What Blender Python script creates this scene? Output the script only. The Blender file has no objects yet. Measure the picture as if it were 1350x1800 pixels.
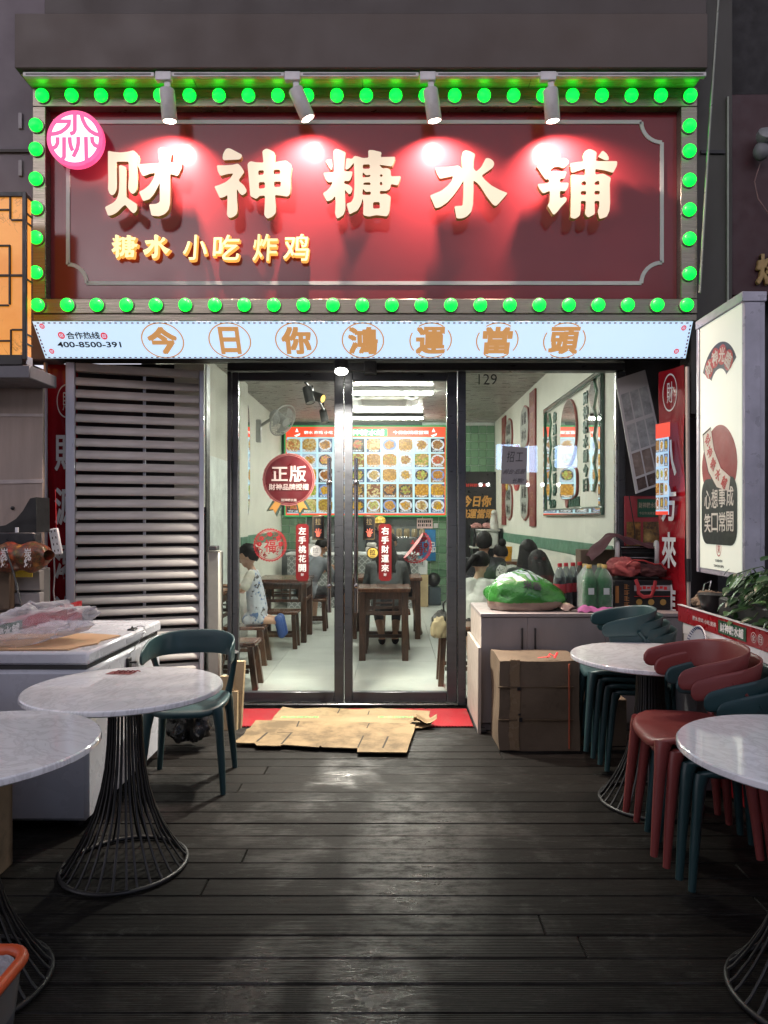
import bpy, bmesh, math, random
from mathutils import Vector, Matrix, Euler
R = math.radians
random.seed(7)
S = bpy.context.scene
C = S.collection

# ------------------------------------------------------------------ camera
cam_d = bpy.data.cameras.new('camera'); cam = bpy.data.objects.new('camera', cam_d); C.objects.link(cam)
cam_d.sensor_width = 36.0; cam_d.lens = 25.0
cam_d.shift_x = -15/1800; cam_d.shift_y = 12/1800
cam_d.clip_start = 0.05; cam_d.clip_end = 300
EYE = 1.457
cam.location = (0, 0, EYE); cam.rotation_euler = (R(90), 0, 0)
S.camera = cam

# ------------------------------------------------------------------ night sky and exposure
w = bpy.data.worlds.new('World'); S.world = w; w.use_nodes = True
nt = w.node_tree; bg = nt.nodes['Background']
sky = nt.nodes.new('ShaderNodeTexSky'); sky.sky_type = 'NISHITA'; sky.sun_disc = False
sky.sun_elevation = R(14); sky.sun_rotation = R(200)
hs = nt.nodes.new('ShaderNodeHueSaturation'); hs.inputs['Saturation'].default_value = 0.22
tint = nt.nodes.new('ShaderNodeMix'); tint.data_type = 'RGBA'; tint.blend_type = 'MULTIPLY'
tint.inputs[0].default_value = 1.0; tint.inputs[7].default_value = (0.97, 0.90, 1.0, 1)
nt.links.new(sky.outputs[0], hs.inputs['Color']); nt.links.new(hs.outputs[0], tint.inputs[6])
nt.links.new(tint.outputs[2], bg.inputs[0]); bg.inputs[1].default_value = 0.205
sun_d = bpy.data.lights.new('sun', 'SUN'); sun = bpy.data.objects.new('sun', sun_d); C.objects.link(sun)
sun_d.energy = 0.03; sun_d.angle = R(20); sun_d.color = (1.0, 0.93, 0.88)
sun.rotation_euler = (R(76), 0, R(-20))
S.view_settings.view_transform = 'Standard'; S.view_settings.look = 'None'
S.view_settings.exposure = 0.2; S.view_settings.gamma = 1.0; S.view_settings.use_curve_mapping = False
S.render.engine = 'CYCLES'
S.cycles.use_denoising = True
S.cycles.max_bounces = 8; S.cycles.diffuse_bounces = 4; S.cycles.glossy_bounces = 4
S.cycles.transparent_max_bounces = 24; S.cycles.transmission_bounces = 6
S.cycles.sample_clamp_indirect = 6.0
S.cycles.caustics_reflective = False; S.cycles.caustics_refractive = False

# ------------------------------------------------------------------ helpers
F = 1250.0
def gx(px, D): return (px-690)*D/F            # metres right of the lens axis, from a measurement of the photo and a distance
def gz(py, D): return EYE + (912-py)*D/F      # metres above the deck
def W(px, py, D): return Vector((gx(px, D), D, gz(py, D)))
def flo(px, py):                              # a point on the deck
    D = F*EYE/(py-912); return Vector((gx(px, D), D, 0))

class MB:
    def __init__(s): s.v = []; s.f = []; s.m = []; s.cur = 0
    def mat(s, i): s.cur = i; return s
    def add(s, vs, fs):
        b = len(s.v); s.v += [Vector(v) for v in vs]
        for f in fs: s.f.append([b+i for i in f]); s.m.append(s.cur)
        return s
    def box(s, x0, x1, y0, y1, z0, z1, b=0.0, M=None):
        if x0 > x1: x0, x1 = x1, x0
        if y0 > y1: y0, y1 = y1, y0
        if z0 > z1: z0, z1 = z1, z0
        X, Y, Z = (x0, x1), (y0, y1), (z0, z1)
        b = min(b, (x1-x0)*.49, (y1-y0)*.49, (z1-z0)*.49)
        if b <= 0:
            vs = [(X[i], Y[j], Z[k]) for i in (0,1) for j in (0,1) for k in (0,1)]
            fs = [(0,1,3,2),(4,6,7,5),(0,4,5,1),(2,3,7,6),(0,2,6,4),(1,5,7,3)]
        else:
            vs = []; idx = {}
            for i in (0,1):
                for j in (0,1):
                    for k in (0,1):
                        for a in range(3):
                            p = [X[i], Y[j], Z[k]]
                            for q, s_ in ((0, i), (1, j), (2, k)):
                                if q != a: p[q] += b if s_ == 0 else -b
                            idx[(i,j,k,a)] = len(vs); vs.append(p)
            fs = []
            for a in range(3):
                o = [q for q in range(3) if q != a]
                for sgn in (0,1):
                    q = []
                    for (u, v_) in ((0,0),(1,0),(1,1),(0,1)):
                        c = [0,0,0]; c[a] = sgn; c[o[0]] = u; c[o[1]] = v_
                        q.append(idx[(c[0],c[1],c[2],a)])
                    fs.append(q)
                for u in (0,1):
                    for v_ in (0,1):
                        c0 = [0,0,0]; c0[o[0]] = u; c0[o[1]] = v_; c1 = list(c0); c1[a] = 1
                        fs.append([idx[(*c0,o[0])], idx[(*c1,o[0])], idx[(*c1,o[1])], idx[(*c0,o[1])]])
            for i in (0,1):
                for j in (0,1):
                    for k in (0,1): fs.append([idx[(i,j,k,a)] for a in range(3)])
        if M is not None: vs = [M @ Vector(v) for v in vs]
        return s.add(vs, fs)
    def tube(s, pts, r, n=8, cap=True, flat=None, closed=False):
        pts = [Vector(p) for p in pts]; N = len(pts)
        rs = r if isinstance(r, (list, tuple)) else [r]*N
        vs = []; fs = []; up = None
        for i, p in enumerate(pts):
            if closed: t = pts[(i+1) % N]-pts[i-1]
            else: t = (pts[min(i+1, N-1)]-pts[max(i-1, 0)])
            t.normalize()
            if up is None:
                up = Vector((0,0,1)) if abs(t.z) < .9 else Vector((0,1,0))
            a = t.cross(up); a.normalize(); b_ = a.cross(t); b_.normalize(); up = b_
            fa = flat if flat else 1.0
            for k in range(n):
                th = 2*math.pi*k/n
                vs.append(p + a*(rs[i]*math.cos(th)) + b_*(rs[i]*fa*math.sin(th)))
        for i in range(N if closed else N-1):
            j = (i+1) % N
            for k in range(n):
                fs.append((i*n+k, i*n+(k+1) % n, j*n+(k+1) % n, j*n+k))
        if cap and not closed:
            fs.append(list(range(n))[::-1]); fs.append([(N-1)*n+k for k in range(n)])
        return s.add(vs, fs)
    def lathe(s, prof, c=(0,0,0), n=24, M=None, capa=True, capb=True, sup=None):
        vs = []; fs = []
        for (r, z) in prof:
            for k in range(n):
                th = 2*math.pi*k/n; cx, cy = math.cos(th), math.sin(th)
                if sup:
                    q = (abs(cx)**sup+abs(cy)**sup)**(-1/sup); cx *= q; cy *= q
                v = Vector((r*cx, r*cy, z))
                v = (M @ v) if M is not None else v
                vs.append(v+Vector(c))
        for i in range(len(prof)-1):
            for k in range(n):
                fs.append((i*n+k, i*n+(k+1) % n, (i+1)*n+(k+1) % n, (i+1)*n+k))
        if capa: fs.append(list(range(n))[::-1])
        if capb: fs.append([(len(prof)-1)*n+k for k in range(n)])
        return s.add(vs, fs)
    def prism(s, poly, O=(0,0,0), u=(1,0,0), v=(0,0,1), d=(0,.01,0)):
        O, u, v, d = Vector(O), Vector(u), Vector(v), Vector(d); n = len(poly)
        a = [O+u*p[0]+v*p[1] for p in poly]
        vs = a+[q+d for q in a]
        fs = [list(range(n))[::-1], list(range(n, 2*n))]
        for i in range(n): fs.append((i, (i+1) % n, n+(i+1) % n, n+i))
        return s.add(vs, fs)
    def grid(s, fn, nu, nv, wrap=False):
        vs = [fn(i/nu if wrap else i/(nu-1), j/(nv-1)) for j in range(nv) for i in range(nu)]
        fs = []
        for j in range(nv-1):
            for i in range(nu if wrap else nu-1):
                k = (i+1) % nu
                fs.append((j*nu+i, j*nu+k, (j+1)*nu+k, (j+1)*nu+i))
        return s.add(vs, fs)
    def ball(s, c, r, n=14, m=9, M=None):
        r = (r, r, r) if not isinstance(r, (tuple, list)) else r
        def fn(u, v):
            th = 2*math.pi*u; ph = math.pi*(.02+.96*v)
            q = Vector((r[0]*math.sin(ph)*math.cos(th), r[1]*math.sin(ph)*math.sin(th), r[2]*math.cos(ph)))
            return ((M @ q) if M is not None else q)+Vector(c)
        b = len(s.v); s.grid(fn, n, m, True)
        s.f.append([b+k for k in range(n)]); s.m.append(s.cur)
        s.f.append([b+(m-1)*n+k for k in range(n)][::-1]); s.m.append(s.cur)
        return s
    def xf(s, M, start=0):
        for i in range(start, len(s.v)): s.v[i] = M @ s.v[i]
        return s
    def mesh(s, name, mats, smooth=40, off=None):
        me = bpy.data.meshes.new(name)
        off = Vector(off) if off is not None else Vector((0,0,0))
        me.from_pydata([tuple(v-off) for v in s.v], [], s.f)
        for m in (mats if isinstance(mats, (list, tuple)) else [mats]): me.materials.append(m)
        me.polygons.foreach_set('material_index', s.m)
        bm = bmesh.new(); bm.from_mesh(me); bmesh.ops.recalc_face_normals(bm, faces=bm.faces); bm.to_mesh(me); bm.free()
        if smooth:
            me.polygons.foreach_set('use_smooth', [True]*len(me.polygons))
            me.set_sharp_from_angle(angle=R(smooth))
        me.update()
        return me

def origin_of(o):
    p = Vector((0,0,0))
    while o is not None: p += o.location; o = o.parent
    return p
def thing(name, label, cat, loc=(0,0,0), rz=0.0, group=None):
    o = bpy.data.objects.new(name, None); C.objects.link(o)
    o.empty_display_size = .1; o.location = loc; o.rotation_euler = (0,0,rz)
    o['label'] = label; o['category'] = cat
    if group: o['group'] = group
    return o
def link(name, me, parent=None, local=False):
    o = bpy.data.objects.new(name, me); C.objects.link(o)
    if parent is not None: o.parent = parent
    return o
def part(name, mb, mats, parent, local=False, smooth=40, label=None, stuff=False):
    off = None if local else origin_of(parent)
    o = link(name, mb.mesh(name, mats, smooth, off), parent)
    if label: o['label'] = label
    if stuff: o['kind'] = 'stuff'
    return o
def solo(name, mb, mats, label, cat, loc=None, smooth=40, group=None):
    if loc is None:
        n = len(mb.v); loc = (sum(v.x for v in mb.v)/n, sum(v.y for v in mb.v)/n, min(v.z for v in mb.v))
    o = link(name, mb.mesh(name, mats, smooth, loc)); o.location = loc
    o['label'] = label; o['category'] = cat
    if group: o['group'] = group
    return o
def structure(name, mb, mats, smooth=40):
    o = link(name, mb.mesh(name, mats, smooth)); o['kind'] = 'structure'; return o
def share(name, me, parent, loc=(0,0,0), rot=(0,0,0), sc=(1,1,1)):
    o = bpy.data.objects.new(name, me); C.objects.link(o); o.parent = parent
    o.location = loc; o.rotation_euler = rot; o.scale = sc; return o
def copy_tree(o, parent=None):
    c = o.copy(); C.objects.link(c)
    if parent is not None: c.parent = parent
    for ch in [x for x in o.children]: copy_tree(ch, c)
    return c

# ---- lettering, from Blender's own built-in font
_tm = {}
def text_pts(txt, bold=0.0, depth=.01, space=1.0, line=1.0):
    key = (txt, bold, depth, space, line)
    if key in _tm: return _tm[key]
    c = bpy.data.curves.new('lettering', 'FONT'); c.body = txt; c.size = 1; c.extrude = depth; c.offset = bold
    c.align_x = 'CENTER'; c.space_character = space; c.space_line = line; c.resolution_u = 3
    o = bpy.data.objects.new('lettering', c); C.objects.link(o)
    dg = bpy.context.evaluated_depsgraph_get()
    me = bpy.data.meshes.new_from_object(o.evaluated_get(dg))
    vs = [Vector(v.co) for v in me.vertices]; fs = [list(p.vertices) for p in me.polygons]
    bpy.data.objects.remove(o); bpy.data.curves.remove(c); bpy.data.meshes.remove(me)
    x0, x1 = min(v.x for v in vs), max(v.x for v in vs); y0, y1 = min(v.y for v in vs), max(v.y for v in vs)
    vs = [Vector(((v.x-(x0+x1)/2)/(x1-x0), (v.y-(y0+y1)/2)/(y1-y0), v.z/depth if depth else 0)) for v in vs]
    _tm[key] = (vs, fs); return _tm[key]
def letters(mb, txt, c, wd, ht, u=(1,0,0), v=(0,0,1), d=.0012, bold=0.0, space=1.0, line=1.0, shear=0.0, fn=None):
    """write txt centred on c, wd x ht metres, on the plane of u and v, d thick to both sides"""
    off = max(0.0, bold-.008); bold = min(bold, .008)
    vs, fs = text_pts(txt, bold, .01, space, line)
    u, v = Vector(u), Vector(v); n = u.cross(v); c = Vector(c)
    nl = txt.count('\n')+1; em = max(1, len(txt)/nl)
    stamps = [(0, 0, 0)] if off <= 0 else [(-1,-1,0), (1,-1,.06), (-1,1,.12), (1,1,.18), (0,0,.24)]
    for (sx, sy, dz) in stamps:                       # overprint with small shifts: a bolder weight that keeps fine strokes clean
        out = []
        for p in vs:
            a, b = (p.x+shear*p.y+sx*off/em)*wd, (p.y+sy*off/nl*.8)*ht
            out.append(c+u*a+v*b+n*(p.z*d*(1+dz)))
        mb.add(out, fs)
    return mb
def outline(mb, loops, org, sc, D, front, back):
    """fill traced brush strokes (outer loops and holes) between two depths"""
    c = bpy.data.curves.new('strokes', 'CURVE'); c.dimensions = '2D'; c.fill_mode = 'BOTH'; c.extrude = .5
    for lp in loops:
        sp = c.splines.new('POLY'); sp.points.add(len(lp)-1); sp.use_cyclic_u = True
        for i, (x, y) in enumerate(lp):
            sp.points[i].co = (gx(org[0]+x/sc, D), gz(org[1]+y/sc, D), 0, 1)
    o = bpy.data.objects.new('strokes', c); C.objects.link(o)
    me = bpy.data.meshes.new_from_object(o.evaluated_get(bpy.context.evaluated_depsgraph_get()))
    vs = [Vector((p.co.x, front if p.co.z > 0 else back, p.co.y)) for p in me.vertices]
    fs = [list(p.vertices) for p in me.polygons]
    bpy.data.objects.remove(o); bpy.data.curves.remove(c); bpy.data.meshes.remove(me)
    return mb.add(vs, fs)
def smooth_loop(lp, k=1):
    """round a traced loop a little (one corner-cut keeps the brush tips)"""
    for _ in range(k):
        out = []
        for i, p in enumerate(lp):
            q = lp[(i+1) % len(lp)]
            L = math.hypot(q[0]-p[0], q[1]-p[1]); t = min(.25, 14/max(L, 1))
            out.append((p[0]+(q[0]-p[0])*t, p[1]+(q[1]-p[1])*t)); out.append((q[0]-(q[0]-p[0])*t, q[1]-(q[1]-p[1])*t))
        lp = out
    return lp
def arc(cx, cy, r, a0, a1, n, ry=None):
    return [(cx+r*math.cos(R(a0+(a1-a0)*i/n)), cy+(ry or r)*math.sin(R(a0+(a1-a0)*i/n))) for i in range(n+1)]
def stroke(pts, wd):
    """a flat band of width wd along pts, as a polygon"""
    L = []; Rr = []
    for i, p in enumerate(pts):
        a = pts[max(i-1, 0)]; b = pts[min(i+1, len(pts)-1)]
        dx, dy = b[0]-a[0], b[1]-a[1]; q = math.hypot(dx, dy) or 1
        L.append((p[0]-dy/q*wd/2, p[1]+dx/q*wd/2)); Rr.append((p[0]+dy/q*wd/2, p[1]-dx/q*wd/2))
    return L+Rr[::-1]

# ------------------------------------------------------------------ materials
class N:
    """short-hand for building node trees"""
    def __init__(s, name):
        s.m = bpy.data.materials.new(name); s.m.use_nodes = True; s.t = s.m.node_tree
        s.p = s.t.nodes['Principled BSDF']; s.out = s.t.nodes['Material Output']
    def n(s, kind, **kw):
        x = s.t.nodes.new('ShaderNode'+kind)
        for k, v in kw.items(): setattr(x, k, v)
        return x
    def put(s, sock, val):
        if hasattr(val, 'links') or hasattr(val, 'is_output'): s.t.links.new(val, sock)
        elif isinstance(val, (tuple, list)): sock.default_value = (*val, 1) if len(val) == 3 and sock.type == 'RGBA' else val
        else: sock.default_value = val
    def co(s, which='Object'): return s.n('TexCoord').outputs[which]
    def noise(s, co, scale=5, detail=3, rough=.55, dist=0.0, fac=True):
        x = s.n('TexNoise'); s.put(x.inputs['Vector'], co)
        x.inputs['Scale'].default_value = scale; x.inputs['Detail'].default_value = detail
        x.inputs['Roughness'].default_value = rough; x.inputs['Distortion'].default_value = dist
        return x.outputs['Fac'] if fac else x.outputs['Color']
    def map(s, co, sc=(1,1,1), loc=(0,0,0), rot=(0,0,0)):
        x = s.n('Mapping'); s.put(x.inputs['Vector'], co)
        x.inputs['Scale'].default_value = sc; x.inputs['Location'].default_value = loc; x.inputs['Rotation'].default_value = rot
        return x.outputs[0]
    def ramp(s, fac, stops, const=False):
        x = s.n('ValToRGB'); s.put(x.inputs[0], fac); e = x.color_ramp.elements
        if const: x.color_ramp.interpolation = 'CONSTANT'
        while len(e) < len(stops): e.new(.5)
        for el, (p, c) in zip(e, stops):
            el.position = p; el.color = (*c, 1) if len(c) == 3 else c
        return x.outputs[0]
    def mix(s, f, a, b, mode='MIX'):
        x = s.n('Mix', data_type='RGBA', blend_type=mode)
        s.put(x.inputs[0], f); s.put(x.inputs[6], a); s.put(x.inputs[7], b); return x.outputs[2]
    def math(s, op, a, b=None, c=None):
        x = s.n('Math', operation=op); s.put(x.inputs[0], a)
        if b is not None: s.put(x.inputs[1], b)
        if c is not None: s.put(x.inputs[2], c)
        return x.outputs[0]
    def rng(s, v, a, b, c, d):
        x = s.n('MapRange'); s.put(x.inputs[0], v)
        for i, q in enumerate((a, b, c, d)): x.inputs[i+1].default_value = q
        return x.outputs[0]
    def sep(s, v):
        x = s.n('SeparateXYZ'); s.put(x.inputs[0], v); return x.outputs
    def bump(s, h, st=.3, dist=.01):
        x = s.n('Bump'); x.inputs['Strength'].default_value = st; x.inputs['Distance'].default_value = dist
        s.put(x.inputs['Height'], h); s.t.links.new(x.outputs[0], s.p.inputs['Normal'])
    def set(s, **kw):
        names = dict(col='Base Color', rough='Roughness', metal='Metallic', spec='Specular IOR Level', coat='Coat Weight',
                     coatr='Coat Roughness', trans='Transmission Weight', alpha='Alpha', em='Emission Color', es='Emission Strength',
                     sheen='Sheen Weight', ior='IOR', sss='Subsurface Weight', aniso='Anisotropic')
        for k, v in kw.items(): s.put(s.p.inputs[names[k]], v)
        return s
def mul(c, k): return tuple(min(1, x*k) for x in c)
def M(name, col, rough=.5, metal=0.0, var=.18, vs=6, bump=0.0, bs=80, bd=.004, rv=.12, spec=.5, coat=0.0, coatr=.1, streak=None, sheen=0, em=None, es=0):
    n = N(name); co = n.co()
    if streak: co2 = n.map(co, streak)
    else: co2 = co
    f = n.noise(co2, vs, 5, .6)
    n.set(col=n.ramp(f, [(.3, mul(col, 1-var)), (.7, mul(col, 1+var))]), metal=metal, spec=spec, coat=coat, coatr=coatr, sheen=sheen)
    n.set(rough=n.rng(n.noise(co2, vs*2.3, 4), .3, .7, max(.02, rough-rv), min(1, rough+rv)))
    if bump: n.bump(n.noise(co, bs, 3), bump, bd)
    if em: n.set(em=em, es=es)
    return n.m
def glow(name, col, st, base=None, rough=.4):
    n = N(name); n.set(col=base or mul(col, .6), rough=rough, em=col, es=st); return n.m
def glassy(name, tint=(.97,.99,.98), refl=.032, rough=.0, dirt=.012):
    """a pane: lets light straight through, mirrors more at a grazing angle, a little dust"""
    n = N(name); tr = n.n('BsdfTransparent'); gl = n.n('BsdfGlossy'); df = n.n('BsdfDiffuse')
    tr.inputs[0].default_value = (*tint, 1); gl.inputs['Roughness'].default_value = rough; gl.inputs[0].default_value = (1,1,1,1)
    df.inputs[0].default_value = (.7,.7,.7,1)
    lw = n.n('LayerWeight'); lw.inputs[0].default_value = .5
    k = n.math('POWER', lw.outputs['Facing'], 4.0); k = n.math('MULTIPLY_ADD', k, .8, refl)
    m1 = n.n('MixShader'); n.t.links.new(k, m1.inputs[0]); n.t.links.new(tr.outputs[0], m1.inputs[1]); n.t.links.new(gl.outputs[0], m1.inputs[2])
    m2 = n.n('MixShader'); d = n.rng(n.noise(n.co(), 3.0, 5, .65), .45, .8, 0, dirt*2)
    n.t.links.new(d, m2.inputs[0]); n.t.links.new(m1.outputs[0], m2.inputs[1]); n.t.links.new(df.outputs[0], m2.inputs[2])
    n.t.links.new(m2.outputs[0], n.out.inputs[0]); return n.m

def mk_deck():
    n = N('wet_deck_boards'); g = n.n('NewGeometry'); pos = g.outputs['Position']; rnd = n.n('ObjectInfo').outputs['Random']
    cr = n.n('CombineXYZ'); n.put(cr.inputs[0], n.math('MULTIPLY', rnd, 37.0)); n.put(cr.inputs[1], 0.0); n.put(cr.inputs[2], rnd)
    ad = n.n('VectorMath', operation='ADD'); n.put(ad.inputs[0], pos); n.put(ad.inputs[1], cr.outputs[0])
    grain = n.noise(n.map(ad.outputs[0], (2.2, 55, 55)), 3.0, 6, .62)
    patch = n.noise(pos, 1.7, 5, .62, .4)
    scuff = n.noise(n.map(pos, (1.0, 1.8, 1)), 5.0, 8, .75, .3)
    fine = n.noise(n.map(pos, (5, 28, 5)), 9.0, 4, .7)
    base = n.ramp(grain, [(.3, (.0050,.0046,.0042)), (.72, (.0185,.0171,.0155))])
    tone = n.rng(rnd, 0, 1, .75, 1.25)
    base = n.mix(1.0, base, tone, 'MULTIPLY')
    sc = n.math('MULTIPLY', n.rng(scuff, .57, .70, 0, 1), n.rng(fine, .42, .58, .05, 1))
    base = n.mix(n.math('MULTIPLY', sc, .8), base, (.070,.070,.067))
    mud = n.math('MULTIPLY', n.rng(n.noise(n.map(pos, (1, 1.5, 1), (9, 4, 0)), 5.5, 6, .7), .575, .64, 0, 1), .85)
    base = n.mix(mud, base, (.007,.006,.006))
    pass
    patch = n.math('ADD', patch, n.math('MULTIPLY', n.math('SUBTRACT', grain, .5), .35))
    wetm = n.rng(patch, .52, .74, 0, 1)
    sx = n.sep(pos)
    def blob(cx, cy, rx, ry):
        a = n.math('DIVIDE', n.math('SUBTRACT', sx[0], cx), rx); b = n.math('DIVIDE', n.math('SUBTRACT', sx[1], cy), ry)
        return n.rng(n.math('ADD', n.math('MULTIPLY', a, a), n.math('MULTIPLY', b, b)), 0, 1, 1, 0)
    puddle = n.math('MAXIMUM', n.math('MAXIMUM', blob(-.06, 2.15, .20, .42), blob(-.46, 2.1, .14, .36)), n.math('MULTIPLY', blob(.12, 3.1, .35, .9), .6))
    puddle = n.math('MULTIPLY', puddle, n.rng(n.noise(n.map(pos, (1.5, 3, 1)), 6.5, 6, .7), .38, .56, 0, 1.3))
    wetm = n.math('MINIMUM', n.math('ADD', wetm, puddle), 1.0)
    wet = n.rng(wetm, 0, 1, .50, .24)
    rg = n.math('ADD', wet, n.math('MULTIPLY', n.math('SUBTRACT', fine, .5), .25))
    n.set(rough=rg); n.set(col=base, spec=n.rng(wetm, 0, 1, .09, .45))
    y = n.sep(pos)[1]
    groove = n.math('SINE', n.math('MULTIPLY', y, 2*math.pi/.0088))
    h = n.math('ADD', n.math('MULTIPLY', groove, .5), n.math('MULTIPLY', grain, 1.0))
    h = n.math('ADD', h, n.math('MULTIPLY', sc, 1.2))
    n.bump(h, .6, .0026)
    return n.m
def mk_marble():
    n = N('white_marble_top'); co = n.co(); 
    v1 = n.noise(n.map(co, (1.6, 3.4, 1), rot=(0,0,.6)), 2.6, 7, .6, 2.4)
    vein = n.math('ABSOLUTE', n.math('SUBTRACT', v1, .5))
    f = n.rng(vein, 0, .06, 1, 0)
    cloud = n.noise(co, 2.2, 5, .6, .8)
    c = n.mix(n.math('MULTIPLY', f, .30), n.ramp(cloud, [(.3, (.84,.84,.87)), (.7, (.92,.92,.94))]), (.38,.36,.37))
    n.set(col=c, rough=n.rng(n.noise(co, 14, 5, .65), .35, .7, .06, .2), coat=.6, coatr=.04)
    return n.m
def mk_wood(name, a, b, rough=.38):
    n = N(name); co = n.co(); rnd = n.n('ObjectInfo').outputs['Random']
    cr = n.n('CombineXYZ'); n.put(cr.inputs[0], n.math('MULTIPLY', rnd, 11.0)); n.put(cr.inputs[2], n.math('MULTIPLY', rnd, 5.0))
    ad = n.n('VectorMath', operation='ADD'); n.put(ad.inputs[0], co); n.put(ad.inputs[1], cr.outputs[0])
    g = n.noise(n.map(ad.outputs[0], (16, 16, 2.4)), 3, 6, .65, .6)
    n.set(col=n.ramp(g, [(.3, a), (.68, b)]), rough=rough); n.bump(g, .25, .004); return n.m
def mk_cardboard(name, col, stain=.7):
    n = N(name); co = n.co(); f = n.noise(co, 5, 6, .65); fi = n.noise(n.map(co, (30, 220, 220)), 2, 3)
    st = n.rng(n.noise(n.map(co, (1, 1, 1), (3, 1, 7)), 3.2 if stain > .9 else 4.5, 6, .7), .43 if stain > .9 else .54, .62 if stain > .9 else .68, 0, stain)
    c = n.mix(st, n.ramp(f, [(.3, mul(col, .82)), (.7, mul(col, 1.1))]), mul(col, .35))
    c = n.mix(n.math('MULTIPLY', fi, .25), c, mul(col, .6))
    n.set(col=c, rough=.75, spec=.25); n.bump(n.math('ADD', f, fi), .3, .004); return n.m
def mk_food():
    """backlit menu photograph: bowl or plate of food, different for every picture"""
    n = N('menu_photo'); co = n.co('Generated'); x, y, z = n.sep(co); rnd = n.n('ObjectInfo').outputs['Random']
    r2 = n.math('FRACT', n.math('MULTIPLY', rnd, 7.31)); r3 = n.math('FRACT', n.math('MULTIPLY', rnd, 23.7))
    dx = n.math('SUBTRACT', x, .5); dy = n.math('MULTIPLY', n.math('SUBTRACT', z, .54), 1.15)
    rr = n.math('SQRT', n.math('ADD', n.math('MULTIPLY', dx, dx), n.math('MULTIPLY', dy, dy)))
    cr = n.n('CombineXYZ'); n.put(cr.inputs[0], n.math('MULTIPLY', rnd, 50.0)); n.put(cr.inputs[1], n.math('MULTIPLY', r2, 31.0))
    ad = n.n('VectorMath', operation='ADD'); n.put(ad.inputs[0], co); n.put(ad.inputs[1], cr.outputs[0])
    vo = n.n('TexVoronoi'); n.put(vo.inputs['Vector'], ad.outputs[0]); vo.inputs['Scale'].default_value = 7.5
    vd, vc = vo.outputs['Distance'], vo.outputs['Color']
    food = n.ramp(rnd, [(0, (.95,.55,.02)), (.12, (.75,.30,.03)), (.24, (.98,.72,.10)), (.36, (.50,.16,.03)), (.48, (.85,.45,.08)),
                        (.58, (.90,.80,.35)), (.68, (.55,.65,.08)), (.76, (.80,.12,.05)), (.84, (.88,.62,.20)), (.93, (.35,.12,.04)), (1, (.95,.85,.5))])
    food2 = n.ramp(r3, [(0, (.95,.80,.35)), (.3, (.45,.18,.04)), (.55, (.9,.5,.1)), (.75, (.3,.5,.06)), (1, (.85,.2,.1))])
    fc = n.mix(n.math('GREATER_THAN', n.sep(vc)[0], .55), food, food2)
    fc = n.mix(n.rng(vd, .25, .65, 0, .6), fc, n.mix(1.0, fc, (.35,.25,.2), 'MULTIPLY'))
    bgc = n.ramp(r2, [(0, (.10,.16,.30)), (.2, (.65,.75,.85)), (.32, (.05,.04,.04)), (.6, (.35,.18,.06)), (.85, (.5,.65,.8))], True)
    rim = n.ramp(r3, [(0, (.85,.88,.95)), (.42, (.25,.38,.75)), (.62, (.06,.05,.05))], True)
    c = n.mix(n.math('LESS_THAN', rr, .47), bgc, rim)
    jag = n.math('ADD', rr, n.math('MULTIPLY', n.math('SUBTRACT', vd, .3), .22))
    c = n.mix(n.math('LESS_THAN', jag, n.math('MULTIPLY_ADD', n.math('GREATER_THAN', n.math('FRACT', n.math('MULTIPLY', rnd, 91.3)), .8), .22, .41)), c, fc)
    cap = n.math('MULTIPLY', n.math('LESS_THAN', z, .17), n.math('GREATER_THAN', z, .04))
    tx = n.math('GREATER_THAN', n.noise(n.map(ad.outputs[0], (26, 1, 12)), 1, 2), .5)
    c = n.mix(n.math('MULTIPLY', cap, n.math('MULTIPLY', tx, n.math('LESS_THAN', n.math('ABSOLUTE', dx), .38))), c, (.95,.97,1))
    n.set(col=n.mix(1.0, c, (.15,.15,.15), 'MULTIPLY'), rough=.35, em=c, es=.66)
    return n.m
def mk_print(name, cols, scale=9, rough=.4, dark=1.0, em=0):
    """busy printed food picture, seen small"""
    n = N(name); co = n.co('Object'); vo = n.n('TexVoronoi'); n.put(vo.inputs['Vector'], co); vo.inputs['Scale'].default_value = scale
    k = n.sep(vo.outputs['Color'])[0]; st = [(i/len(cols), mul(c, dark)) for i, c in enumerate(cols)]
    c = n.mix(n.rng(vo.outputs['Distance'], .1, .55, 0, .8), n.ramp(k, st, True), (.02,.012,.01))
    c = n.mix(.35, c, n.ramp(n.noise(co, scale*3, 4), [(.35, (.05,.03,.02)), (.65, mul(cols[0], dark))]))
    n.set(col=c, rough=rough)
    if em: n.set(em=c, es=em)
    return n.m
def mk_lantern():
    n = N('glowing_marble_panel'); co = n.co()
    v = n.math('ABSOLUTE', n.math('SUBTRACT', n.noise(co, 3.3, 7, .62, 1.6), .5)); f = n.rng(v, 0, .012, .85, 0)
    f = n.math('MULTIPLY', f, n.rng(n.noise(co, 2.1, 2), .45, .6, 0, 1))
    c = n.mix(f, n.ramp(n.noise(co, 2.5, 5), [(.3, (.80,.27,.035)), (.7, (.95,.41,.09))]), (.12,.04,.01))
    n.set(col=n.mix(1.0, c, (.4,.4,.4), 'MULTIPLY'), rough=.3, em=c, es=.66); return n.m
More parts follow.
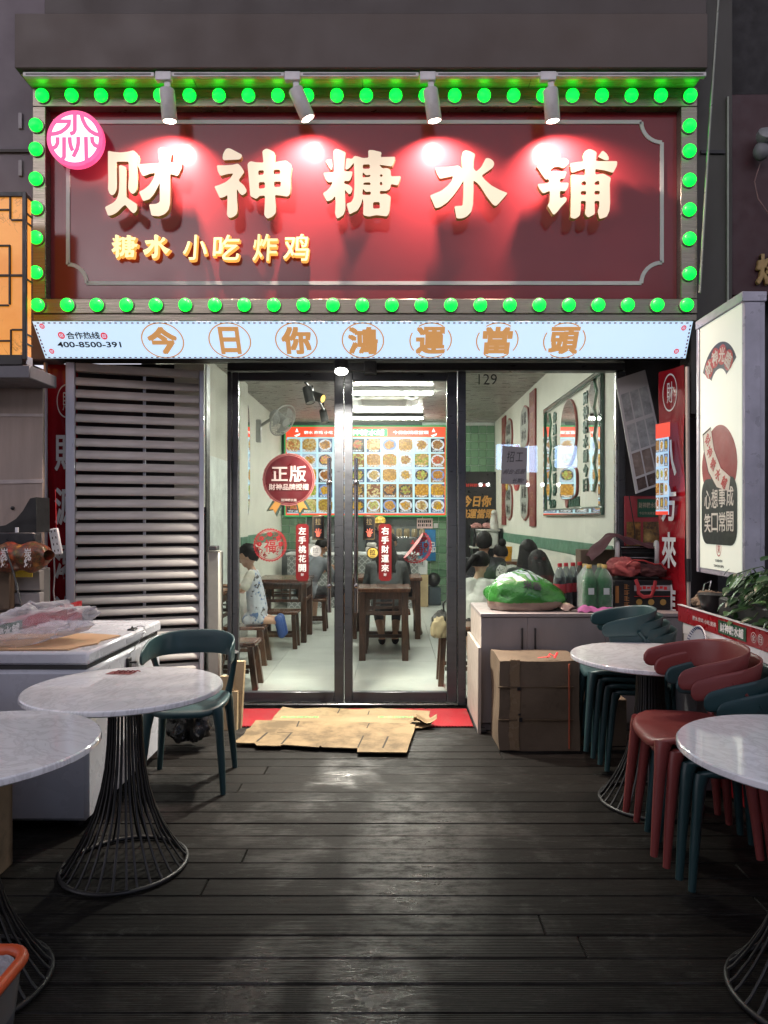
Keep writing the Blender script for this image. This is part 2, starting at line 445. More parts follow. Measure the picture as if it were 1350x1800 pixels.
def mk_plasticbag(name, tint, op=.35, rough=.18):
    n = N(name); n.set(col=tint, rough=rough, spec=.6); tr = n.n('BsdfTransparent'); tr.inputs[0].default_value = (*mul(tint, 1.15), 1)
    lw = n.n('LayerWeight'); lw.inputs[0].default_value = .4
    k = n.math('MULTIPLY_ADD', lw.outputs['Facing'], .7, op)
    mx = n.n('MixShader'); n.t.links.new(k, mx.inputs[0]); n.t.links.new(tr.outputs[0], mx.inputs[1]); n.t.links.new(n.p.outputs[0], mx.inputs[2])
    n.t.links.new(mx.outputs[0], n.out.inputs[0])
    n.bump(n.noise(n.co(), 22, 5, .65, 1.5), .8, .02); return n.m
def mk_leaf():
    n = N('pothos_leaf'); rnd = n.n('ObjectInfo').outputs['Random']; co = n.co()
    c = n.ramp(rnd, [(0, (.018,.055,.015)), (.5, (.035,.10,.028)), (1, (.075,.17,.05))])
    c = n.mix(n.math('MULTIPLY', n.rng(n.noise(co, 30, 3), .5, .7, 0, 1), .4), c, (.14,.22,.09))
    n.set(col=c, rough=.32, spec=.5); return n.m
def mk_mat():
    n = N('red_mat_weave'); co = n.co(); x, y, z = n.sep(co)
    a = n.math('SINE', n.math('MULTIPLY', n.math('ADD', x, y), 2*math.pi/.022)); b = n.math('SINE', n.math('MULTIPLY', n.math('SUBTRACT', x, y), 2*math.pi/.022))
    h = n.math('MAXIMUM', a, b)
    d = n.noise(co, 6, 5, .65)
    c = n.mix(n.rng(h, .3, .9, 0, 1), (.10,.005,.007), (.33,.014,.022)); c = n.mix(n.rng(d, .5, .75, 0, .6), c, (.15,.05,.045))
    n.set(col=c, rough=.6, spec=.15); n.bump(h, .6, .004); return n.m
def mk_tile():
    n = N('green_glazed_tile'); rnd = n.n('ObjectInfo').outputs['Random']; co = n.co()
    c = n.ramp(rnd, [(0, (.10,.19,.115)), (.5, (.135,.24,.145)), (1, (.17,.28,.17))])
    n.set(col=c, rough=.14, spec=.5); n.bump(n.noise(co, 12, 2), .15, .006); return n.m
def mk_floor_tile():
    n = N('pale_stone_tile'); rnd = n.n('ObjectInfo').outputs['Random']; co = n.n('NewGeometry').outputs['Position']
    f = n.noise(n.map(co, (1, 1.6, 1)), 2.4, 7, .62, .7)
    c = n.ramp(f, [(.3, (.42,.435,.41)), (.7, (.50,.515,.48))]); c = n.mix(1.0, c, n.rng(rnd, 0, 1, .93, 1.05), 'MULTIPLY')
    n.set(col=c, rough=.34, spec=.4); return n.m
def mk_scallop():
    n = N('scallop_tile_front'); co = n.co(); x, y, z = n.sep(co)
    row = n.math('FLOOR', n.math('DIVIDE', z, .05)); off = n.math('MULTIPLY', n.math('MODULO', n.math('ABSOLUTE', row), 2.0), .05)
    fx = n.math('SUBTRACT', n.math('FRACT', n.math('DIVIDE', n.math('ADD', x, off), .1)), .5)
    fz = n.math('FRACT', n.math('DIVIDE', z, .05))
    rr = n.math('SQRT', n.math('ADD', n.math('MULTIPLY', fx, fx), n.math('MULTIPLY', n.math('MULTIPLY', fz, fz), .25)))
    n.set(col=n.mix(n.rng(n.math('ABSOLUTE', n.math('SUBTRACT', rr, .42)), .03, .07, 1, 0), (.20,.21,.21), (.5,.5,.5)), rough=.3); return n.m
def mk_shirt_print(name, a, b, c3, sc=16):
    n = N(name); co = n.co(); f = n.noise(co, sc, 3, .6, .5); g = n.noise(n.map(co, (1,1,1), (4,2,9)), sc*1.4, 3)
    c = n.mix(n.rng(f, .55, .6, 0, 1), a, b); c = n.mix(n.rng(g, .62, .66, 0, 1), c, c3)
    n.set(col=c, rough=.8, sheen=.2); return n.m

m_deck = mk_deck(); m_marble = mk_marble(); m_glass = glassy('door_glass'); m_food = mk_food(); m_tile = mk_tile(); m_ftile = mk_floor_tile()
m_wood = mk_wood('dark_carved_wood', (.028,.014,.009), (.115,.052,.030)); m_woodtop = mk_wood('polished_table_wood', (.06,.025,.014), (.17,.075,.045), .22)
m_card = mk_cardboard('flattened_cardboard', (.25,.18,.10)); m_cardbox = mk_cardboard('brown_carton', (.145,.106,.073))
m_cream = M('cream_wall_paint', (.66,.65,.575), .7, var=.05, vs=3, bump=.05, bs=200)
m_olive = M('olive_wall_paint', (.40,.40,.29), .7, var=.06, vs=3)
m_white = M('white_paint', (.72,.72,.73), .35, var=.05)
m_black = M('black_plastic', (.012,.012,.013), .4)
m_frame = M('charcoal_aluminium', (.052,.053,.060), .38, metal=.35, var=.12, vs=4, streak=(1,1,6))
m_steel = M('brushed_steel', (.55,.54,.53), .28, metal=1, var=.08, streak=(1,40,1), vs=5)
m_chrome = M('dark_chrome', (.30,.28,.28), .16, metal=1, var=.05)
m_bulbframe = M('brushed_sign_frame', (.26,.23,.19), .34, metal=.85, var=.12, streak=(.6,1,30), vs=4)
m_soffit = M('gold_soffit_metal', (.62,.46,.25), .24, metal=.2, var=.12, streak=(.4,6,1), vs=3)
m_maroon = M('maroon_sign_panel', (.185,.017,.022), .14, var=.05, vs=2, spec=.4, rv=.03)
m_fascia = M('taupe_fascia', (.080,.060,.050), .6, var=.10, vs=1.2)
m_fascia2 = M('dark_fascia', (.040,.032,.028), .6, var=.14, vs=1.2)
m_trim = M('pale_sign_trim', (.50,.47,.47), .4, var=.05)
m_glowred = glow('backlit_red_print', (.70,.05,.08), .8)
m_letter = glow('lit_letter_face', (1.0,.80,.58), .68, (.20,.17,.14))
m_letside = glow('lit_letter_side', (1.0,.55,.12), .05, (.20,.13,.06))
m_gold = glow('gold_letter_face', (1.0,.88,.42), .88)
m_goldside = glow('neon_letter_edge', (1.0,.45,.10), .8)
m_green = glow('green_bulb', (.0005,1.0,.032), 3.0, (.01,.3,.04))
m_pink = glow('pink_logo_face', (1.0,.10,.30), .9)
m_ice = glow('ice_logo_face', (.70,1.0,1.0), 1.0)
m_banner = glow('lit_banner_face', (.60,.80,1.0), .82)
m_tube = glow('tube_diffuser', (.98,1.0,.90), 135.0)
m_menuwhite = glow('menu_backlight', (.50,.82,.95), .74, (.2,.25,.25))
m_menured = glow('menu_red_band', (.92,.075,.03), .9)
m_menugreen = glow('menu_green_edge', (.03,.33,.10), .7)
m_menutext = glow('menu_white_text', (1.0,.93,.9), 1.1)
m_tan = glow('backlit_gold_print', (.60,.30,.105), .72)
m_ink = M('printed_black_ink', (.012,.012,.014), .5)
m_redink = M('printed_red_ink', (.62,.025,.03), .5)
m_whiteink = M('printed_white_ink', (.72,.70,.68), .5, var=.06)
m_redplastic = M('red_vinyl_banner', (.29,.009,.016), .16, var=.08, vs=3, bump=.12, bs=9, bd=.02, rv=.06)
m_redboard = M('red_counter_board', (.27,.008,.013), .3, var=.1)
m_greenboard = M('green_name_board', (.012,.075,.035), .4)
m_slat = M('taupe_louvre', (.46,.415,.385), .46, metal=.1, var=.16, streak=(1,1,5), vs=4)
m_post = M('satin_post', (.50,.48,.53), .38, metal=.5, var=.08, streak=(5,5,.6), vs=4)
m_brownboard = M('brown_board', (.30,.235,.20), .6, var=.18, vs=2.2, streak=(6,6,.5))
m_teal = M('teal_plastic', (.018,.050,.055), .42, var=.07, vs=4, bump=.05, bs=300)
m_rust = M('terracotta_plastic', (.20,.040,.037), .42, var=.07, vs=4, bump=.05, bs=300)
m_wire = M('black_wire', (.012,.012,.013), .45, var=.3)
m_freezer = M('white_freezer_shell', (.54,.55,.60), .28, var=.05, vs=3, coat=.3)
m_gasket = M('grey_gasket', (.05,.05,.05), .6)
m_cabinet = M('grey_laminate', (.235,.208,.204), .42, var=.07, streak=(3,3,.5), vs=4)
m_cabside = M('beige_laminate_edge', (.36,.31,.27), .45, var=.06)
m_skin = M('skin', (.52,.30,.20), .5, var=.08); m_skin2 = M('tanned_skin', (.40,.22,.14), .5, var=.08)
m_hair = M('black_hair', (.011,.0095,.009), .62, var=.5, streak=(60,60,4), vs=3, bump=.6, bs=60, spec=.25)
m_leaf = mk_leaf(); m_mat = mk_mat(); m_lantern = mk_lantern()
m_mirror = M('mirror', (.82,.84,.84), .02, metal=1, var=.02, rv=.01)
# ================================================================== ground and deck
mb = MB(); mb.add([(-40,-40,-.13),(40,-40,-.13),(40,40,-.13),(-40,40,-.13)], [(0,1,2,3)])
structure('pavement', mb, M('night_pavement', (.035,.034,.033), .7, var=.25, vs=2), 0)
mb = MB()
for x in (-2.6,-1.3,0,1.3,2.6): mb.box(x-.03, x+.03, .9, 5.42, -.13, -.028)
deck = structure('deck', mb, M('joist_timber', (.02,.018,.016), .8), 0)
mb = MB(); mb.box(-3.2, 3.2, -.0634, .0634, -.026, 0, .0045)
plank_me = mb.mesh('plank', m_deck, 30)
y = 2.098-.1305*9+.0653
while y < 5.42:
    cut = random.choice((-1.9,-.8,.55,1.5,2.3))+random.uniform(-.25,.25)
    for (xa, xb) in ((-3.2, cut-.001), (cut+.001, 3.2)):
        pb = MB(); pb.box((xa-xb)/2, (xb-xa)/2, -.0634, .0634, -.026, 0, .0045)
        share('plank', pb.mesh('plank', m_deck, 30), deck, ((xa+xb)/2, y, random.uniform(-.0022,.0006)), (0, 0, random.uniform(-.0006,.0006)))
    y += .1305

# ================================================================== the shop building
shop = thing('shop_building', 'narrow dessert shop unit with cream walls, ribbed ceiling and glazed front', 'shop building', (0, 5.75, 0))
XL, XR, YB, ZC = -1.95, 1.80, 12.5, 3.17
flr = MB(); flr.box(-2.6, 2.5, 5.62, 12.6, -.06, -.012)
sf = structure('shop_floor', flr, M('tile_grout', (.20,.20,.19), .8), 0)
tm = {}
x = XL
for i in range(5):
    x1 = min(x+.8, XR); yy = 5.66
    for j in range(9):
        y1 = min(yy+.8, YB)
        if y1-yy > .05 and x1-x > .05:
            key = (round(x1-x, 3), round(y1-yy, 3))
            if key not in tm:
                b = MB(); b.box(-key[0]/2+.0015, key[0]/2-.0015, -key[1]/2+.0015, key[1]/2-.0015, -.012, 0, .0015); tm[key] = b.mesh('floor_tile', m_ftile, 30)
            share('floor_tile', tm[key], sf, ((x+x1)/2, (yy+y1)/2, 0))
        yy = y1
    x = x1
b = MB(); b.box(XL-.12, XL, 5.86, YB, 0, ZC); part('wall', b, m_cream, shop)
b = MB(); b.box(XL, XL+.12, 8.55, 9.0, 0, ZC); part('pillar', b, m_cream, shop)
b = MB(); b.box(XR, XR+.12, 5.76, YB, 0, ZC); rw = part('wall', b, m_cream, shop)
b = MB(); b.box(XL-.12, XR+.12, YB, YB+.12, 0, ZC); bw = part('back_wall', b, M('kitchen_wall', (.10,.11,.11), .6), shop)
# ribbed lower panels and green dado rail of the right-hand wall
m_dado = M('green_dado_rail', (.10,.22,.15), .45)
b = MB(); b.box(XR-.012, XR-.001, 5.8, YB-.02, 1.10, 1.235, .003); part('dado_rail', b, m_dado, shop)
b = MB(); b.box(XL+.121, XL+.132, 8.56, 8.99, 1.10, 1.235, .003); b.box(XL+.001, XL+.012, 9.02, YB-.02, 1.10, 1.235, .003); part('dado_rail', b, m_dado, shop)
b = MB(); prof = []
yy = 5.8
while yy < YB-.06: prof += [(yy, .001), (yy+.006, .010), (yy+.044, .010), (yy+.05, .001)]; yy += .052
for side, sx in ((XR, -1), (XL, 1)):
    vs = []; n = len(prof)
    pr = prof if sx < 0 else [q for q in prof if q[0] > 9.02]
    n = len(pr)
    vs = [(side+sx*p[1], p[0], 0.0) for p in pr]+[(side+sx*p[1], p[0], 1.098) for p in pr]
    b.add(vs, [(i, i+1, n+i+1, n+i) for i in range(n-1)])
part('ribbed_wainscot', b, m_cream, shop, smooth=0, stuff=True)
# corrugated metal ceiling
b = MB(); pr = []; yy = 5.7
while yy < YB: pr += [(yy, 0), (yy+.034, 0), (yy+.04, -.016), (yy+.074, -.016), (yy+.08, 0)]; yy += .08
n = len(pr)
b.add([(XL-.1, p[0], ZC+p[1]) for p in pr]+[(XR+.1, p[0], ZC+p[1]) for p in pr], [(i, i+1, n+i+1, n+i) for i in range(n-1)])
part('ribbed_ceiling', b, M('ribbed_ceiling_metal', (.40,.385,.365), .33, metal=.55, var=.1, streak=(.5,12,1)), shop, smooth=0)
b = MB(); b.box(XL-.2, XR+.2, 5.7, YB+.1, ZC+.02, ZC+.1); part('roof_slab', b, m_fascia2, shop)
# green tiles on the back wall
tb = MB(); tb.box(-.0675, .0675, -.012, 0, -.0675, .0675, .004); tile_me = tb.mesh('wall_tile', m_tile, 30)
b = MB(); b.box(.52, XR-.002, YB-.006, YB-.001, 0, ZC-.02); b.box(XL+.002, XL+.44, YB-.006, YB-.001, .9, 1.52)
gw = part('tile_bed', b, M('white_grout', (.55,.58,.55), .8), shop)
for i in range(9):
    for j in range(22):
        cx, cz = .60+i*.1405, .075+j*.1405
        if cx < .92 and cz > 1.62: continue
        share('wall_tile', tile_me, gw, Vector((cx, YB-.0065, cz))-origin_of(gw))
for i in range(3):
    for j in range(4): share('wall_tile', tile_me, gw, Vector((XL+.075+i*.1405, YB-.0065, .99+j*.1405))-origin_of(gw))
# shop front above and beside the doors
b = MB(); b.box(-2.75, 2.6, 5.56, 5.72, 2.705, 4.40); part('front_header', b, m_fascia2, shop)
b = MB(); b.box(-1.498, -1.292, 5.655, 5.663, .02, 2.70); part('side_pane', b, m_glass, shop)
b = MB(); b.box(XL+.001, XL+.014, 6.3, 8.54, .02, 2.13, .003); part('white_wall_panel', b, M('white_wall_panel', (.70,.74,.70), .4), shop)
b = MB(); b.box(-2.75, -1.502, 5.74, 5.85, 0, 2.705); part('dark_room_backing', b, M('dark_room_backing', (.012,.012,.014), .4), shop)  # black surface stands in for the unlit room behind the louvre
b = MB(); b.box(-1.75, -1.51, 5.70, 5.738, 1.55, 2.70, .003); part('front_infill', b, m_cream, shop)  # cream strip added to give bright glimpses of the interior between the slats
b = MB(); b.box(1.835, 2.75, 5.62, 5.74, 0, 2.705); part('front_infill', b, M('dark_end_wall', (.05,.042,.042), .7, var=.2, vs=3), shop)
# canopy with taupe fascia and gold soffit
can = thing('canopy', 'deep taupe canopy box over the red shop sign with a gold metal soffit', 'canopy', (0, 4.7, 4.43))
b = MB(); b.box(-2.50, 2.085, 4.70, 4.76, 4.437, 4.80, .006); part('fascia', b, m_fascia, can)
b = MB(); b.box(-2.31, 2.085, 4.716, 5.5, 4.802, 6.2, .006); part('upper_fascia', b, M('upper_fascia_paint', (.058,.046,.041), .6, var=.12, vs=1.2), can)
for i in range(4):
    x0, x1 = -2.49+i*1.1425, -2.49+(i+1)*1.1425
    b = MB(); b.box(x0+.002, x1-.002, 4.762, 5.2, 4.430, 4.437, .001); part('soffit_panel', b, m_soffit, can)
b = MB(); b.box(-2.5, 2.085, 4.765, 5.5, 4.44, 4.80); part('canopy_core', b, m_fascia2, can)
# neighbouring fronts
nb = thing('neighbour_wall', 'dim lilac grey side wall of the next shop, at top left', 'wall', (-2.9, 5.15, 0))
b = MB(); b.box(-4.2, -2.44, 5.12, 5.3, 2.6, 6.2, .01); part('wall', b, M('lilac_grey_wall', (.165,.14,.155), .7, var=.2, vs=1.5), nb)
for zz in (4.10, 3.76):
    b = MB(); b.box(gx(31, 5.1), gx(38, 5.1), 5.105, 5.12, gz(225, 5.1)-(4.10-zz), gz(197, 5.1)-(4.10-zz), .003); part('bracket_plate', b, M('dull_plate', (.30,.28,.29), .5), nb)
b = MB(); b.box(-4.2, -2.45, 5.10, 5.119, gz(267, 5.1), gz(262, 5.1)); part('joint_strip', b, m_fascia2, nb)
b = MB(); b.box(-4.2, -2.64, 5.2, 5.5, 0, 2.59, .004); part('lower_wall', b, M('grey_lower_wall', (.15,.13,.125), .7, var=.15), nb)
nw = thing('neighbour_wall', 'olive grey wall strip beside the red sign, at top right', 'wall', (2.3, 5.1, 0))
b = MB(); b.box(2.12, 2.42, 5.06, 5.25, 2.2, 6.2, .006); part('wall', b, M('olive_grey_wall', (.055,.052,.044), .55, metal=.2, var=.15, vs=2, streak=(1,1,.5)), nw)
b = MB(); b.box(2.19, 2.36, 5.045, 5.06, gz(270, 5.05), gz(264, 5.05)); part('joint_strip', b, m_black, nw)
b = MB(); b.box(2.372, 2.384, 5.04, 5.058, 3.0, 4.45); part('edge_strip', b, M('pale_edge', (.25,.27,.22), .4, metal=.4), nw)
b = MB(); b.box(2.425, 4.5, 5.3, 5.5, 0, 6.2); part('dark_wall', b, M('black_wall', (.02,.019,.02), .8), nw)
ns = thing('neighbour_sign', 'dark maroon sign board of the next shop at the right edge', 'sign', (2.8, 5.1, 3.0))
b = MB(); b.box(2.39, 3.4, 5.08, 5.28, gz(520, 5.08), gz(165, 5.08), .008); part('panel', b, M('dull_maroon_panel', (.042,.011,.014), .5, var=.08), ns)
b = MB(); letters(b, '烧', (gx(1353, 5.06), 5.06, gz(474, 5.06)), .19, .21, d=.012, bold=.03); part('letter', b, M('dull_gold_letter', (.34,.22,.08), .4), ns)
b = MB(); b.tube([(gx(1337,5.05),5.05,gz(285,5.05)), (gx(1325,5.05),5.04,gz(320,5.05)), (gx(1331,5.05),5.04,gz(350,5.05)), (gx(1350,5.05),5.05,gz(375,5.05)), (gx(1400,5.05),5.06,gz(400,5.05))], .004, 6); part('cable', b, M('dull_pink_cable', (.22,.12,.11), .5), ns)
fl = thing('wall_floodlight', 'grey floodlight fixed on the dark maroon sign, at the right edge', 'floodlight', W(1338, 262, 5.0))
b = MB(); b.ball(W(1338,266,5.0), (.055,.05,.065)); part('housing', b, M('grey_floodlight', (.14,.14,.15), .5), fl)
b = MB(); b.lathe([(.05,-.03),(.062,.0),(.058,.03),(.03,.05)], W(1345,240,4.98), 16, Matrix.Rotation(R(60),4,'X')); part('lamp_head', b, M('grey_lamp_head', (.20,.20,.21), .4), fl)
b = MB(); b.tube([W(1230,515,4.86), W(1245,260,4.84), W(1263,-10,4.82)], .009, 8)
solo('metal_rod', b, M('green_grey_rod', (.17,.185,.155), .35, metal=.4), 'thin slanting metal rod rising beside the right end of the red sign', 'rod')

# the dark block across the street: what the shop glass reflects
ob = thing('opposite_building', 'dark block across the street, seen only as faint reflections in the shop glass', 'building', (0, -13.5, -.13))
b = MB(); b.box(-18, 18, -16, -13.2, -.12, 8.5, .05); part('wall', b, m_fascia2, ob)
m_street = glow('street_sign_light', (.45,.65,1.0), 12.0)
for (x0, x1, z0, z1) in ((3.55,4.35,3.15,4.0),(4.55,4.95,3.05,3.95),(5.55,6.3,3.2,3.95)):
    b = MB(); b.box(x0, x1, -13.19, -13.05, z0, z1, .03); part('lit_sign_panel', b, m_street, ob)
for x in (3.0, 3.25, 4.6, 5.1, 5.65):
    b = MB(); b.ball((x, -13.0, 2.62), .07, 10, 7); part('small_lamp', b, glow('street_lamp_glow', (1.0,1.0,1.0), 25.0), ob)
for i in range(6):
    b = MB(); b.box(-14+i*4.6, -12+i*4.6, -13.19, -13.15, 5.2, 7.0, .02); part('window', b, m_black, ob)
# ================================================================== the big red sign
sg = thing('shop_sign', 'big maroon shop sign with five lit letters and a border of green bulbs', 'sign', (0, 4.95, 2.87))
DS = 4.90
xl, xr, zt, zb = gx(57, DS), gx(1226, DS), 4.428, gz(551, DS)
il, ir, it, ib = gx(80, DS), gx(1197, DS), gz(187, DS), gz(525, DS)
for (a, b_, c, d) in ((xl, xr, it, zt), (xl, xr, zb, ib), (xl, il, ib+.001, it-.001), (ir, xr, ib+.001, it-.001)):
    b = MB(); b.box(a, b_, DS, DS+.2, c, d, .004); part('bulb_frame', b, m_bulbframe, sg)
DP = 4.97
b = MB(); b.box(il+.001, ir-.001, DP, DP+.1, ib+.001, it-.001); part('panel', b, m_maroon, sg)
b = MB(); b.box(xl, xr, DS+.01, DS+.25, gz(563, DS), zb-.002, .003); part('ledge', b, m_bulbframe, sg)
def px2(pts, D): return [(gx(x, D), gz(y, D)) for x, y in pts]
tp = arc(1163, 215, 36, 180, 90, 8)[::1]
line = [(150,215),(1127,215)]+[(1163+36*math.cos(t), 215+36*math.sin(t)) for t in [math.pi-i*math.pi/2/8 for i in range(9)]][::1]
cs = [(1127,215)]+[(1163-36*math.cos(i*math.pi/16), 215+36*math.sin(i*math.pi/16)) for i in range(9)]
pathr = [(150,215)]+cs+[(1163,462)]+[(1163-36*math.sin(i*math.pi/16), 498-36*math.cos(i*math.pi/16)) for i in range(9)]
pathl = [(1127,498),(152,498)]+[(120+33*math.cos(i*math.pi/16), 498-33*math.sin(i*math.pi/16)) for i in range(9)]+[(120,465),(120,290)]
b = MB()
for pth in (pathr, pathl):
    poly = px2(pth, DP)
    for i in range(len(poly)-1):
        p, q = poly[i], poly[i+1]
        if math.hypot(p[0]-q[0], p[1]-q[1]) < 1e-4: continue
        st = stroke([p, q], .026); b.prism(st, (0, DP-.0065-.0002*(i % 2), 0), d=(0, .006+.0002*(i % 2), 0))
part('trim', b, m_trim, sg, stuff=False)
# bulbs
bb = MB(); bb.lathe([(.0445,.0),(.0445,-.012)], n=20, M=Matrix.Rotation(R(-90),4,'X'), capa=False, capb=False)
bb = MB(); bb.lathe([(.041,0),(.0445,.008),(.043,.022),(.036,.034),(.024,.042),(.010,.046),(.001,.0465)], n=20, M=Matrix.Rotation(R(90),4,'X'))
bulb_me = bb.mesh('bulb', m_green, 60)
cb = MB(); cb.lathe([(.052,0),(.052,.006),(.046,.008)], n=20, M=Matrix.Rotation(R(90),4,'X')); col_me = cb.mesh('bulb_collar', m_bulbframe, 40)
def bulb(px, py):
    p = W(px, py, DS-.001)-origin_of(sg)
    o = share('bulb', bulb_me, sg, p+Vector((0,-.004,0))); share('collar', col_me, o, (0,.003,0))
for i in range(23):
    bulb(76+i*(1212-76)/22, 170); bulb(68+i*(1206-68)/22, 537)
for q in (222, 264, 316, 367, 419, 480): bulb(65, q)
for q in (223, 267, 318, 370, 421, 482): bulb(1210.5, q)
# five traced letters
DL = 4.83
GL = {}
GL['c1'] = ((175,250), [
 [(125,125),(200,142),(310,152),(420,140),(505,118),(572,180),(560,330),(565,450),(567,600),(555,690),(530,745),(490,770),(450,740),(425,690),(428,600),(438,500),(430,288),(252,288),(255,450),(258,600),(255,700),(225,765),(190,790),(150,765),(125,700),(130,560),(125,350)],
 [(287,345),(320,338),(398,370),(398,815),(470,862),(555,918),(555,990),(540,1030),(505,1055),(470,1030),(420,975),(380,925),(330,965),(270,1030),(215,1068),(165,1085),(125,1088),(78,962),(150,925),(205,895),(245,855),(270,800),(288,720),(293,560)],
 [(875,100),(925,75),(985,92),(1070,148),(1050,300),(1225,308),(1215,390),(1160,502),(1047,468),(1050,700),(1045,920),(1020,1010),(960,1070),(880,1098),(770,1088),(732,920),(840,915),(893,885),(893,600),(850,690),(800,780),(740,845),(645,873),(583,735),(660,700),(740,630),(800,540),(825,455),(750,465),(645,507),(600,430),(570,325),(890,312),(872,150)]])
GL['c2'] = ((365,250), [
 [(220,240),(230,170),(265,105),(300,88),(340,95),(510,185),(503,230),(470,256),(240,268)],
 [(135,340),(260,342),(370,335),(450,315),(500,365),(545,440),(455,568),(540,640),(578,710),(570,750),(515,790),(475,760),(432,690),(435,850),(445,1000),(430,1070),(380,1110),(320,1125),(285,1080),(290,950),(295,780),(240,815),(180,828),(98,655),(180,630),(270,590),(340,530),(382,462),(300,470),(188,500),(150,430)],
 [(590,320),(630,280),(720,298),(828,302),(810,130),(865,93),(920,108),(995,152),(988,298),(1080,282),(1165,270),(1245,335),(1228,500),(1235,640),(1222,770),(1185,808),(1100,792),(998,782),(1013,950),(1010,1050),(960,1105),(885,1135),(838,1080),(848,900),(850,790),(770,795),(722,843),(632,798),(620,640)],
 [(752,418),(835,415),(830,480),(752,488)], [(980,408),(1075,405),(1080,472),(980,475)], [(758,593),(848,590),(850,680),(760,690)], [(985,585),(1087,582),(1082,662),(988,665)]])
GL['c3'] = ((555,250), [
 [(143,275),(190,252),(235,252),(250,350),(240,418),(205,385)],
 [(262,130),(295,95),(350,108),(447,150),(430,300),(422,430),(547,432),(535,510),(500,575),(422,572),(422,615),(500,635),(545,680),(535,735),(503,778),(465,745),(432,700),(440,900),(440,1000),(410,1080),(318,1137),(285,1060),(295,900),(288,795),(240,855),(165,878),(103,758),(170,715),(225,650),(252,585),(190,598),(150,560),(112,455),(275,440),(270,300)],
 [(455,232),(540,248),(572,200),(640,215),(700,235),(782,230),(778,118),(840,115),(978,148),(960,220),(1182,215),(1165,290),(1133,360),(938,332),(990,390),(1060,380),(1110,410),(1117,505),(1265,503),(1250,560),(1218,642),(1117,618),(1105,690),(1045,725),(950,720),(952,772),(1045,762),(1115,805),(1100,950),(1090,1050),(1055,1100),(900,1080),(785,1103),(703,1080),(708,900),(695,830),(672,920),(620,1010),(500,1070),(455,910),(530,885),(562,820),(575,650),(572,450),(565,300),(520,360),(470,405),(438,400)],
 [(698,330),(803,328),(803,392),(698,395)], [(698,440),(745,492),(815,480),(805,515),(692,522)], [(945,490),(970,472),(1000,490),(970,520)], [(700,630),(715,598),(810,595),(815,635)], [(952,590),(980,585),(992,638),(952,638)], [(700,685),(740,738),(818,730),(815,782),(690,780)], [(850,888),(948,886),(952,982),(850,985)]])
GL['c4'] = ((745,250), [
 [(170,378),(300,370),(420,362),(515,345),(580,402),(565,200),(575,145),(615,118),(680,130),(762,175),(740,290),(738,390),(778,435),(850,370),(922,232),(980,240),(1035,280),(1045,330),(1020,380),(940,435),(858,492),(900,550),(1000,640),(1120,705),(1245,755),(1105,915),(1065,948),(1020,920),(930,800),(850,670),(790,600),(735,568),(738,700),(730,920),(705,1030),(640,1100),(570,1130),(487,1130),(452,948),(575,940),(585,800),(588,570),(520,680),(440,790),(350,890),(250,960),(172,980),(90,790),(260,720),(350,650),(410,580),(437,500),(240,542),(200,480)]])
GL['c5'] = ((935,250), [
 [(65,350),(180,315),(240,260),(290,150),(335,110),(400,140),(425,190),(415,240),(500,238),(545,275),(540,320),(468,388),(420,368),(350,358),(300,385),(265,432),(518,435),(480,540),(415,540),(415,600),(547,600),(535,670),(500,728),(415,720),(415,832),(490,808),(520,830),(510,875),(430,960),(370,1040),(320,1080),(230,935),(262,890),(268,720),(165,760),(110,690),(82,620),(220,610),(260,585),(245,545),(205,555),(150,480)],
 [(567,315),(680,295),(790,285),(775,140),(845,100),(900,112),(962,148),(948,280),(1267,280),(1260,350),(1205,455),(1090,420),(940,395),(940,480),(1060,465),(1172,525),(1155,620),(1160,900),(1150,1020),(1110,1105),(1005,1140),(975,1030),(1000,950),(1003,870),(928,870),(935,1065),(830,1118),(785,1060),(800,950),(800,870),(725,870),(725,1000),(710,1090),(640,1137),(572,1118),(580,800),(580,475),(700,487),(790,487),(790,390),(588,455)],
 [(735,600),(770,575),(803,585),(803,640),(735,638)], [(928,595),(985,568),(1003,590),(1000,632),(930,635)], [(725,725),(805,722),(803,782),(725,782)], [(928,722),(1008,720),(1003,775),(928,778)],
 [(978,215),(1048,120),(1110,170),(1143,230),(1138,265),(1090,270)]])
def letter_obj(loops, org, sc, D, front, back, mf, ms):
    b = MB(); outline(b, [smooth_loop(l) for l in loops], org, sc, D, front, back)
    me = b.mesh('letter', [mf, ms], 0, origin_of(sg))
    me.polygons.foreach_set('material_index', [0 if abs(p.normal.y) > .7 else 1 for p in me.polygons]); me.update()
    return link('letter', me, sg)
for k in ('c1','c2','c3','c4','c5'):
    o = letter_obj(GL[k][1], GL[k][0], 8.4375, DL, DL, DL+.042, m_letter, m_letside)
    cx = sum(p[0] for p in GL[k][1][-1])/len(GL[k][1][-1])
    sp = MB()
    for (zx, zy) in ((400,300),(800,700)): pass
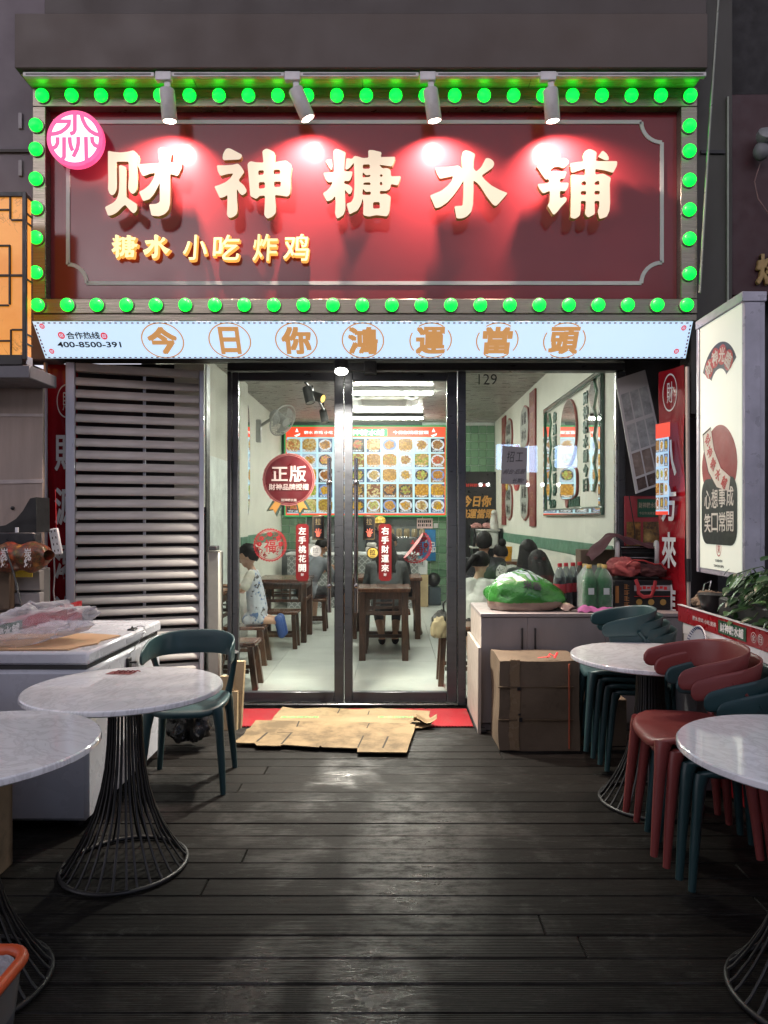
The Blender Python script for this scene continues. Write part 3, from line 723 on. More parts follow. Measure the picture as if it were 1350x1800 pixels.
# small gold neon-edged letters: two reuse the brush strokes above, scaled
DG = 4.915
def small(loops, cx, cy, sc):
    xs = [p[0] for l in loops for p in l]; ys = [p[1] for l in loops for p in l]
    mx, my = (min(xs)+max(xs))/2, (min(ys)+max(ys))/2
    o = letter_obj(loops, (cx-mx/sc, cy-my/sc), sc, DG, DG, DG+.02, m_gold, m_goldside)
    e = MB()
    for i, (dx, dy) in enumerate(((-.9,.3),(1.2,0),(0,-.8),(.9,1.2))): outline(e, loops, (cx-mx/sc+dx, cy-my/sc+dy), sc, DG, DG+.0215+.0004*i, DG+.032)
    part('letter_edge', e, m_goldside, o, smooth=0)
    return o
small(GL['c3'][1], 219, 433, 25.0); small(GL['c4'][1], 275, 433, 24.0)
for ch, cx, ww, hh in (('小', 343, 42, 44), ('吃', 398, 46, 44), ('炸', 466, 42, 47), ('鸡', 521, 44, 47)):
    b = MB(); k = DG/F; letters(b, ch, (gx(cx, DG), DG+.01, gz(435, DG)), ww*k, hh*k, d=.01, bold=.013, shear=.06)
    me = b.mesh('letter', [m_gold, m_goldside], 0, origin_of(sg))
    me.polygons.foreach_set('material_index', [0 if abs(p.normal.y) > .7 else 1 for p in me.polygons]); me.update(); lo_ = link('letter', me, sg); e = MB()
    for i, (dx, dy) in enumerate(((-.9,.3),(1.2,0),(0,-.8),(.9,1.2))): letters(e, ch, (gx(cx+dx, DG), DG+.027+.0004*i, gz(435+dy, DG)), ww*k, hh*k, d=.005, bold=.013, shear=.06)
    part('letter_edge', e, m_goldside, lo_, smooth=0)
# round logo
DLg = 4.86
cx, cy, rr = 131.5, 243.3, 49.4
b = MB(); b.prism([(gx(x, DLg), gz(y, DLg)) for x, y in arc(cx, cy, rr, 0, 360, 48)[:-1]], (0, DLg, 0), d=(0, .045, 0)); lg = part('logo', b, m_pink, sg, smooth=50)
b = MB(); b.prism([(gx(x, DLg-.003), gz(y, DLg-.003)) for x, y in arc(cx, cy, rr*.845, 0, 360, 48)[:-1]], (0, DLg-.003, 0), d=(0, .0025, 0)); part('logo_face', b, m_ice, lg, smooth=50)
b = MB()
for i, st in enumerate(([(215,330),(400,330),(570,328),(540,390),(480,470),(380,545),(280,580),(150,598)], [(662,130),(662,300),(662,510),(640,560),(565,590)], [(790,150),(825,300),(890,430),(980,530),(1080,590),(1200,620)],
   [(305,658),(305,780),(270,850),(180,900)], [(440,658),(440,850),(440,1060),(390,1140)], [(555,658),(560,760),(580,850),(615,935)], [(733,650),(733,780),(710,900),(630,1062)], [(890,650),(897,900),(905,1190)], [(1015,650),(1025,750),(1070,820),(1165,862)])):
    pts = [(gx(75+x/11.74, DLg-.006), gz(185+y/11.74, DLg-.006)) for x, y in st]
    b.prism(stroke(pts, 78/11.74*DLg/F), (0, DLg-.0056-.0001*i, 0), d=(0, .0025, 0))
part('logo_glyph', b, m_pink, lg, smooth=0)
# ---------------------------------------------------------------- sloping lit banner under the sign
bn = thing('lit_banner', 'long sloping white lit banner with tan characters in rings under the sign', 'light box', (0, 5.0, 2.6))
P0, P1 = W(57, 565, 4.9), W(1218, 565, 4.9); Q0, Q1 = W(80, 630, 5.07), W(1205, 630, 5.07)
nrm = Vector((0, P0.z-Q0.z, 0)); 
bv = (P0-Q0); bv.x = 0; bh = bv.length; bv.normalize(); bu = Vector((1,0,0)); bn_n = bu.cross(bv)   # bn_n points to the viewer
dn = -bn_n*.10
b = MB(); vs = [Q0, Q1, P1, P0]; b.add(vs+[v+dn for v in vs], [(0,1,2,3),(4,7,6,5),(0,4,5,1),(2,6,7,3),(0,3,7,4),(1,5,6,2)])
me = b.mesh('light_panel', [m_banner, m_post], 0, origin_of(bn))
me.polygons.foreach_set('material_index', [0 if p.normal.dot(bn_n) > .9 else 1 for p in me.polygons]); me.update(); link('light_panel', me, bn)
def onb(px, py, lift=.002):
    t = (630-py)/65.0; D = 5.07+(4.9-5.07)*t
    p = Q0+(P0-Q0)*t; return Vector((gx(px, D), p.y, p.z))+bn_n*lift
kb = 4.985/F
for ch, cx in zip('今日你鴻運當頭', (286, 404, 521, 638, 757, 874, 992)):
    b = MB(); sz = .60 if ch in '日' else .74
    letters(b, ch, onb(cx, 598), 66*kb*sz*(.85 if ch == '日' else 1), bh*.70, u=bu, v=bv, d=.0006, bold=.046); part('letter', b, m_tan, bn, smooth=0)
    b = MB(); c0 = onb(cx, 598, .001); ri, ro = .455*bh, .485*bh; n = 40
    vs = [c0+bu*(r*1.12*math.cos(2*math.pi*i/n))+bv*(r*math.sin(2*math.pi*i/n)) for r in (ri, ro) for i in range(n)]
    gaps = (lambda i: ch in '運當頭' and i in (4,5,14,15,16,24,25,34,35))
    b.add(vs, [(i, (i+1) % n, n+(i+1) % n, n+i) for i in range(n) if not gaps(i)]); part('ring', b, m_tan, bn, smooth=0)
b = MB(); letters(b, '合作热线', onb(146, 589), 58*kb, bh*.19, u=bu, v=bv, d=.0006, bold=.02); part('lettering', b, m_ink, bn, smooth=0); b = MB(); letters(b, '400-8500-391', onb(157, 605), 112*kb, bh*.15, u=bu, v=bv, d=.0006, bold=.025)
part('lettering', b, m_ink, bn, smooth=0)
for (cx, cy, r) in ((74,573,4.5),(91,617,4.5),(108,589,6),(183,590,6),(1202,576,4.5),(1189,617,4.5)):
    b = MB(); c0 = onb(cx, cy, .001); rr_ = r*kb
    vs = [c0+bu*(rr_*math.cos(2*math.pi*i/16))+bv*(rr_*1.1*math.sin(2*math.pi*i/16)) for i in range(16)]; b.add(vs, [list(range(16))])
    o = part('coin_mark', b, m_glowred, bn, smooth=0)
    b = MB(); c1 = onb(cx, cy, .002); q = rr_*.5
    for (a0, a1, h0, h1) in ((-1,1,.72,1.0),(-1,1,-1.0,-.72),(-1,-.7,-1,1),(.7,1,-1,1),(-.25,.25,-.4,.4)):
        b.add([c1+bu*q*a+bv*q*h for a, h in ((a0,h0),(a1,h0),(a1,h1),(a0,h1))], [(0,1,2,3)])
    part('coin_square', b, m_banner, o, smooth=0)
b = MB(); nd = 118
for i in range(nd):
    for (A, B_, tt) in ((onb(62,567.5), onb(1213,567.5), 0), (onb(82,628), onb(1203,628), 0)):
        p = A+(B_-A)*((i+.5)/nd); b.add([p+bu*.009+bv*.004, p-bu*.009+bv*.004, p-bu*.009-bv*.004, p+bu*.009-bv*.004], [(0,1,2,3)])
for i in range(9):
    for (A, B_) in ((onb(61,569), onb(82,626)), (onb(1214,569), onb(1203,626))):
        p = A+(B_-A)*((i+.5)/9); b.add([p+bu*.005+bv*.007, p-bu*.005+bv*.007, p-bu*.005-bv*.007, p+bu*.005-bv*.007], [(0,1,2,3)])
part('dashed_border', b, M('dull_red_ink', (.30,.07,.09), .5), bn, smooth=0, stuff=True)
# ---------------------------------------------------------------- track and four spotlights
tk = thing('lighting_track', 'white lighting track along the front edge of the gold soffit', 'lighting track', (0, 4.74, 4.40))
m_track = M('white_track', (.62,.60,.60), .35)
for (a, b_) in ((42, 272), (302, 500), (528, 736), (765, 950), (975, 1240)):
    b = MB(); b.box(gx(a,4.74), gx(b_,4.74), 4.725, 4.758, 4.398, 4.428, .003); rl = part('rail', b, m_track, tk)
    b = MB(); b.box(gx(a,4.74)+.02, gx(b_,4.74)-.02, 4.7235, 4.7255, 4.408, 4.416); part('slot', b, m_black, rl)
m_barrel = M('satin_white_barrel', (.52,.50,.48), .35)
m_lens = glow('spot_lens', (1.0,.88,.75), 22.0)
for (tx, lab, d, tgt) in ((288, 'first spotlight from the left, hanging straight over the first letter', (.05,.15,-1), (300, 330)), (514, 'spotlight tilted to the right over the gap between second and third letters', (.45,.15,-1), (540, 340)),
                     (751, 'third spotlight from the left, hanging over the fourth letter', (.16,.15,-1), (770, 340)), (962, 'rightmost spotlight, hanging over the left side of the last letter', (.12,.15,-1), (985, 330))):
    base = Vector((gx(tx,4.745), 4.745, 4.398)); t = thing('spotlight', 'white '+lab, 'spotlight', base, group='spotlights over the sign')
    b = MB(); b.box(base.x-.05, base.x+.055, 4.718, 4.764, 4.372, 4.430, .004); part('adapter', b, m_track, t)
    dv = Vector(d).normalized(); a0 = base+Vector((.02,0,-.075)); 
    b = MB(); b.tube([base+Vector((.03,0,-.02)), a0+dv*.03], .012, 10); b.box(base.x+.005, base.x+.045, 4.735, 4.755, 4.335, 4.372, .003); part('bracket', b, m_track, t)
    q = Vector((0,0,-1)).rotation_difference(dv).to_matrix().to_4x4()
    b = MB(); b.lathe([(.002,0),(.046,0),(.05,-.006),(.05,-.196),(.047,-.2),(.043,-.2),(.043,-.185)], a0, 28, q, True, False); part('barrel', b, m_barrel, t)
    b = MB(); b.lathe([(.0429,-.186),(.001,-.184)], a0, 24, q, False, True); part('lens', b, m_lens, t)
    ld = bpy.data.lights.new('lamp_light', 'SPOT'); lo = bpy.data.objects.new('lamp_light', ld); C.objects.link(lo); lo.parent = t
    ld.energy = 215; ld.color = (1.0,.74,.62); ld.spot_size = R(136); ld.spot_blend = 1.0; ld.shadow_soft_size = .026
    pos = a0+dv*.206; lo.location = pos-base
    aim = W(tgt[0], tgt[1], DP)-pos; lo.rotation_euler = aim.to_track_quat('-Z', 'Y').to_euler()
# small downlight over the door
dl = thing('door_downlight', 'small bright round lamp hanging over the middle of the glass doors', 'lamp', W(600, 645, 5.35))
b = MB(); b.lathe([(.055,.06),(.055,.0),(.05,-.004)], W(600,648,5.35), 24, capb=False); part('housing', b, m_frame, dl)
b = MB(); b.ball(W(600,653,5.35), (.05,.05,.028), 20, 10); part('diffuser', b, glow('downlight_diffuser', (1.0,.97,.86), 18), dl, smooth=80)
ld = bpy.data.lights.new('lamp_light', 'SPOT'); lo = bpy.data.objects.new('lamp_light', ld); C.objects.link(lo); lo.parent = dl
ld.energy = 800; ld.color = (1.0,.95,.82); ld.spot_size = R(114); ld.spot_blend = 1.0; ld.shadow_soft_size = .05
lo.location = (0,0,-.075); lo.rotation_euler = (R(-4), 0, 0)
b = MB(); b.box(gx(640,5.5), gx(662,5.5), 5.47, 5.55, gz(657,5.5), gz(636,5.5), .004); solo('door_sensor', b, m_frame, 'small grey sensor box on the header over the right door', 'sensor')
# ================================================================== glazed front: frame, two door leaves, right window
YD = 5.60
def X(px, D=YD): return gx(px, D)
def Z(py, D=YD): return gz(py, D)
fr = thing('door_frame', 'charcoal aluminium frame around the doors and the tall right window', 'door frame', (0, YD, 0))
for (a, b_, c, d) in ((402,1095,640,653.5), (402,408.5,655,1246), (804,818,655,1246), (1083,1096,655,1246)):
    b = MB(); b.box(X(a), X(b_), YD-.05, YD+.06, max(Z(d), 0), Z(c), .004); part('frame_bar', b, m_frame, fr)
b = MB(); b.box(X(408.6), X(803.8), YD-.06, YD+.08, .0, .014, .004); part('threshold', b, m_steel, fr)
b = MB(); b.box(X(1080), X(1083), YD-.03, YD-.005, .05, Z(655), .002); part('glazing_bead', b, m_steel, fr)
pane_m = m_glass
wn = thing('shop_window', 'tall fixed glass pane with a house number, right of the doors', 'window', (X(950), YD, .05))
b = MB(); b.box(X(818.5), X(1079.5), YD-.004, YD+.004, .05, Z(655)); part('pane', b, pane_m, wn)
b = MB(); b.box(X(818.5), X(1079.5), YD-.03, YD+.03, .0, .048, .003); part('sill_rail', b, m_frame, wn)
b = MB(); letters(b, '129', (X(857), YD-.006, Z(667)), .145, .082, d=.0012, bold=-.004); part('house_number', b, m_ink, wn, smooth=0)
nt_ = thing('notice_paper', 'handwritten grey notice taped inside a corner of the right window', 'paper notice', (X(903), YD-.008, Z(853)))
b = MB(); b.prism([(X(883),Z(784)), (X(926.5),Z(787)), (X(925),Z(853)), (X(880),Z(850))][::-1], (0, YD-.0085, 0), d=(0,.0015,0)); part('sheet', b, M('grey_paper', (.27,.26,.275), .8, var=.06), nt_)
b = MB(); letters(b, '招工', (X(905), YD-.0095, Z(803)), .125, .085, d=.0008, bold=-.006, space=1.15, shear=.08); part('handwriting', b, m_ink, nt_, smooth=0); b = MB()
letters(b, '前台·后厨', (X(904), YD-.0095, Z(829)), .165, .038, d=.0008, bold=-.004, shear=.12); part('handwriting', b, m_ink, nt_, smooth=0); b = MB(); letters(b, '长期!', (X(910), YD-.0095, Z(845)), .085, .036, d=.0008, bold=-.004, shear=.12)
part('handwriting', b, m_ink, nt_, smooth=0)

m_badge = M('dark_red_badge', (.062,.008,.010), .35, var=.06); m_badgepink = M('badge_rim', (.22,.08,.075), .4)
m_orange = M('orange_ribbon', (.30,.14,.03), .5); m_dkgreen = M('dark_green_ribbon', (.025,.045,.035), .5)
m_strip = M('red_strip_sticker', (.15,.009,.010), .4, var=.08); m_plaque = M('black_plaque', (.016,.016,.017), .35)
m_goldink = M('thin_gold_ink', (.26,.19,.09), .4); m_papercut = M('red_papercut', (.30,.016,.02), .5, var=.12); m_yell = M('yellow_sticker', (.62,.42,.08), .45)
m_pale = M('pale_sticker', (.52,.50,.47), .5)
YS = YD-.0065
def disc(b, px, py, r, y, n=40, ry=None, scal=0):
    pts = []
    for i in range(n):
        a = 2*math.pi*i/n; q = r*(1+scal*(.5+.5*math.cos(a*n/4)))
        pts.append((X(px+q*math.cos(a)), Z(py+(ry or q)*math.sin(a)) if not scal else Z(py+q*math.sin(a))))
    return b.prism(pts, (0, y, 0), d=(0, .0012, 0))
def annulus(b, px, py, r0, r1, y, n=48, a0=0, a1=360):
    c = Vector((X(px), y, Z(py))); k = .00448
    vs = [c+Vector((r*k*math.cos(R(a0+(a1-a0)*i/n)), 0, r*k*math.sin(R(a0+(a1-a0)*i/n)))) for r in (r0, r1) for i in range(n+1)]
    return b.add(vs, [(i, i+1, n+2+i, n+1+i) for i in range(n)])
def leaf(nm_label, x0, x1, g0, g1, hx):
    lf = thing('glass_door_leaf', nm_label, 'glass door', (X((x0+x1)/2), YD, .018))
    for (a, b_) in ((x0, g0-.15), (g1+.15, x1)):
        b = MB(); b.box(X(a), X(b_), YD-.028, YD+.028, .018, Z(655.2), .005); part('stile', b, m_frame, lf)
    for (c, d) in ((655.4, 670), (1215, 1235.5)):
        b = MB(); b.box(X(g0), X(g1), YD-.026, YD+.026, max(.019, Z(d)), Z(c), .005); part('rail', b, m_frame, lf)
    b = MB(); b.box(X(g0), X(g1), YD-.004, YD+.004, Z(1214.8), Z(670.2)); part('pane', b, pane_m, lf)
    b = MB(); b.tube([(X(hx), YD-.085, Z(1074)), (X(hx), YD-.085, Z(950)), (X(hx), YD-.085, Z(807))], .0165, 14); hd = part('handle', b, m_chrome, lf)
    for py in (850, 1028):
        b = MB(); b.tube([(X(hx), YD-.085, Z(py)), (X(hx), YD-.03, Z(py))], .013, 10); b.ball((X(hx), YD-.085, Z(py)), .024, 12, 8); part('standoff', b, m_chrome, hd)
    return lf
L1 = leaf('left glass door leaf with the round red badge sticker', 409.5, 604.3, 420, 588, 580.5)
L2 = leaf('right glass door leaf with the half peeled red papercut', 605.7, 803, 620, 785, 627)
# badge
b = MB(); disc(b, 508, 843, 45.5, YS, 64, scal=.025); bd = part('badge_sticker', b, m_badge, L1, smooth=0)
b = MB(); annulus(b, 508, 843, 42, 43, YS-.0006); annulus(b, 508, 843, 44.4, 46.2, YS-.0006); part('badge_rim', b, m_badgepink, bd, smooth=0)
b = MB(); letters(b, '正版', (X(508), YS-.001, Z(833)), 60*.00448, 28*.00448, d=.0008, bold=.022, space=1.1); m_bt = M('badge_text', (.34,.27,.25), .5); part('lettering', b, m_bt, bd, smooth=0); b = MB(); letters(b, '財神品牌授權', (X(508), YS-.001, Z(856)), 70*.00448, 11*.00448, d=.0008, bold=.018)
part('lettering', b, m_bt, bd, smooth=0); b = MB(); letters(b, '財神糖水鋪', (X(508), YS-.001, Z(879)), 27*.00448, 5*.00448, d=.0006, bold=.005); part('lettering', b, m_bt, bd, smooth=0)
for (poly, mm) in (([(480,879),(497,886),(487,909),(481,897),(468,899)], m_dkgreen), ([(484,881),(494,885),(484,903),(480,895),(473,896)], m_orange),
                   ([(520,886),(537,879),(547,897),(535,896),(527,909)], m_dkgreen), ([(523,885),(533,881),(541,895),(533,893),(527,902)], m_orange)):
    b = MB(); b.prism([(X(x), Z(y)) for x, y in poly][::-1], (0, YS+(.0005 if mm is m_dkgreen else -.0012), 0), d=(0,.001,0)); part('ribbon', b, mm, bd, smooth=0)
def strip(lf, px, txt):
    ch = 4; x0, x1, y0, y1 = px-11.2, px+11.2, 921, 1021
    poly = [(x0+ch,y0),(x1-ch,y0),(x1,y0+ch),(x1,y1-ch),(x1-ch,y1),(x0+ch,y1),(x0,y1-ch),(x0,y0+ch)]
    b = MB(); b.prism([(X(x),Z(y)) for x,y in poly], (0,YS,0), d=(0,.0012,0)); st = part('strip_sticker', b, m_strip, lf, smooth=0)
    b = MB()
    for i, c in enumerate(txt): letters(b, c, (X(px), YS-.0008, Z(933+i*16.3)), 13*.00448, 13*.00448, d=.0006, bold=.022)
    letters(b, '財', (X(px), YS-.0008, Z(1010)), 5*.00448, 5*.00448, d=.0006, bold=.01)
    part('lettering', b, m_whiteink, st, smooth=0)
strip(L1, 531.5, '左手桃花開'); strip(L2, 677, '右手財運來')
for lf, px in ((L1, 559.5), (L2, 649)):
    b = MB(); b.box(X(px-10.5), X(px+10.5), YS-.004, YS+.001, Z(949), Z(906.5), .002); pq = part('push_plaque', b, m_plaque, lf)
    b = MB(); letters(b, '拉', (X(px), YS-.0046, Z(917)), 10*.00448, 11*.00448, d=.0005, bold=.0)
    for (u0,u1,v0,v1) in ((-9.2,9.2,907.8,908.4),(-9.2,9.2,947.2,947.8),(-9.2,-8.8,907.8,947.8),(8.8,9.2,907.8,947.8)): b.box(X(px+u0), X(px+u1), YS-.0048, YS-.0041, Z(v1), Z(v0))
    part('lettering', b, m_goldink, pq, smooth=0)
    b = MB()
    for i in range(5):
        a = R(-42+i*24); q = (8.5,11,11.5,11,7.5)[i]; b.prism(stroke([(X(px),Z(940)), (X(px+q*math.sin(a)),Z(940-q*math.cos(a)))], .0075), (0, YS-.0046-.0001*i, 0), d=(0,.0005,0))
    b.prism([(X(x),Z(y)) for x,y in arc(px,940.5,3.6,0,360,12)[:-1]], (0, YS-.0047, 0), d=(0,.0006,0)); part('hand_mark', b, M('coral_ink', (.62,.14,.09), .5), pq, smooth=0)
for lf, px, py, mm, mt in ((L1, 555, 968.5, m_pale, M('grey_ink', (.12,.12,.12), .5)), (L2, 655, 972, m_yell, m_ink)):
    b = MB(); disc(b, px, py, 10.5, YS, 32); st = part('pull_sticker', b, mm, lf, smooth=0)
    b = MB(); annulus(b, px, py, 9.0 if mm is m_yell else 9.9, 10.5, YS-.0004, 32); letters(b, '拉', (X(px), YS-.0006, Z(py-1.5)), 10*.00448, 10*.00448, d=.0005, bold=.012 if mm is m_yell else -.004)
    letters(b, 'PULL', (X(px), YS-.0006, Z(py+6.5)), 8*.00448, 2.4*.00448, d=.0005); part('lettering', b, mt, st, smooth=0)
def papercut(lf, px, py, r, half=None):
    """round openwork paper cut: scalloped rim, flowers, cloud tracery and the fortune character; half keeps one side of the fold line"""
    b = MB(); k = .00448; c = Vector((X(px), YS, Z(py))); rnd = random.Random(int(px))
    def keep(x, z): return True if half is None else (x*half[0]+z*half[1]) > half[2]
    n = 72
    def ring(r0, r1, y, seg):
        for i in range(n):
            if seg and i % seg == 0: continue
            q = [(rr*math.cos(2*math.pi*j/n), rr*math.sin(2*math.pi*j/n)) for rr, j in ((r0,i),(r0,i+1),(r1,i+1),(r1,i))]
            if all(keep(*p) for p in q): b.add([c+Vector((p[0]*k, y, p[1]*k)) for p in q], [(0,1,2,3)])
    ring(r*.93, r, 0, 0); ring(r*.86, r*.895, 0, 0); ring(r, r*1.035, 0, 2)
    for i in range(72):                                   # tracery
        a = rnd.uniform(0, 6.283); q = rnd.uniform(.5, .82)*r
        if math.sin(a) > .1 and rnd.random() < .6: continue
        x0, z0 = q*math.cos(a), q*math.sin(a); L = rnd.uniform(2, 5); t = rnd.uniform(0, 3.14)
        pts = [(x0+L*math.cos(t+s*1.6)*(.4+.6*s), z0+L*math.sin(t+s*1.6)*(.4+.6*s)) for s in (0,.33,.66,1)]
        if all(keep(*p) for p in pts): b.prism([(p[0]*k, p[1]*k) for p in stroke(pts, 1.5)], c, d=(0,.0005,0))
    for a in (90, 38, 142, 5, 175):                       # flowers
        x0, z0 = .66*r*math.cos(R(a)), .66*r*math.sin(R(a))
        for j in range(5):
            x1, z1 = x0+2.6*math.cos(j*1.2566), z0+2.6*math.sin(j*1.2566)
            if keep(x1, z1): b.prism([((x1+2.1*math.cos(t*.7854))*k, (z1+2.1*math.sin(t*.7854))*k) for t in range(8)], c+Vector((0,-.0002*j,0)), d=(0,.0005,0))
    o = part('papercut_sticker', b, m_papercut, lf, smooth=0)
    b = MB()
    letters(b, '福', c+Vector(((3 if half else 0)*k, -.001, -1*k)), r*.72*k, r*.78*k, d=.0005, bold=.014)
    part('lettering', b, m_papercut, o, smooth=0)
    if half:
        fb = MB(); p0 = (-.93*r*k, -.26*r*k); nx, nz = half[0], half[1]; ln = math.hypot(nx, nz); tx, tz = -nz/ln, nx/ln
        m0 = (nx/ln*half[2]/ln, nz/ln*half[2]/ln); s = math.sqrt(max(0, r*r-(half[2]/ln)**2))
        pts = []
        for i in range(13):
            t = -s+2*s*i/12; bulge = math.sqrt(max(0, r*r-t*t))-abs(half[2])/ln
            pts.append((m0[0]+tx*t, m0[1]+tz*t, bulge))
        vs = [c+Vector((p[0]*k, -.002, p[1]*k)) for p in pts]+[c+Vector(((p[0]+nx/ln*p[2]*.18)*k, -.006-.012*min(1, p[2]/10), (p[1]+nz/ln*p[2]*.18)*k)) for p in pts]
        fb.add(vs, [(i, i+1, 14+i, 13+i) for i in range(12)]); part('folded_flap', fb, M('pale_red_paper', (.14,.035,.035), .6), o)
papercut(L1, 475, 958, 28.5); papercut(L2, 729, 960, 29.5, (.72, -.55, -3.0))

# red mat, flattened cardboard and the loose scrap on it
b = MB(); b.box(-1.19, .565, 4.965, 5.425, .001, .011, .004); solo('door_mat', b, m_mat, 'long red mesh mat lying in front of the glass doors', 'mat')
b = MB(); b.box(.575, .64, 4.84, 5.5, .0005, .02, .004); solo('floor_trim', b, m_frame, 'dark metal trim strip on the deck at the right end of the red mat', 'trim strip')
m_card2 = mk_cardboard('stained_cardboard', (.235,.168,.092), stain=.95)
def sheet(name, px_pts, z, label, mm=None):
    pts = [flo(*p) for p in px_pts]; b = MB()
    b.prism([(p.x, p.y) for p in pts], (0,0,z), u=(1,0,0), v=(0,1,0), d=(0,0,.006))
    return solo(name, b, mm or m_card, label, 'cardboard', loc=(sum(p.x for p in pts)/len(pts), sum(p.y for p in pts)/len(pts), z), smooth=0)
s1 = sheet('cardboard_sheet', [(476,1273),(483,1262),(497,1246.5),(520,1250),(570,1248),(625,1251),(668,1249),(756,1254),(754,1262),(759,1279),(740,1284),(690,1283),(600,1285),(510,1284)], .0125, 'rear flattened cardboard sheet with faint green print, half on the red mat')
b = MB()
for cx in (527, 698):
    c = flo(cx, 1265); letters(b, '回收再利用', (c.x, c.y, .0192), .27, .045, u=(1,0,0), v=(0,1,0), d=.0004, bold=.03)
o = part('green_print', b, M('faded_green_ink', (.20,.40,.14), .7), s1, smooth=0)
zf = lambda pts: [(380+x/2.8125, 1220+y/2.8125) for x, y in pts]
s2 = sheet('cardboard_sheet', zf([(196,150),(300,151),(415,153),(520,153),(600,156),(750,160),(948,166),(985,173),(978,205),(965,240),(942,312),(820,311),(697,310),(699,291),(640,289),(522,285),(516,279),(505,286),(420,279),(330,273),(322,276),(316,279),(200,277),(192,266),(95,263),(100,250),(135,225),(150,195),(165,190)]), .024, 'front flattened cardboard sheet with slotted flaps and a dark stain, nearest the camera', m_card2)
m_slit = M('cardboard_slit', (.02,.014,.009), .9)
def slits(par, lst, z):
    for (a_, c_, w_) in lst:
        p, q = (flo(*zf([t])[0]) for t in (a_, c_)); b = MB(); b.prism(stroke([(p.x,p.y),(q.x,q.y)], w_), (0,0,z), u=(1,0,0), v=(0,1,0), d=(0,0,.0006)); part('slit', b, m_slit, par, smooth=0)
slits(s2, [((410,155),(399,183),.010),((254,212),(200,258),.014),((372,214),(322,271),.012),((300,212),(378,212),.006),((728,228),(700,288),.009),((850,232),(824,290),.012),((757,165),(745,190),.007)], .0301)
slits(s1, [((612,85),(600,108),.008),((757,95),(750,115),.007)], .0187)
rng = random.Random(4); b = MB()
for i in range(3):
    c = flo(738+i*6, 1276+i*2); 
    def fn(u, v, c=c, i=i): return Vector((c.x-.07+.14*u, c.y-.035+.07*v, .028+.022*i+.02*math.sin(u*5+i)+.012*math.sin(v*6+i*2)))
    b.grid(fn, 7, 5)
solo('cardboard_scrap', b, m_card, 'small torn and curled cardboard scrap on the right end of the flat sheets', 'cardboard', smooth=30)
# ================================================================== left side: louvre screen, banner, lantern, freezer
A = Vector((gx(116,5.2), 5.2, 0)); B_ = Vector((gx(358,5.5), 5.5, 0)); ud = (B_-A).normalized(); ang = math.atan2(ud.y, ud.x); Ls = (B_-A).length
lv = thing('louvre_screen', 'tall taupe metal louvre screen standing left of the doors, behind the white freezer', 'louvre screen', A, ang)
for (x0, x1, nm, y0, y1) in ((0, .062, 'post', -.03, .05), (Ls-.034, Ls, 'post', -.03, .05), (Ls*.555-.011, Ls*.555+.011, 'mullion', .045, .062)):
    b = MB(); b.box(x0, x1, y0, y1, .0, 2.60, .004); part(nm, b, m_post, lv, local=True)
b = MB(); b.box(.064, Ls-.036, -.02, .05, 2.54, 2.60, .004); part('top_bar', b, m_slat, lv, local=True)
b = MB(); sec = [(y*.9, z*.80) for y, z in [(-.012,-.039),(-.020,-.036),(-.024,-.024),(-.018,.002),(-.004,.026),(.016,.040),(.020,.036),(.002,.020),(-.012,-.002),(-.016,-.024)]]
L0, L1_ = .064, Ls-.036
b.add([(L0, y, z) for y, z in sec]+[(L1_, y, z) for y, z in sec], [list(range(10))[::-1], list(range(10,20))]+[(i, (i+1) % 10, 10+(i+1) % 10, 10+i) for i in range(10)])
slat_me = b.mesh('slat', m_slat, 50)
for i in range(27): share('slat', slat_me, lv, (0, 0, .14+i*.0895), (R(random.uniform(-3,3)), 0, random.uniform(-.0012,.0012)))
# white fridge-like appliance tucked between screen and doors
ap = thing('cabinet_appliance', 'narrow white appliance standing in the gap between louvre and doors', 'appliance', (X(381), 5.54, 0))
b = MB(); b.box(X(364,5.5), X(386,5.5), 5.50, 5.625, .012, gz(968,5.5), .012); part('body', b, M('beige_appliance', (.30,.285,.25), .4), ap)
b = MB(); b.box(X(364,5.5)+.004, X(388,5.5)-.006, 5.492, 5.499, gz(966,5.5)-.02, gz(966,5.5)-.012); b.box(X(366,5.5), X(380,5.5), 5.51, 5.6, gz(968,5.5)+.001, gz(960,5.5), .004); part('lid_trim', b, m_gasket, ap)
# red vertical banner on the left, characters partly behind the post
lb = thing('vertical_banner', 'tall red vinyl banner with white characters, left of the louvre screen', 'banner', (gx(100,5.1), 5.30, gz(1100,5.1)))
def bfn(u, v): 
    x = gx(83,5.27)+u*.22; return Vector((x, 5.28+.008*math.sin(v*17+u*3)+.006*math.sin(u*9+v*5), gz(1100,5.27)+v*(gz(640,5.27)-gz(1100,5.27))))
b = MB(); b.grid(bfn, 12, 50); part('vinyl', b, m_redplastic, lb, smooth=80)
b = MB()
for ch, py in zip('財源滾進', (795, 890, 985, 1080)): letters(b, ch, (gx(117,5.26), 5.258, gz(py,5.26)), .17, .27, d=.0006, bold=.02)
part('lettering', b, m_whiteink, lb, smooth=0)
b = MB(); c = Vector((gx(117,5.26), 5.258, gz(705,5.26)))
n = 36; vs = [c+Vector((r*.072*math.cos(2*math.pi*i/n), 0, r*.125*math.sin(2*math.pi*i/n))) for r in (.92,1) for i in range(n)]; b.add(vs, [(i,(i+1)%n,n+(i+1)%n,n+i) for i in range(n)])
letters(b, '財', c, .055, .14, d=.0006); part('round_mark', b, m_whiteink, lb, smooth=0)
b = MB(); b.box(gx(78.5,5.2), gx(83,5.2), 5.18, 5.21, .3, 2.6, .003); solo('slim_post', b, m_post, 'slim pale metal post at the left edge of the red banner', 'post')
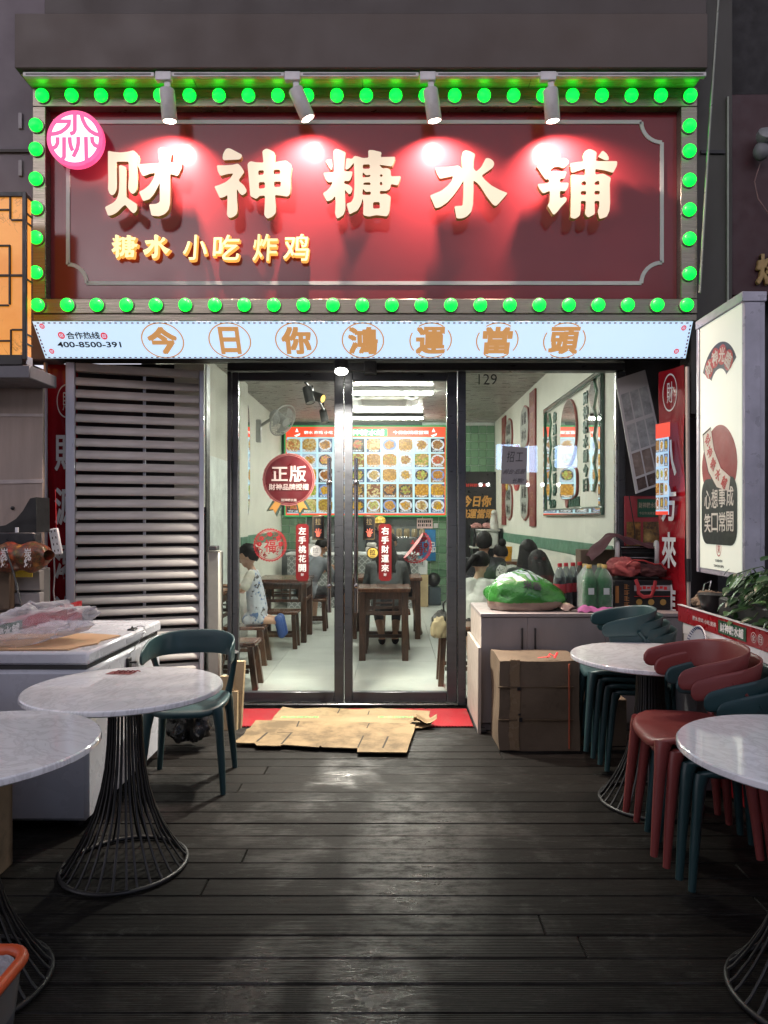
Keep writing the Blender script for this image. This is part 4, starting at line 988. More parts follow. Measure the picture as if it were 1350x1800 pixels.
# power strip hanging on a cord with cable
ps = thing('power_strip', 'white power strip hanging by its cable in front of the left red banner', 'power strip', W(98, 955, 4.9))
b = MB(); T = Matrix.Translation(W(98,952,4.9)) @ Matrix.Rotation(R(-10),4,'Y'); b.box(-.032,.032,-.012,.012,-.092,.092,.006,T); part('housing', b, m_white, ps)
b = MB()
for i in range(4):
    for dx in (-.012,.012): b.box(dx-.003,dx+.003,-.0135,-.0121,-.07+i*.045,-.055+i*.045,0,T)
part('socket_slots', b, m_black, ps, stuff=True)
b = MB(); b.tube([W(95,976,4.9), W(96,1010,4.9), W(94,1040,4.88), W(97,1065,4.86), W(108,1085,4.84), W(112,1096,4.8)], .0055, 7); part('cable', b, M('grey_cable', (.16,.15,.16), .5), ps, smooth=60)
b = MB(); b.tube([W(99,931,4.9), W(98,880,4.95), W(97,860,5.0)], .002, 5); part('cord', b, m_redink, ps)
# brown boards behind the left counter
bp = thing('brown_board_wall', 'stained brown board partition with pale tape strips, at the left edge', 'partition', (-2.7, 4.98, 0))
for (x0, x1) in ((-3.4,-2.84),(-2.836,-2.445)):
    b = MB(); b.box(x0, x1, 4.97, 5.0, .2, gz(648,4.97), .003); part('board', b, m_brownboard, bp)
for (py, hgt, sl) in ((727, 5, -.006), (843, 7, .02)):
    b = MB(); b.box(gx(-20,4.96), gx(76,4.96), 4.963, 4.968, gz(py+hgt,4.96), gz(py,4.96), .001, Matrix.Translation((gx(30,4.96),0,gz(py,4.96))) @ Matrix.Rotation(-sl,4,'Y') @ Matrix.Translation((-gx(30,4.96),0,-gz(py,4.96)))); part('tape_strip', b, M('pale_tape', (.40,.34,.32), .5), bp)
for (px, py) in ((49,663),(22,893)):
    b = MB(); b.ball(W(px,py,4.966), .014, 10, 6); part('bolt', b, m_black, bp)
# glowing marble lantern box
ln = thing('lantern_sign', 'amber marble lantern box with black lattice, glowing at the left edge', 'lantern', (gx(20,4.6), 4.7, gz(625,4.6)))
lx1 = gx(47,4.6); lz0, lz1 = gz(640,4.6), gz(338,4.6)
b = MB(); b.box(lx1-.9, lx1-.012, 4.612, 4.68, lz0+.05, lz1-.01); part('marble_panel', b, m_lantern, ln)
def bar(x0, x1, z0, z1, y0=4.598, y1=4.6115): 
    b = MB(); b.box(x0, x1, y0, y1, z0, z1, .002); part('lattice_bar', b, m_black, ln)
gy = lambda p: gz(p, 4.6); gxx = lambda p: gx(p, 4.6)
bar(gxx(40), lx1, lz0+.03, lz1, 4.59); bar(lx1-.92, gxx(39.9), gy(346), lz1, 4.592); bar(lx1-.92, gxx(39.9), lz0-.005, gy(624), 4.592)
for (x0,x1,y0,y1) in ((16,19,346,385),(19.2,40,385,388),(-10,15.8,367,370),(-10,18,430,433),(15,18.2,433.2,535),(-10,40,482,486),(-10,15,535,538),(17.5,20,579,623.8),(20.2,40,578,581),(-10,17.3,597.5,600.5)):
    bar(gxx(x0), gxx(x1), gy(y1), gy(y0), 4.597)
    bar(gxx(-25-x1), gxx(-25-x0), gy(y1), gy(y0), 4.5965); bar(gxx(-120+x0), gxx(-120+x1), gy(y1), gy(y0), 4.5967)
for (py0, py1) in ((340,345),(372,375),(388,391),(488,491),(585,588),(602,605),(625,640)):
    b = MB(); b.box(lx1-.0115, lx1-.003, 4.613, 4.682, gy(py1), gy(py0), .001); part('side_bar', b, m_black if py0 < 620 else m_post, ln)
b = MB(); b.box(-3.4, lx1+.02, 4.6, 4.97, lz0-.09, lz0-.006, .006); part('shelf', b, M('grey_shelf', (.13,.125,.14), .5), ln)
# left counter with red board, things on it
lc = thing('left_counter', 'left stall counter with a sloping red name board, behind the white freezer', 'counter', (-2.3, 4.0, 0))
b = MB(); b.box(-2.9, -2.115, 2.6, 4.85, 0, .80, .004); part('body', b, M('dark_counter', (.06,.05,.05), .6), lc)
b = MB(); b.box(-2.114, -2.095, 2.6, 4.80, .785, .905, .003); rb = part('name_board', b, m_redboard, lc)
b = MB(); b.box(-2.0945, -2.0925, 3.55, 4.02, .80, .89); gb = part('green_plate', b, m_greenboard, rb)
b = MB(); letters(b, '財神糖水鋪', (-2.092, 3.785, .845), .40, .06, u=(0,1,0), d=.0006, bold=.02); part('lettering', b, m_whiteink, gb, smooth=0)
b = MB(); b.box(-2.9, -2.12, 4.3, 4.85, .802, .85, .004); part('top_board', b, M('brown_counter_top', (.20,.15,.12), .5), lc)
m_foodcloth = mk_print('food_print_vinyl', [(.42,.10,.03),(.06,.10,.03),(.12,.04,.02),(.50,.42,.36),(.35,.03,.02),(.10,.16,.05),(.50,.26,.06),(.05,.03,.02)], 26, .3, 1.0)
rc = thing('rolled_print_cloth', 'rolled vinyl cloth with food print, draped across the left stall shelf', 'printed cloth', (gx(40,4.5), 4.5, gz(1000,4.5)))
def rfn(u, v):
    a = 2*math.pi*u; x = gx(-30,4.5)+v*(gx(86,4.5)-gx(-30,4.5)); q = .092*(1+.10*math.sin(v*19)+.06*math.sin(a*3+v*8)); e = min(1, (1-v)/.12) ** .5
    return Vector((x, 4.5+q*.8*math.cos(a), gz(980,4.5)+.03*(v-.5)+q*math.sin(a)*(.35+.65*e)))
b = MB(); b.grid(rfn, 22, 34, True); part('cloth', b, m_foodcloth, rc, smooth=80)
b = MB()
for px in (24, 64): letters(b, '炭\n烤', (gx(px,4.5), 4.392, gz(979,4.5)), .045, .12, d=.0006, bold=.014, line=.85)
part('white_print', b, m_whiteink, rc, smooth=0)
bk = thing('black_speaker_shelf', 'black curved bracket and flat box on the left stall, above the printed cloth', 'equipment', (gx(35,4.6), 4.6, gz(950,4.6)))
b = MB(); b.prism([(gx(x,4.6),gz(y,4.6)) for x,y in ((-20,928),(10,923),(28,912),(40,898),(48,884),(53,876),(63,874),(64,936),(-20,936))], (0,4.6,0), d=(0,.18,0)); part('bracket', b, m_black, bk, smooth=0)
b = MB(); b.box(gx(-30,4.5), gx(61,4.5), 4.5, 4.59, gz(958,4.5), gz(936.5,4.5), .006); part('box', b, M('black_box', (.02,.021,.024), .35), bk)
b = MB(); b.box(gx(28,4.5), gx(33,4.5), 4.49, 4.499, gz(936,4.5), gz(927,4.5)); part('white_tag', b, m_white, bk)
us = thing('under_shelf_bin', 'dark open bin with grey layers and a yellow label under the printed cloth', 'bin', (gx(45,4.7), 4.7, .85))
b = MB(); b.box(gx(20,4.72), gx(72,4.72), 4.72, 4.85, .855, gz(1000,4.7), .004); part('back_panel', b, M('grey_inner_panel', (.10,.10,.10), .6), us)
for (py0, py1, c) in ((1003,1038,(.20,.19,.18)),(1042,1062,(.26,.25,.25)),(1062,1082,(.05,.055,.06))):
    b = MB(); b.box(gx(24,4.66), gx(70,4.66), 4.66, 4.719, gz(py1,4.66), gz(py0,4.66), .004); part('layer', b, M('bin_layer', c, .55), us)
b = MB(); b.box(gx(24,4.6), gx(54,4.6), 4.62, 4.626, gz(1015,4.6), gz(984,4.6), .001); part('yellow_label', b, M('yellow_label', (.60,.47,.04), .5), us)
b = MB(); b.box(gx(-20,4.62), gx(20,4.62), 4.6, 4.76, .87, gz(1003,4.62), .006); part('side_box', b, m_cardbox, us)
b = MB(); b.tube([W(8,962,4.4), W(22,1000,4.38), W(30,1030,4.36), W(36,1060,4.32), W(48,1082,4.25)], .006, 7); part('hanging_cable', b, m_black, us, smooth=60)

# ------------------------------------------------------------------ chest freezer
fz = thing('chest_freezer', 'white chest freezer with dark gasket and key lock, left of the louvre', 'freezer', (-1.74, 3.82, 0))
fx0, fx1, fy0, fy1 = -2.075, -1.418, 3.31, 4.34
b = MB(); b.box(fx0, fx1, fy0, fy1, .045, .752, .018); part('body', b, m_freezer, fz)
b = MB(); b.box(fx0+.012, fx1-.012, fy0+.012, fy1-.012, .752, .774, .004); part('gasket', b, m_gasket, fz)
b = MB(); b.box(fx0-.004, fx1+.004, fy0-.004, fy1+.004, .775, .838, .012); ld_ = part('lid', b, m_freezer, fz)
b = MB(); b.box(fx1+.0042, fx1+.006, 3.78, 4.02, .792, .818, .0008); part('handle_recess', b, M('recess_grey', (.36,.37,.42), .4), ld_)
for (x, y) in ((fx0+.08,fy0+.08),(fx1-.08,fy0+.08),(fx0+.08,fy1-.08),(fx1-.08,fy1-.08)):
    b = MB(); b.lathe([(.025,0),(.03,.02),(.025,.046)], (x,y,0), 12); part('foot', b, m_black, fz)
b = MB(); b.box(fx1-.05, fx1-.01, 3.93, 3.985, .8385, .847, .003); b.tube([(fx1-.03,3.94,.846),(fx1-.03,3.955,.858),(fx1-.03,3.97,.846)], .004, 6); part('lid_hasp', b, m_black, fz)
b = MB(); b.box(fx1+.0005, fx1+.016, 3.78, 3.825, .655, .715, .003); b.tube([(fx1+.016,3.80,.69),(fx1+.05,3.80,.69)], .006, 8); lk = part('key_lock', b, m_black, fz)
b = MB(); b.ball((fx1+.055,3.79,.64), (.012,.016,.024), 10, 8); part('red_key_tag', b, M('red_tag', (.45,.03,.04), .4), lk)
b = MB(); pts = [Vector((fx1-.03,3.985,.85))]
for i in range(40): t = i/39; pts.append(Vector((fx1-.02+.075*math.sin(t*3.0)+.006*math.sin(t*60), 3.98-.16*t+.006*math.cos(t*60), .85+.03*math.sin(t*3.1)-.15*t*t)))
b.tube(pts, .0022, 5); part('coiled_lock_cable', b, m_steel, fz, smooth=60)
b = MB(); b.box(fx1+.0004, fx1+.0012, 4.20, 4.30, .70, .735); part('blue_sticker', b, M('blue_sticker', (.06,.16,.42), .4), fz)
b = MB(); b.box(fx1+.0004, fx1+.0012, 4.02, 4.12, .36, .60); part('red_sticker', b, M('red_white_sticker', (.5,.10,.10), .4), fz)
b = MB(); b.prism([(-2.07,3.325),(-1.52,3.335),(-1.505,3.42),(-1.45,3.50),(-1.47,3.58),(-1.43,3.74),(-1.62,3.80),(-2.07,3.78)], (0,0,.8395), u=(1,0,0), v=(0,1,0), d=(0,0,.006)); 
solo('cardboard_sheet', b, M('tan_cardboard', (.45,.28,.16), .75, var=.1, vs=4), 'torn tan cardboard sheet lying on the freezer lid under the plastic bag', 'cardboard', smooth=0)
def crumple(c, sx, sy, sz, seed, n=60, m=34, amp=.34):
    from mathutils import noise
    b = MB()
    def fn(u, v):
        th = 2*math.pi*u; ph = math.pi*(.01+.98*v)
        d = Vector((math.sin(ph)*math.cos(th), math.sin(ph)*math.sin(th), math.cos(ph)))
        q = 1+amp*noise.noise(d*2.1+Vector((seed,0,0)))+amp*.6*abs(noise.noise(d*5.0+Vector((0,seed,0))))-amp*.3+amp*.25*noise.noise(d*11+Vector((0,0,seed)))
        p = Vector((d.x*sx*q, d.y*sy*q, d.z*sz*q)); p.z = max(p.z, -sz*.55)
        return p+Vector(c)
    b.grid(fn, n, m, True); return b
b = crumple((-1.80,3.52,.905), .30, .14, .12, 3.3); b.xf(Matrix.Translation((-1.80,3.52,.885)) @ Matrix.Rotation(R(-12),4,'Y') @ Matrix.Rotation(R(14),4,'Z') @ Matrix.Translation((1.80,-3.52,-.885)))
solo('plastic_bag', b, mk_plasticbag('clear_crumpled_plastic', (.72,.72,.76), .20, .12), 'crumpled clear plastic bag lying on the freezer lid', 'plastic bag', smooth=60)
b = crumple((-1.30,4.52,.17), .13, .12, .20, 8.1, amp=.42); b.ball((-1.285,4.50,.375), (.03,.03,.055), 10, 6)
solo('rubbish_bag', b, M('black_bin_liner', (.012,.012,.013), .25, var=.3, bump=.5, bs=26, bd=.02), 'knotted black rubbish bag on the deck by the far end of the freezer', 'rubbish bag', smooth=60)
b = MB(); b.box(-1.95, -1.60, 2.72, 3.0, 0, .62, .006); solo('brown_carton', b, m_cardbox, 'tall brown carton under the left edge table, in front of the freezer', 'carton')
b = MB()
for i, (x, y) in enumerate(((-1.12,4.92),(-1.16,4.97),(-1.10,5.02))): b.prism([(x-.05,4.9+.02*i),(x+.045,4.9+.02*i),(x+.05,4.93+.02*i),(x-.04,4.94+.02*i)], (0,0,.0), u=(1,0,0), v=(0,1,0), d=(0.01*i,.03,.26+.1*i))
solo('folded_paper_bag', b, mk_cardboard('kraft_paper', (.42,.33,.20)), 'folded kraft paper bags leaning behind the teal chair, beside the door', 'paper bag', smooth=0)
# ================================================================== right side: cabinet and what stands on it
cb_ = thing('storage_cabinet', 'grey laminate storage cabinet with black bar handles, right of the doors', 'cabinet', (1.2, 5.2, 0))
cx0, cx1, cy0, cy1, cz = .607, 2.0, 4.885, 5.52, .809
b = MB(); b.box(cx0, cx1, cy0+.02, cy1, .05, cz-.026, .002); part('carcass', b, m_cabside, cb_)
b = MB(); b.box(cx0-.004, cx1, cy0-.012, cy1, cz-.025, cz, .003); part('counter_top', b, m_cabinet, cb_)
b = MB(); b.box(cx0+.01, cx1, cy0+.03, cy0+.05, 0, .0495); part('plinth', b, m_cabinet, cb_)
for (a, c, hx) in ((cx0+.001, .928, .888), (.931, 1.46, .977), (1.463, cx1, 1.5)):
    b = MB(); b.box(a, c, cy0, cy0+.0195, .055, cz-.03, .0015); dr = part('door', b, m_cabinet, cb_)
    b = MB(); z0, z1 = gz(1141,4.88), gz(1103,4.88); b.box(hx-.006, hx+.006, cy0-.026, cy0-.014, z0, z1, .003)
    for z in (z0+.012, z1-.012): b.box(hx-.006, hx+.006, cy0-.016, cy0, z-.006, z+.006, .001)
    part('handle', b, m_black, dr)
b = MB(); b.box(.578, .600, 4.815, 5.50, .0, .585, .002); solo('side_board', b, m_cabside, 'beige wooden board standing against the left flank of the grey cabinet', 'board')
# battered carton in front of the cabinet
ct = thing('cardboard_box', 'large battered brown cardboard box with tape, on the deck before the cabinet', 'cardboard box', (.9, 4.65, 0))
def boxfn(x0,x1,y0,y1,z0,z1,n=9,amp=.012,seed=0):
    from mathutils import noise
    b = MB()
    def wob(p): 
        v = Vector(p); return v+Vector((noise.noise(v*4+Vector((seed,0,0))), noise.noise(v*4+Vector((0,seed,5))), noise.noise(v*4+Vector((3,0,seed)))))*amp
    L = lambda a, c, t: a+(c-a)*t
    for f in (lambda u,v: (L(x0,x1,u),y0,L(z0,z1,v)), lambda u,v: (L(x0,x1,u),y1,L(z0,z1,v)), lambda u,v: (x0,L(y0,y1,u),L(z0,z1,v)), lambda u,v: (x1,L(y0,y1,u),L(z0,z1,v)), lambda u,v: (L(x0,x1,u),L(y0,y1,v),z1)):
        b.grid(lambda u,v,f=f: wob(f(u,v)), n, n)
    return b
b = boxfn(.67,1.17,4.45,4.84,0.004,.565,amp=.016,seed=2); part('body', b, m_cardbox, ct, smooth=30)
b = boxfn(.735,.795,4.442,4.46,.01,.572,n=7,amp=.013,seed=2); part('tape_band', b, M('brown_tape', (.20,.14,.085), .28, var=.1), ct, smooth=30)
b = MB()
for z in (.20,.405): b.box(.66,1.13,4.440,4.447,z-.004,z+.004)
part('seam', b, M('carton_seam', (.10,.065,.035), .7), ct)
b = MB(); b.box(.778,.80,4.436,4.446,.385,.405); b.box(.79,.81,4.436,4.446,.19,.215); b.box(.785,.80,4.436,4.446,.23,.24); part('printed_mark', b, m_ink, ct)
b = MB(); b.box(1.098,1.106,4.434,4.444,.02,.55); part('orange_strap', b, M('orange_strap', (.42,.10,.05), .4), ct)
b = MB(); b.tube([(.98,4.50,.578),(1.0,4.52,.60),(1.03,4.50,.585),(1.05,4.53,.605),(1.02,4.48,.58)], .007, 6, flat=.4); b.tube([(1.0,4.5,.585),(.95,4.48,.585),(.92,4.5,.578)], .006, 6, flat=.4); part('red_ribbon', b, m_redink, ct, smooth=60)
b = MB(); b.box(1.15, 1.5, 4.55, 4.86, 0, .30, .004); solo('cardboard_box', b, m_cardbox, 'low brown carton behind the stacked teal chairs, beside the battered box', 'cardboard box')
# rice bag
from mathutils import noise as NZ
rb_ = thing('rice_bag', 'plump green and beige rice bag lying on the left end of the cabinet top', 'rice bag', (.97, 5.15, cz))
def ricef(u, v, k=1.0):
    th = 2*math.pi*u; ph = math.pi*(.01+.98*v); e = .75
    s_ = lambda q: math.copysign(abs(q)**e, q)
    d = Vector((s_(math.sin(ph))*s_(math.cos(th)), s_(math.sin(ph))*s_(math.sin(th)), math.cos(ph)))
    q = 1+.10*NZ.noise(d*2.2+Vector((4,0,0)))+.05*NZ.noise(d*5)+.022*NZ.noise(d*11)+.010*NZ.noise(d*23)
    x, y, z = d.x*.285*q*k, d.y*.19*q*k, d.z*.185*q*k
    z *= (1.05-.62*(x/.28 if x > -.02 else -x/.75)); 
    return Vector((.955+x, 5.13+y, cz+max(z, -.085)+.087))
b = MB(); b.grid(lambda u, v: ricef(u, v), 48, 26, True)
def mk_rice():
    n = N('green_rice_bag_film'); g = n.n('NewGeometry').outputs['Position']; x, y, z = n.sep(g); wv = n.noise(g, 7, 4, .6)
    zz = n.math('ADD', z, n.math('MULTIPLY', wv, .05)); xx = n.math('ADD', x, n.math('MULTIPLY', wv, .08))
    c = n.mix(n.rng(zz, cz+.085, cz+.092, 0, 1), (.22,.15,.12), (.026,.15,.022))
    top = n.math('MULTIPLY', n.rng(zz, cz+.235, cz+.26, 0, 1), 1.0)
    st = n.math('GREATER_THAN', n.math('SINE', n.math('MULTIPLY', n.math('ADD', xx, y), 95.0)), .15)
    c = n.mix(top, c, n.mix(st, (.38,.43,.48), (.06,.2,.05)))
    n.set(col=c, rough=.2, coat=.4, coatr=.08); n.bump(n.noise(g, 15, 5, .6, 1.4), .55, .015); return n.m
m_rice = mk_rice(); part('bag', b, m_rice, rb_, smooth=80)
b = MB()
def tailf(u, v): return Vector((1.10+.19*u, 4.96+.05*v+.02*math.sin(u*7), cz+.012+.03*math.sin(math.pi*v)*(1-u*.4)+.018*math.sin(u*9+v*4)+.03*(1-u)))
b.grid(tailf, 16, 8); part('loose_film', b, m_rice, rb_, smooth=80)
b = MB()
def onbag(a, h): return a, h
vs, fs = text_pts('米香', .03, .01)
for p in vs:
    a = .955+.02+p.x*.13; zz = cz+.185+p.y*.055+p.x*-.02
    t = 1-((zz-cz-.087)/.19)**2; b.v.append(Vector((a, 5.13-.19*max(.0,t)**.38*1.0-.012+p.z*.001, zz)))
b.f += [list(f) for f in fs]; b.m += [0]*len(fs); part('black_print', b, m_ink, rb_, smooth=0)
# bottles
m_pet = mk_plasticbag('clear_bottle', (.50,.53,.53), .05, .08); m_cola = M('dark_cola', (.012,.005,.004), .12, coat=.5, coatr=.04); m_gpet = mk_plasticbag('green_bottle_plastic', (.03,.22,.07), .55, .08)
m_redcap = M('red_cap', (.42,.02,.025), .4); m_yelcap = M('yellow_cap', (.55,.38,.10), .4); m_colalabel = M('red_bottle_label', (.42,.045,.06), .35)
def bottle_me(h, r):
    b = MB(); b.lathe([(r*.75,0),(r*.98,.012),(r,.03),(r,.10*h/.32),(r*.93,.13*h/.32),(r,.16*h/.32),(r,.19*h/.32),(r*.92,.225*h/.32),(r*.55,.275*h/.32),(r*.34,.295*h/.32),(r*.32,.302*h/.32)], n=18); return b
bm_ = bottle_me(.32,.047).mesh('shell', m_pet, 60); gm_ = bottle_me(.32,.052).mesh('shell', m_gpet, 60)
b = MB(); b.lathe([(.034,.004),(.0445,.014),(.0452,.03),(.0452,.10),(.042,.13),(.0452,.16),(.0452,.187),(.04,.212),(.036,.222)], n=16); liq_me = b.mesh('drink', m_cola, 60)
b = MB(); b.lathe([(.0475,.112),(.0478,.114),(.0478,.176),(.0475,.178)], n=18, capa=False, capb=False); lab_me = b.mesh('label', m_colalabel, 60)
b = MB(); b.lathe([(.0162,.300),(.0168,.302),(.0168,.322),(.015,.325)], n=14); cap_me = b.mesh('cap', m_redcap, 40); b2 = MB(); b2.lathe([(.0182,.300),(.0188,.302),(.0188,.322),(.017,.325)], n=14); cap2_me = b2.mesh('cap', m_yelcap, 40)
for i, (px, D, lab) in enumerate(((984,5.16,'cola bottle nearest the rice bag, in the row of dark bottles with red caps'),(995,5.22,'second cola bottle from the rice bag, in the row of red capped bottles'),(1007,5.26,'cola bottle third from the rice bag, close beside the green bottles'),(1019,5.33,'cola bottle behind the green bottles, last of the red capped row'))):
    t = thing('cola_bottle', lab, 'bottle', (gx(px,D), D, cz), group='cola bottles on the cabinet')
    share('shell', bm_, t); share('drink', liq_me, t); share('label', lab_me, t); share('cap', cap_me, t)
for i, (x, y, lab) in enumerate(((1.385,5.01,'green bottle at the front left of the shrink wrapped pack'),(1.492,5.01,'green bottle at the front right of the shrink wrapped pack, by the red bag'),(1.385,5.117,'green bottle at the back left of the pack, next to the cola bottles'),(1.492,5.117,'green bottle at the back right of the shrink wrapped pack'))):
    t = thing('green_bottle', lab, 'bottle', (x, y, cz), group='green bottles in shrink wrap')
    share('shell', gm_, t); share('cap', cap2_me, t)
    b = MB(); b.box(x-.02, x+.02, y-.0535, y-.0525, cz+.12, cz+.165); part('label', b, m_white, t)
def wrapf(u, v):
    th = 2*math.pi*u; s_ = lambda q: math.copysign(abs(q)**.45, q)
    tp = 1-.45*max(0, v-.72)/.28; q = 1+.02*NZ.noise(Vector((math.cos(th)*3, math.sin(th)*3, v*5)))
    return Vector((1.4385+s_(math.cos(th))*.112*tp*q, 5.063+s_(math.sin(th))*.112*tp*q, cz+.003+.318*v))
b = MB(); b.grid(wrapf, 40, 20, True); solo('shrink_wrap', b, mk_plasticbag('shrink_wrap_film', (.75,.8,.78), .03, .06), 'clear shrink wrap film around the four green bottles', 'plastic wrap', smooth=80)
b = MB()
def pcl(u, v): return Vector((1.28+.25*u, 4.90+.08*v, cz+.006+.035*math.sin(math.pi*min(1,max(0,v)))*(1+.4*math.sin(u*8))*math.sin(math.pi*(.08+.86*u))**.6+.006*math.sin(u*23+v*7)))
b.grid(pcl, 26, 10); b.grid(lambda u,v: Vector((1.28+.25*u, 4.90+.08*v, cz+.001)), 4, 3); solo('pink_cloth', b, M('pink_cloth', (.26,.065,.19), .85, var=.12, bump=.3, bs=150), 'crumpled pink cloth on the front edge of the cabinet top', 'cloth', smooth=70)
# black and gold gift carton
gc = thing('black_gift_carton', 'black carton with gold print and round gold emblems, on the cabinet', 'carton', (1.78, 5.2, cz))
b = MB(); b.box(1.575, 1.99, 5.06, 5.34, cz, 1.02, .004); part('body', b, m_black, gc)
b = MB()
for i, px in enumerate((1117,1137,1155)): 
    c = Vector((1.755+i*.085, 5.0585, cz+.055)); n = 20; b.add([c+Vector((.022*math.cos(2*math.pi*j/n),0,.022*math.sin(2*math.pi*j/n))) for j in range(n)], [list(range(n))])
part('gold_emblem', b, M('gold_print', (.42,.27,.08), .35, metal=.3), gc, smooth=0, stuff=True)
b = MB()
for i in range(4):
    for j in range(4):
        b.box(1.648, 1.684-(i+j)%2*.012, 5.0578, 5.0595, cz+.165-.043*i+.009*j-.014, cz+.169-.043*i+.009*j-.014)
    b.box(1.662+.004*(i%2), 1.668+.004*(i%2), 5.0575, 5.0594, cz+.148-.043*i, cz+.183-.043*i)
b.box(1.585, 1.61, 5.0575, 5.0595, cz+.05, cz+.17); part('gold_lettering', b, M('copper_print', (.30,.13,.04), .4), gc, smooth=0)
b = MB(); b.box(1.72,1.985,5.0582,5.0595,cz+.135,cz+.175); part('white_band', b, M('dull_white_band', (.36,.33,.34), .5), gc)
b = MB(); [b.box(1.75+.03*i, 1.772+.03*i, 5.0575, 5.0594, cz+.143+.004*(i%3), cz+.165+.004*(i%2)) for i in range(7)]; b.box(1.72,1.985,5.0582,5.0594,cz+.095,cz+.098); part('red_lettering', b, m_redink, gc, smooth=0)
# red bag on the carton
rg = thing('red_tote_bag', 'crumpled red fabric bag with looped straps, on the black carton', 'bag', (1.75, 5.12, 1.02))
b = crumple((1.67,5.14,1.095), .125, .11, .085, 5.2, amp=.25); part('front_panel', b, M('faded_red_fabric', (.34,.065,.06), .75, var=.15, bump=.3, bs=120), rg, smooth=70)
b = crumple((1.86,5.16,1.075), .13, .10, .06, 9.7, amp=.3); part('dark_panel', b, M('dark_red_fabric', (.07,.018,.018), .8, var=.2), rg, smooth=70)
m_strap = M('red_strap', (.40,.035,.04), .6)
b = MB(); b.tube([(1.72,5.03,1.03),(1.735,5.02,.98),(1.74,5.03,.93),(1.775,5.03,.905),(1.83,5.03,.91),(1.85,5.03,.96),(1.86,5.03,1.02)], .013, 8, flat=.35); part('strap', b, m_strap, rg, smooth=60)
b = MB(); b.tube([(1.66,5.04,1.13),(1.70,5.02,1.165),(1.78,5.03,1.16),(1.85,5.02,1.135),(1.90,5.03,1.14),(1.93,5.02,1.10)], .012, 8, flat=.4); part('strap', b, m_strap, rg, smooth=60)
# folded cart: two pale wheels, black bars
fc = thing('folded_cart', 'upturned black folding cart with pale rubber wheels, above the red bag', 'cart', (1.8, 5.3, 1.10))
def wheel(x):
    b = MB(); q = Matrix.Rotation(R(90),4,'Y') @ Matrix.Rotation(R(0),4,'X'); c = Vector((x,5.27,1.20))
    b.tube([c+Vector((.004*math.sin(0), .062*math.cos(2*math.pi*i/24), .082*math.sin(2*math.pi*i/24)))+Vector((.018*math.cos(2*math.pi*i/24),0,0)) for i in range(24)], .017, 10, closed=True); w_ = part('wheel', b, M('pale_tyre', (.50,.47,.44), .6), fc, smooth=70)
    b = MB(); b.ball(c+Vector((.012,0,0)), (.012,.048,.066), 14, 8); part('hub', b, m_black, w_)
wheel(1.665); wheel(1.955)
for z, r in ((1.245,.011),(1.20,.007),(1.165,.009)):
    b = MB(); b.tube([(1.69,5.26,z),(1.80,5.255,z+.003),(1.94,5.26,z)], r, 8); part('bar', b, m_chrome if r > .008 else m_black, fc, smooth=60)
b = MB(); b.box(1.69,1.95,5.28,5.36,1.10,1.25,.01); part('platform', b, m_black, fc)
b = MB()
def mcl(u, v):
    x = 1.46+.52*u; top = 1.30+.055*math.sin(math.pi*min(1,u*1.25))**1.0-.03*u; 
    return Vector((x, 5.22+.18*v, top-.045*(1-v)**2*(1+.4*math.sin(u*14))+.008*math.sin(u*22+v*6)-(.11*(1-u/.3) if u < .3 else 0)))
b.grid(mcl, 34, 12); solo('maroon_cloth', b, M('maroon_cloth', (.075,.016,.022), .85, var=.2, bump=.3, bs=90), 'dark maroon cloth draped over the upturned cart and the brown box', 'cloth', smooth=80)
b = MB(); b.box(gx(1018,5.42), gx(1078,5.42), 5.38, 5.53, cz, gz(966,5.42), .004); solo('cardboard_box', b, m_cardbox, 'plain brown box behind the bottles, under the maroon cloth', 'cardboard box')
# leaning faded menu board
lm = thing('leaning_menu_board', 'faded white menu board leaning at a tilt beside the right window', 'menu board', W(1120, 866, 5.4))
Pm = lambda px, py, d=0: W(px, py, 5.42-d)
quad = [(1082,667),(1134,650),(1178,846),(1118,868)]
m_faded = M('faded_white_board', (.50,.48,.47), .18, var=.06, vs=3)
b = MB(); b.add([Pm(*p) for p in quad]+[Pm(*p)+Vector((0,.014,0)) for p in quad], [(0,1,2,3),(7,6,5,4),(0,4,5,1),(1,5,6,2),(2,6,7,3),(3,7,4,0)]); part('board', b, m_faded, lm, smooth=0)
fad = [M('faded_picture_'+nm, c, .2, var=.35, vs=14) for nm, c in (('grey', (.33,.34,.33)), ('brown', (.22,.17,.14)), ('dark', (.10,.07,.06)))]
def bil(u, v):
    a = [quad[0][k]+(quad[1][k]-quad[0][k])*u for k in (0,1)]; c = [quad[3][k]+(quad[2][k]-quad[3][k])*u for k in (0,1)]
    return a[0]+(c[0]-a[0])*v, a[1]+(c[1]-a[1])*v
for i in range(3):
    for (v0, v1, mi) in ((.14,.38,0),(.41,.64,0),(.66,.86,1),(.88,.98,2)):
        u0, u1 = .08+i*.30, .08+i*.30+.26
        b = MB(); b.add([Pm(*bil(u, v), .002) for u, v in ((u0,v0),(u1,v0),(u1,v1),(u0,v1))], [(0,1,2,3)]); part('faded_picture', b, fad[mi], lm, smooth=0)
fp = thing('food_poster', 'red framed food poster behind the upturned cart, under the faded menu board', 'poster', W(1130, 960, 5.5))
b = MB(); b.box(gx(1098,5.52), gx(1168,5.52), 5.52, 5.54, gz(985,5.52), gz(872,5.52), .003); part('board', b, M('dull_red_board', (.30,.035,.04), .4), fp)
b = MB(); b.box(gx(1121,5.51), gx(1162,5.51), 5.514, 5.519, gz(909,5.51), gz(877,5.51), .001); pl_ = part('name_plate', b, m_greenboard, fp)
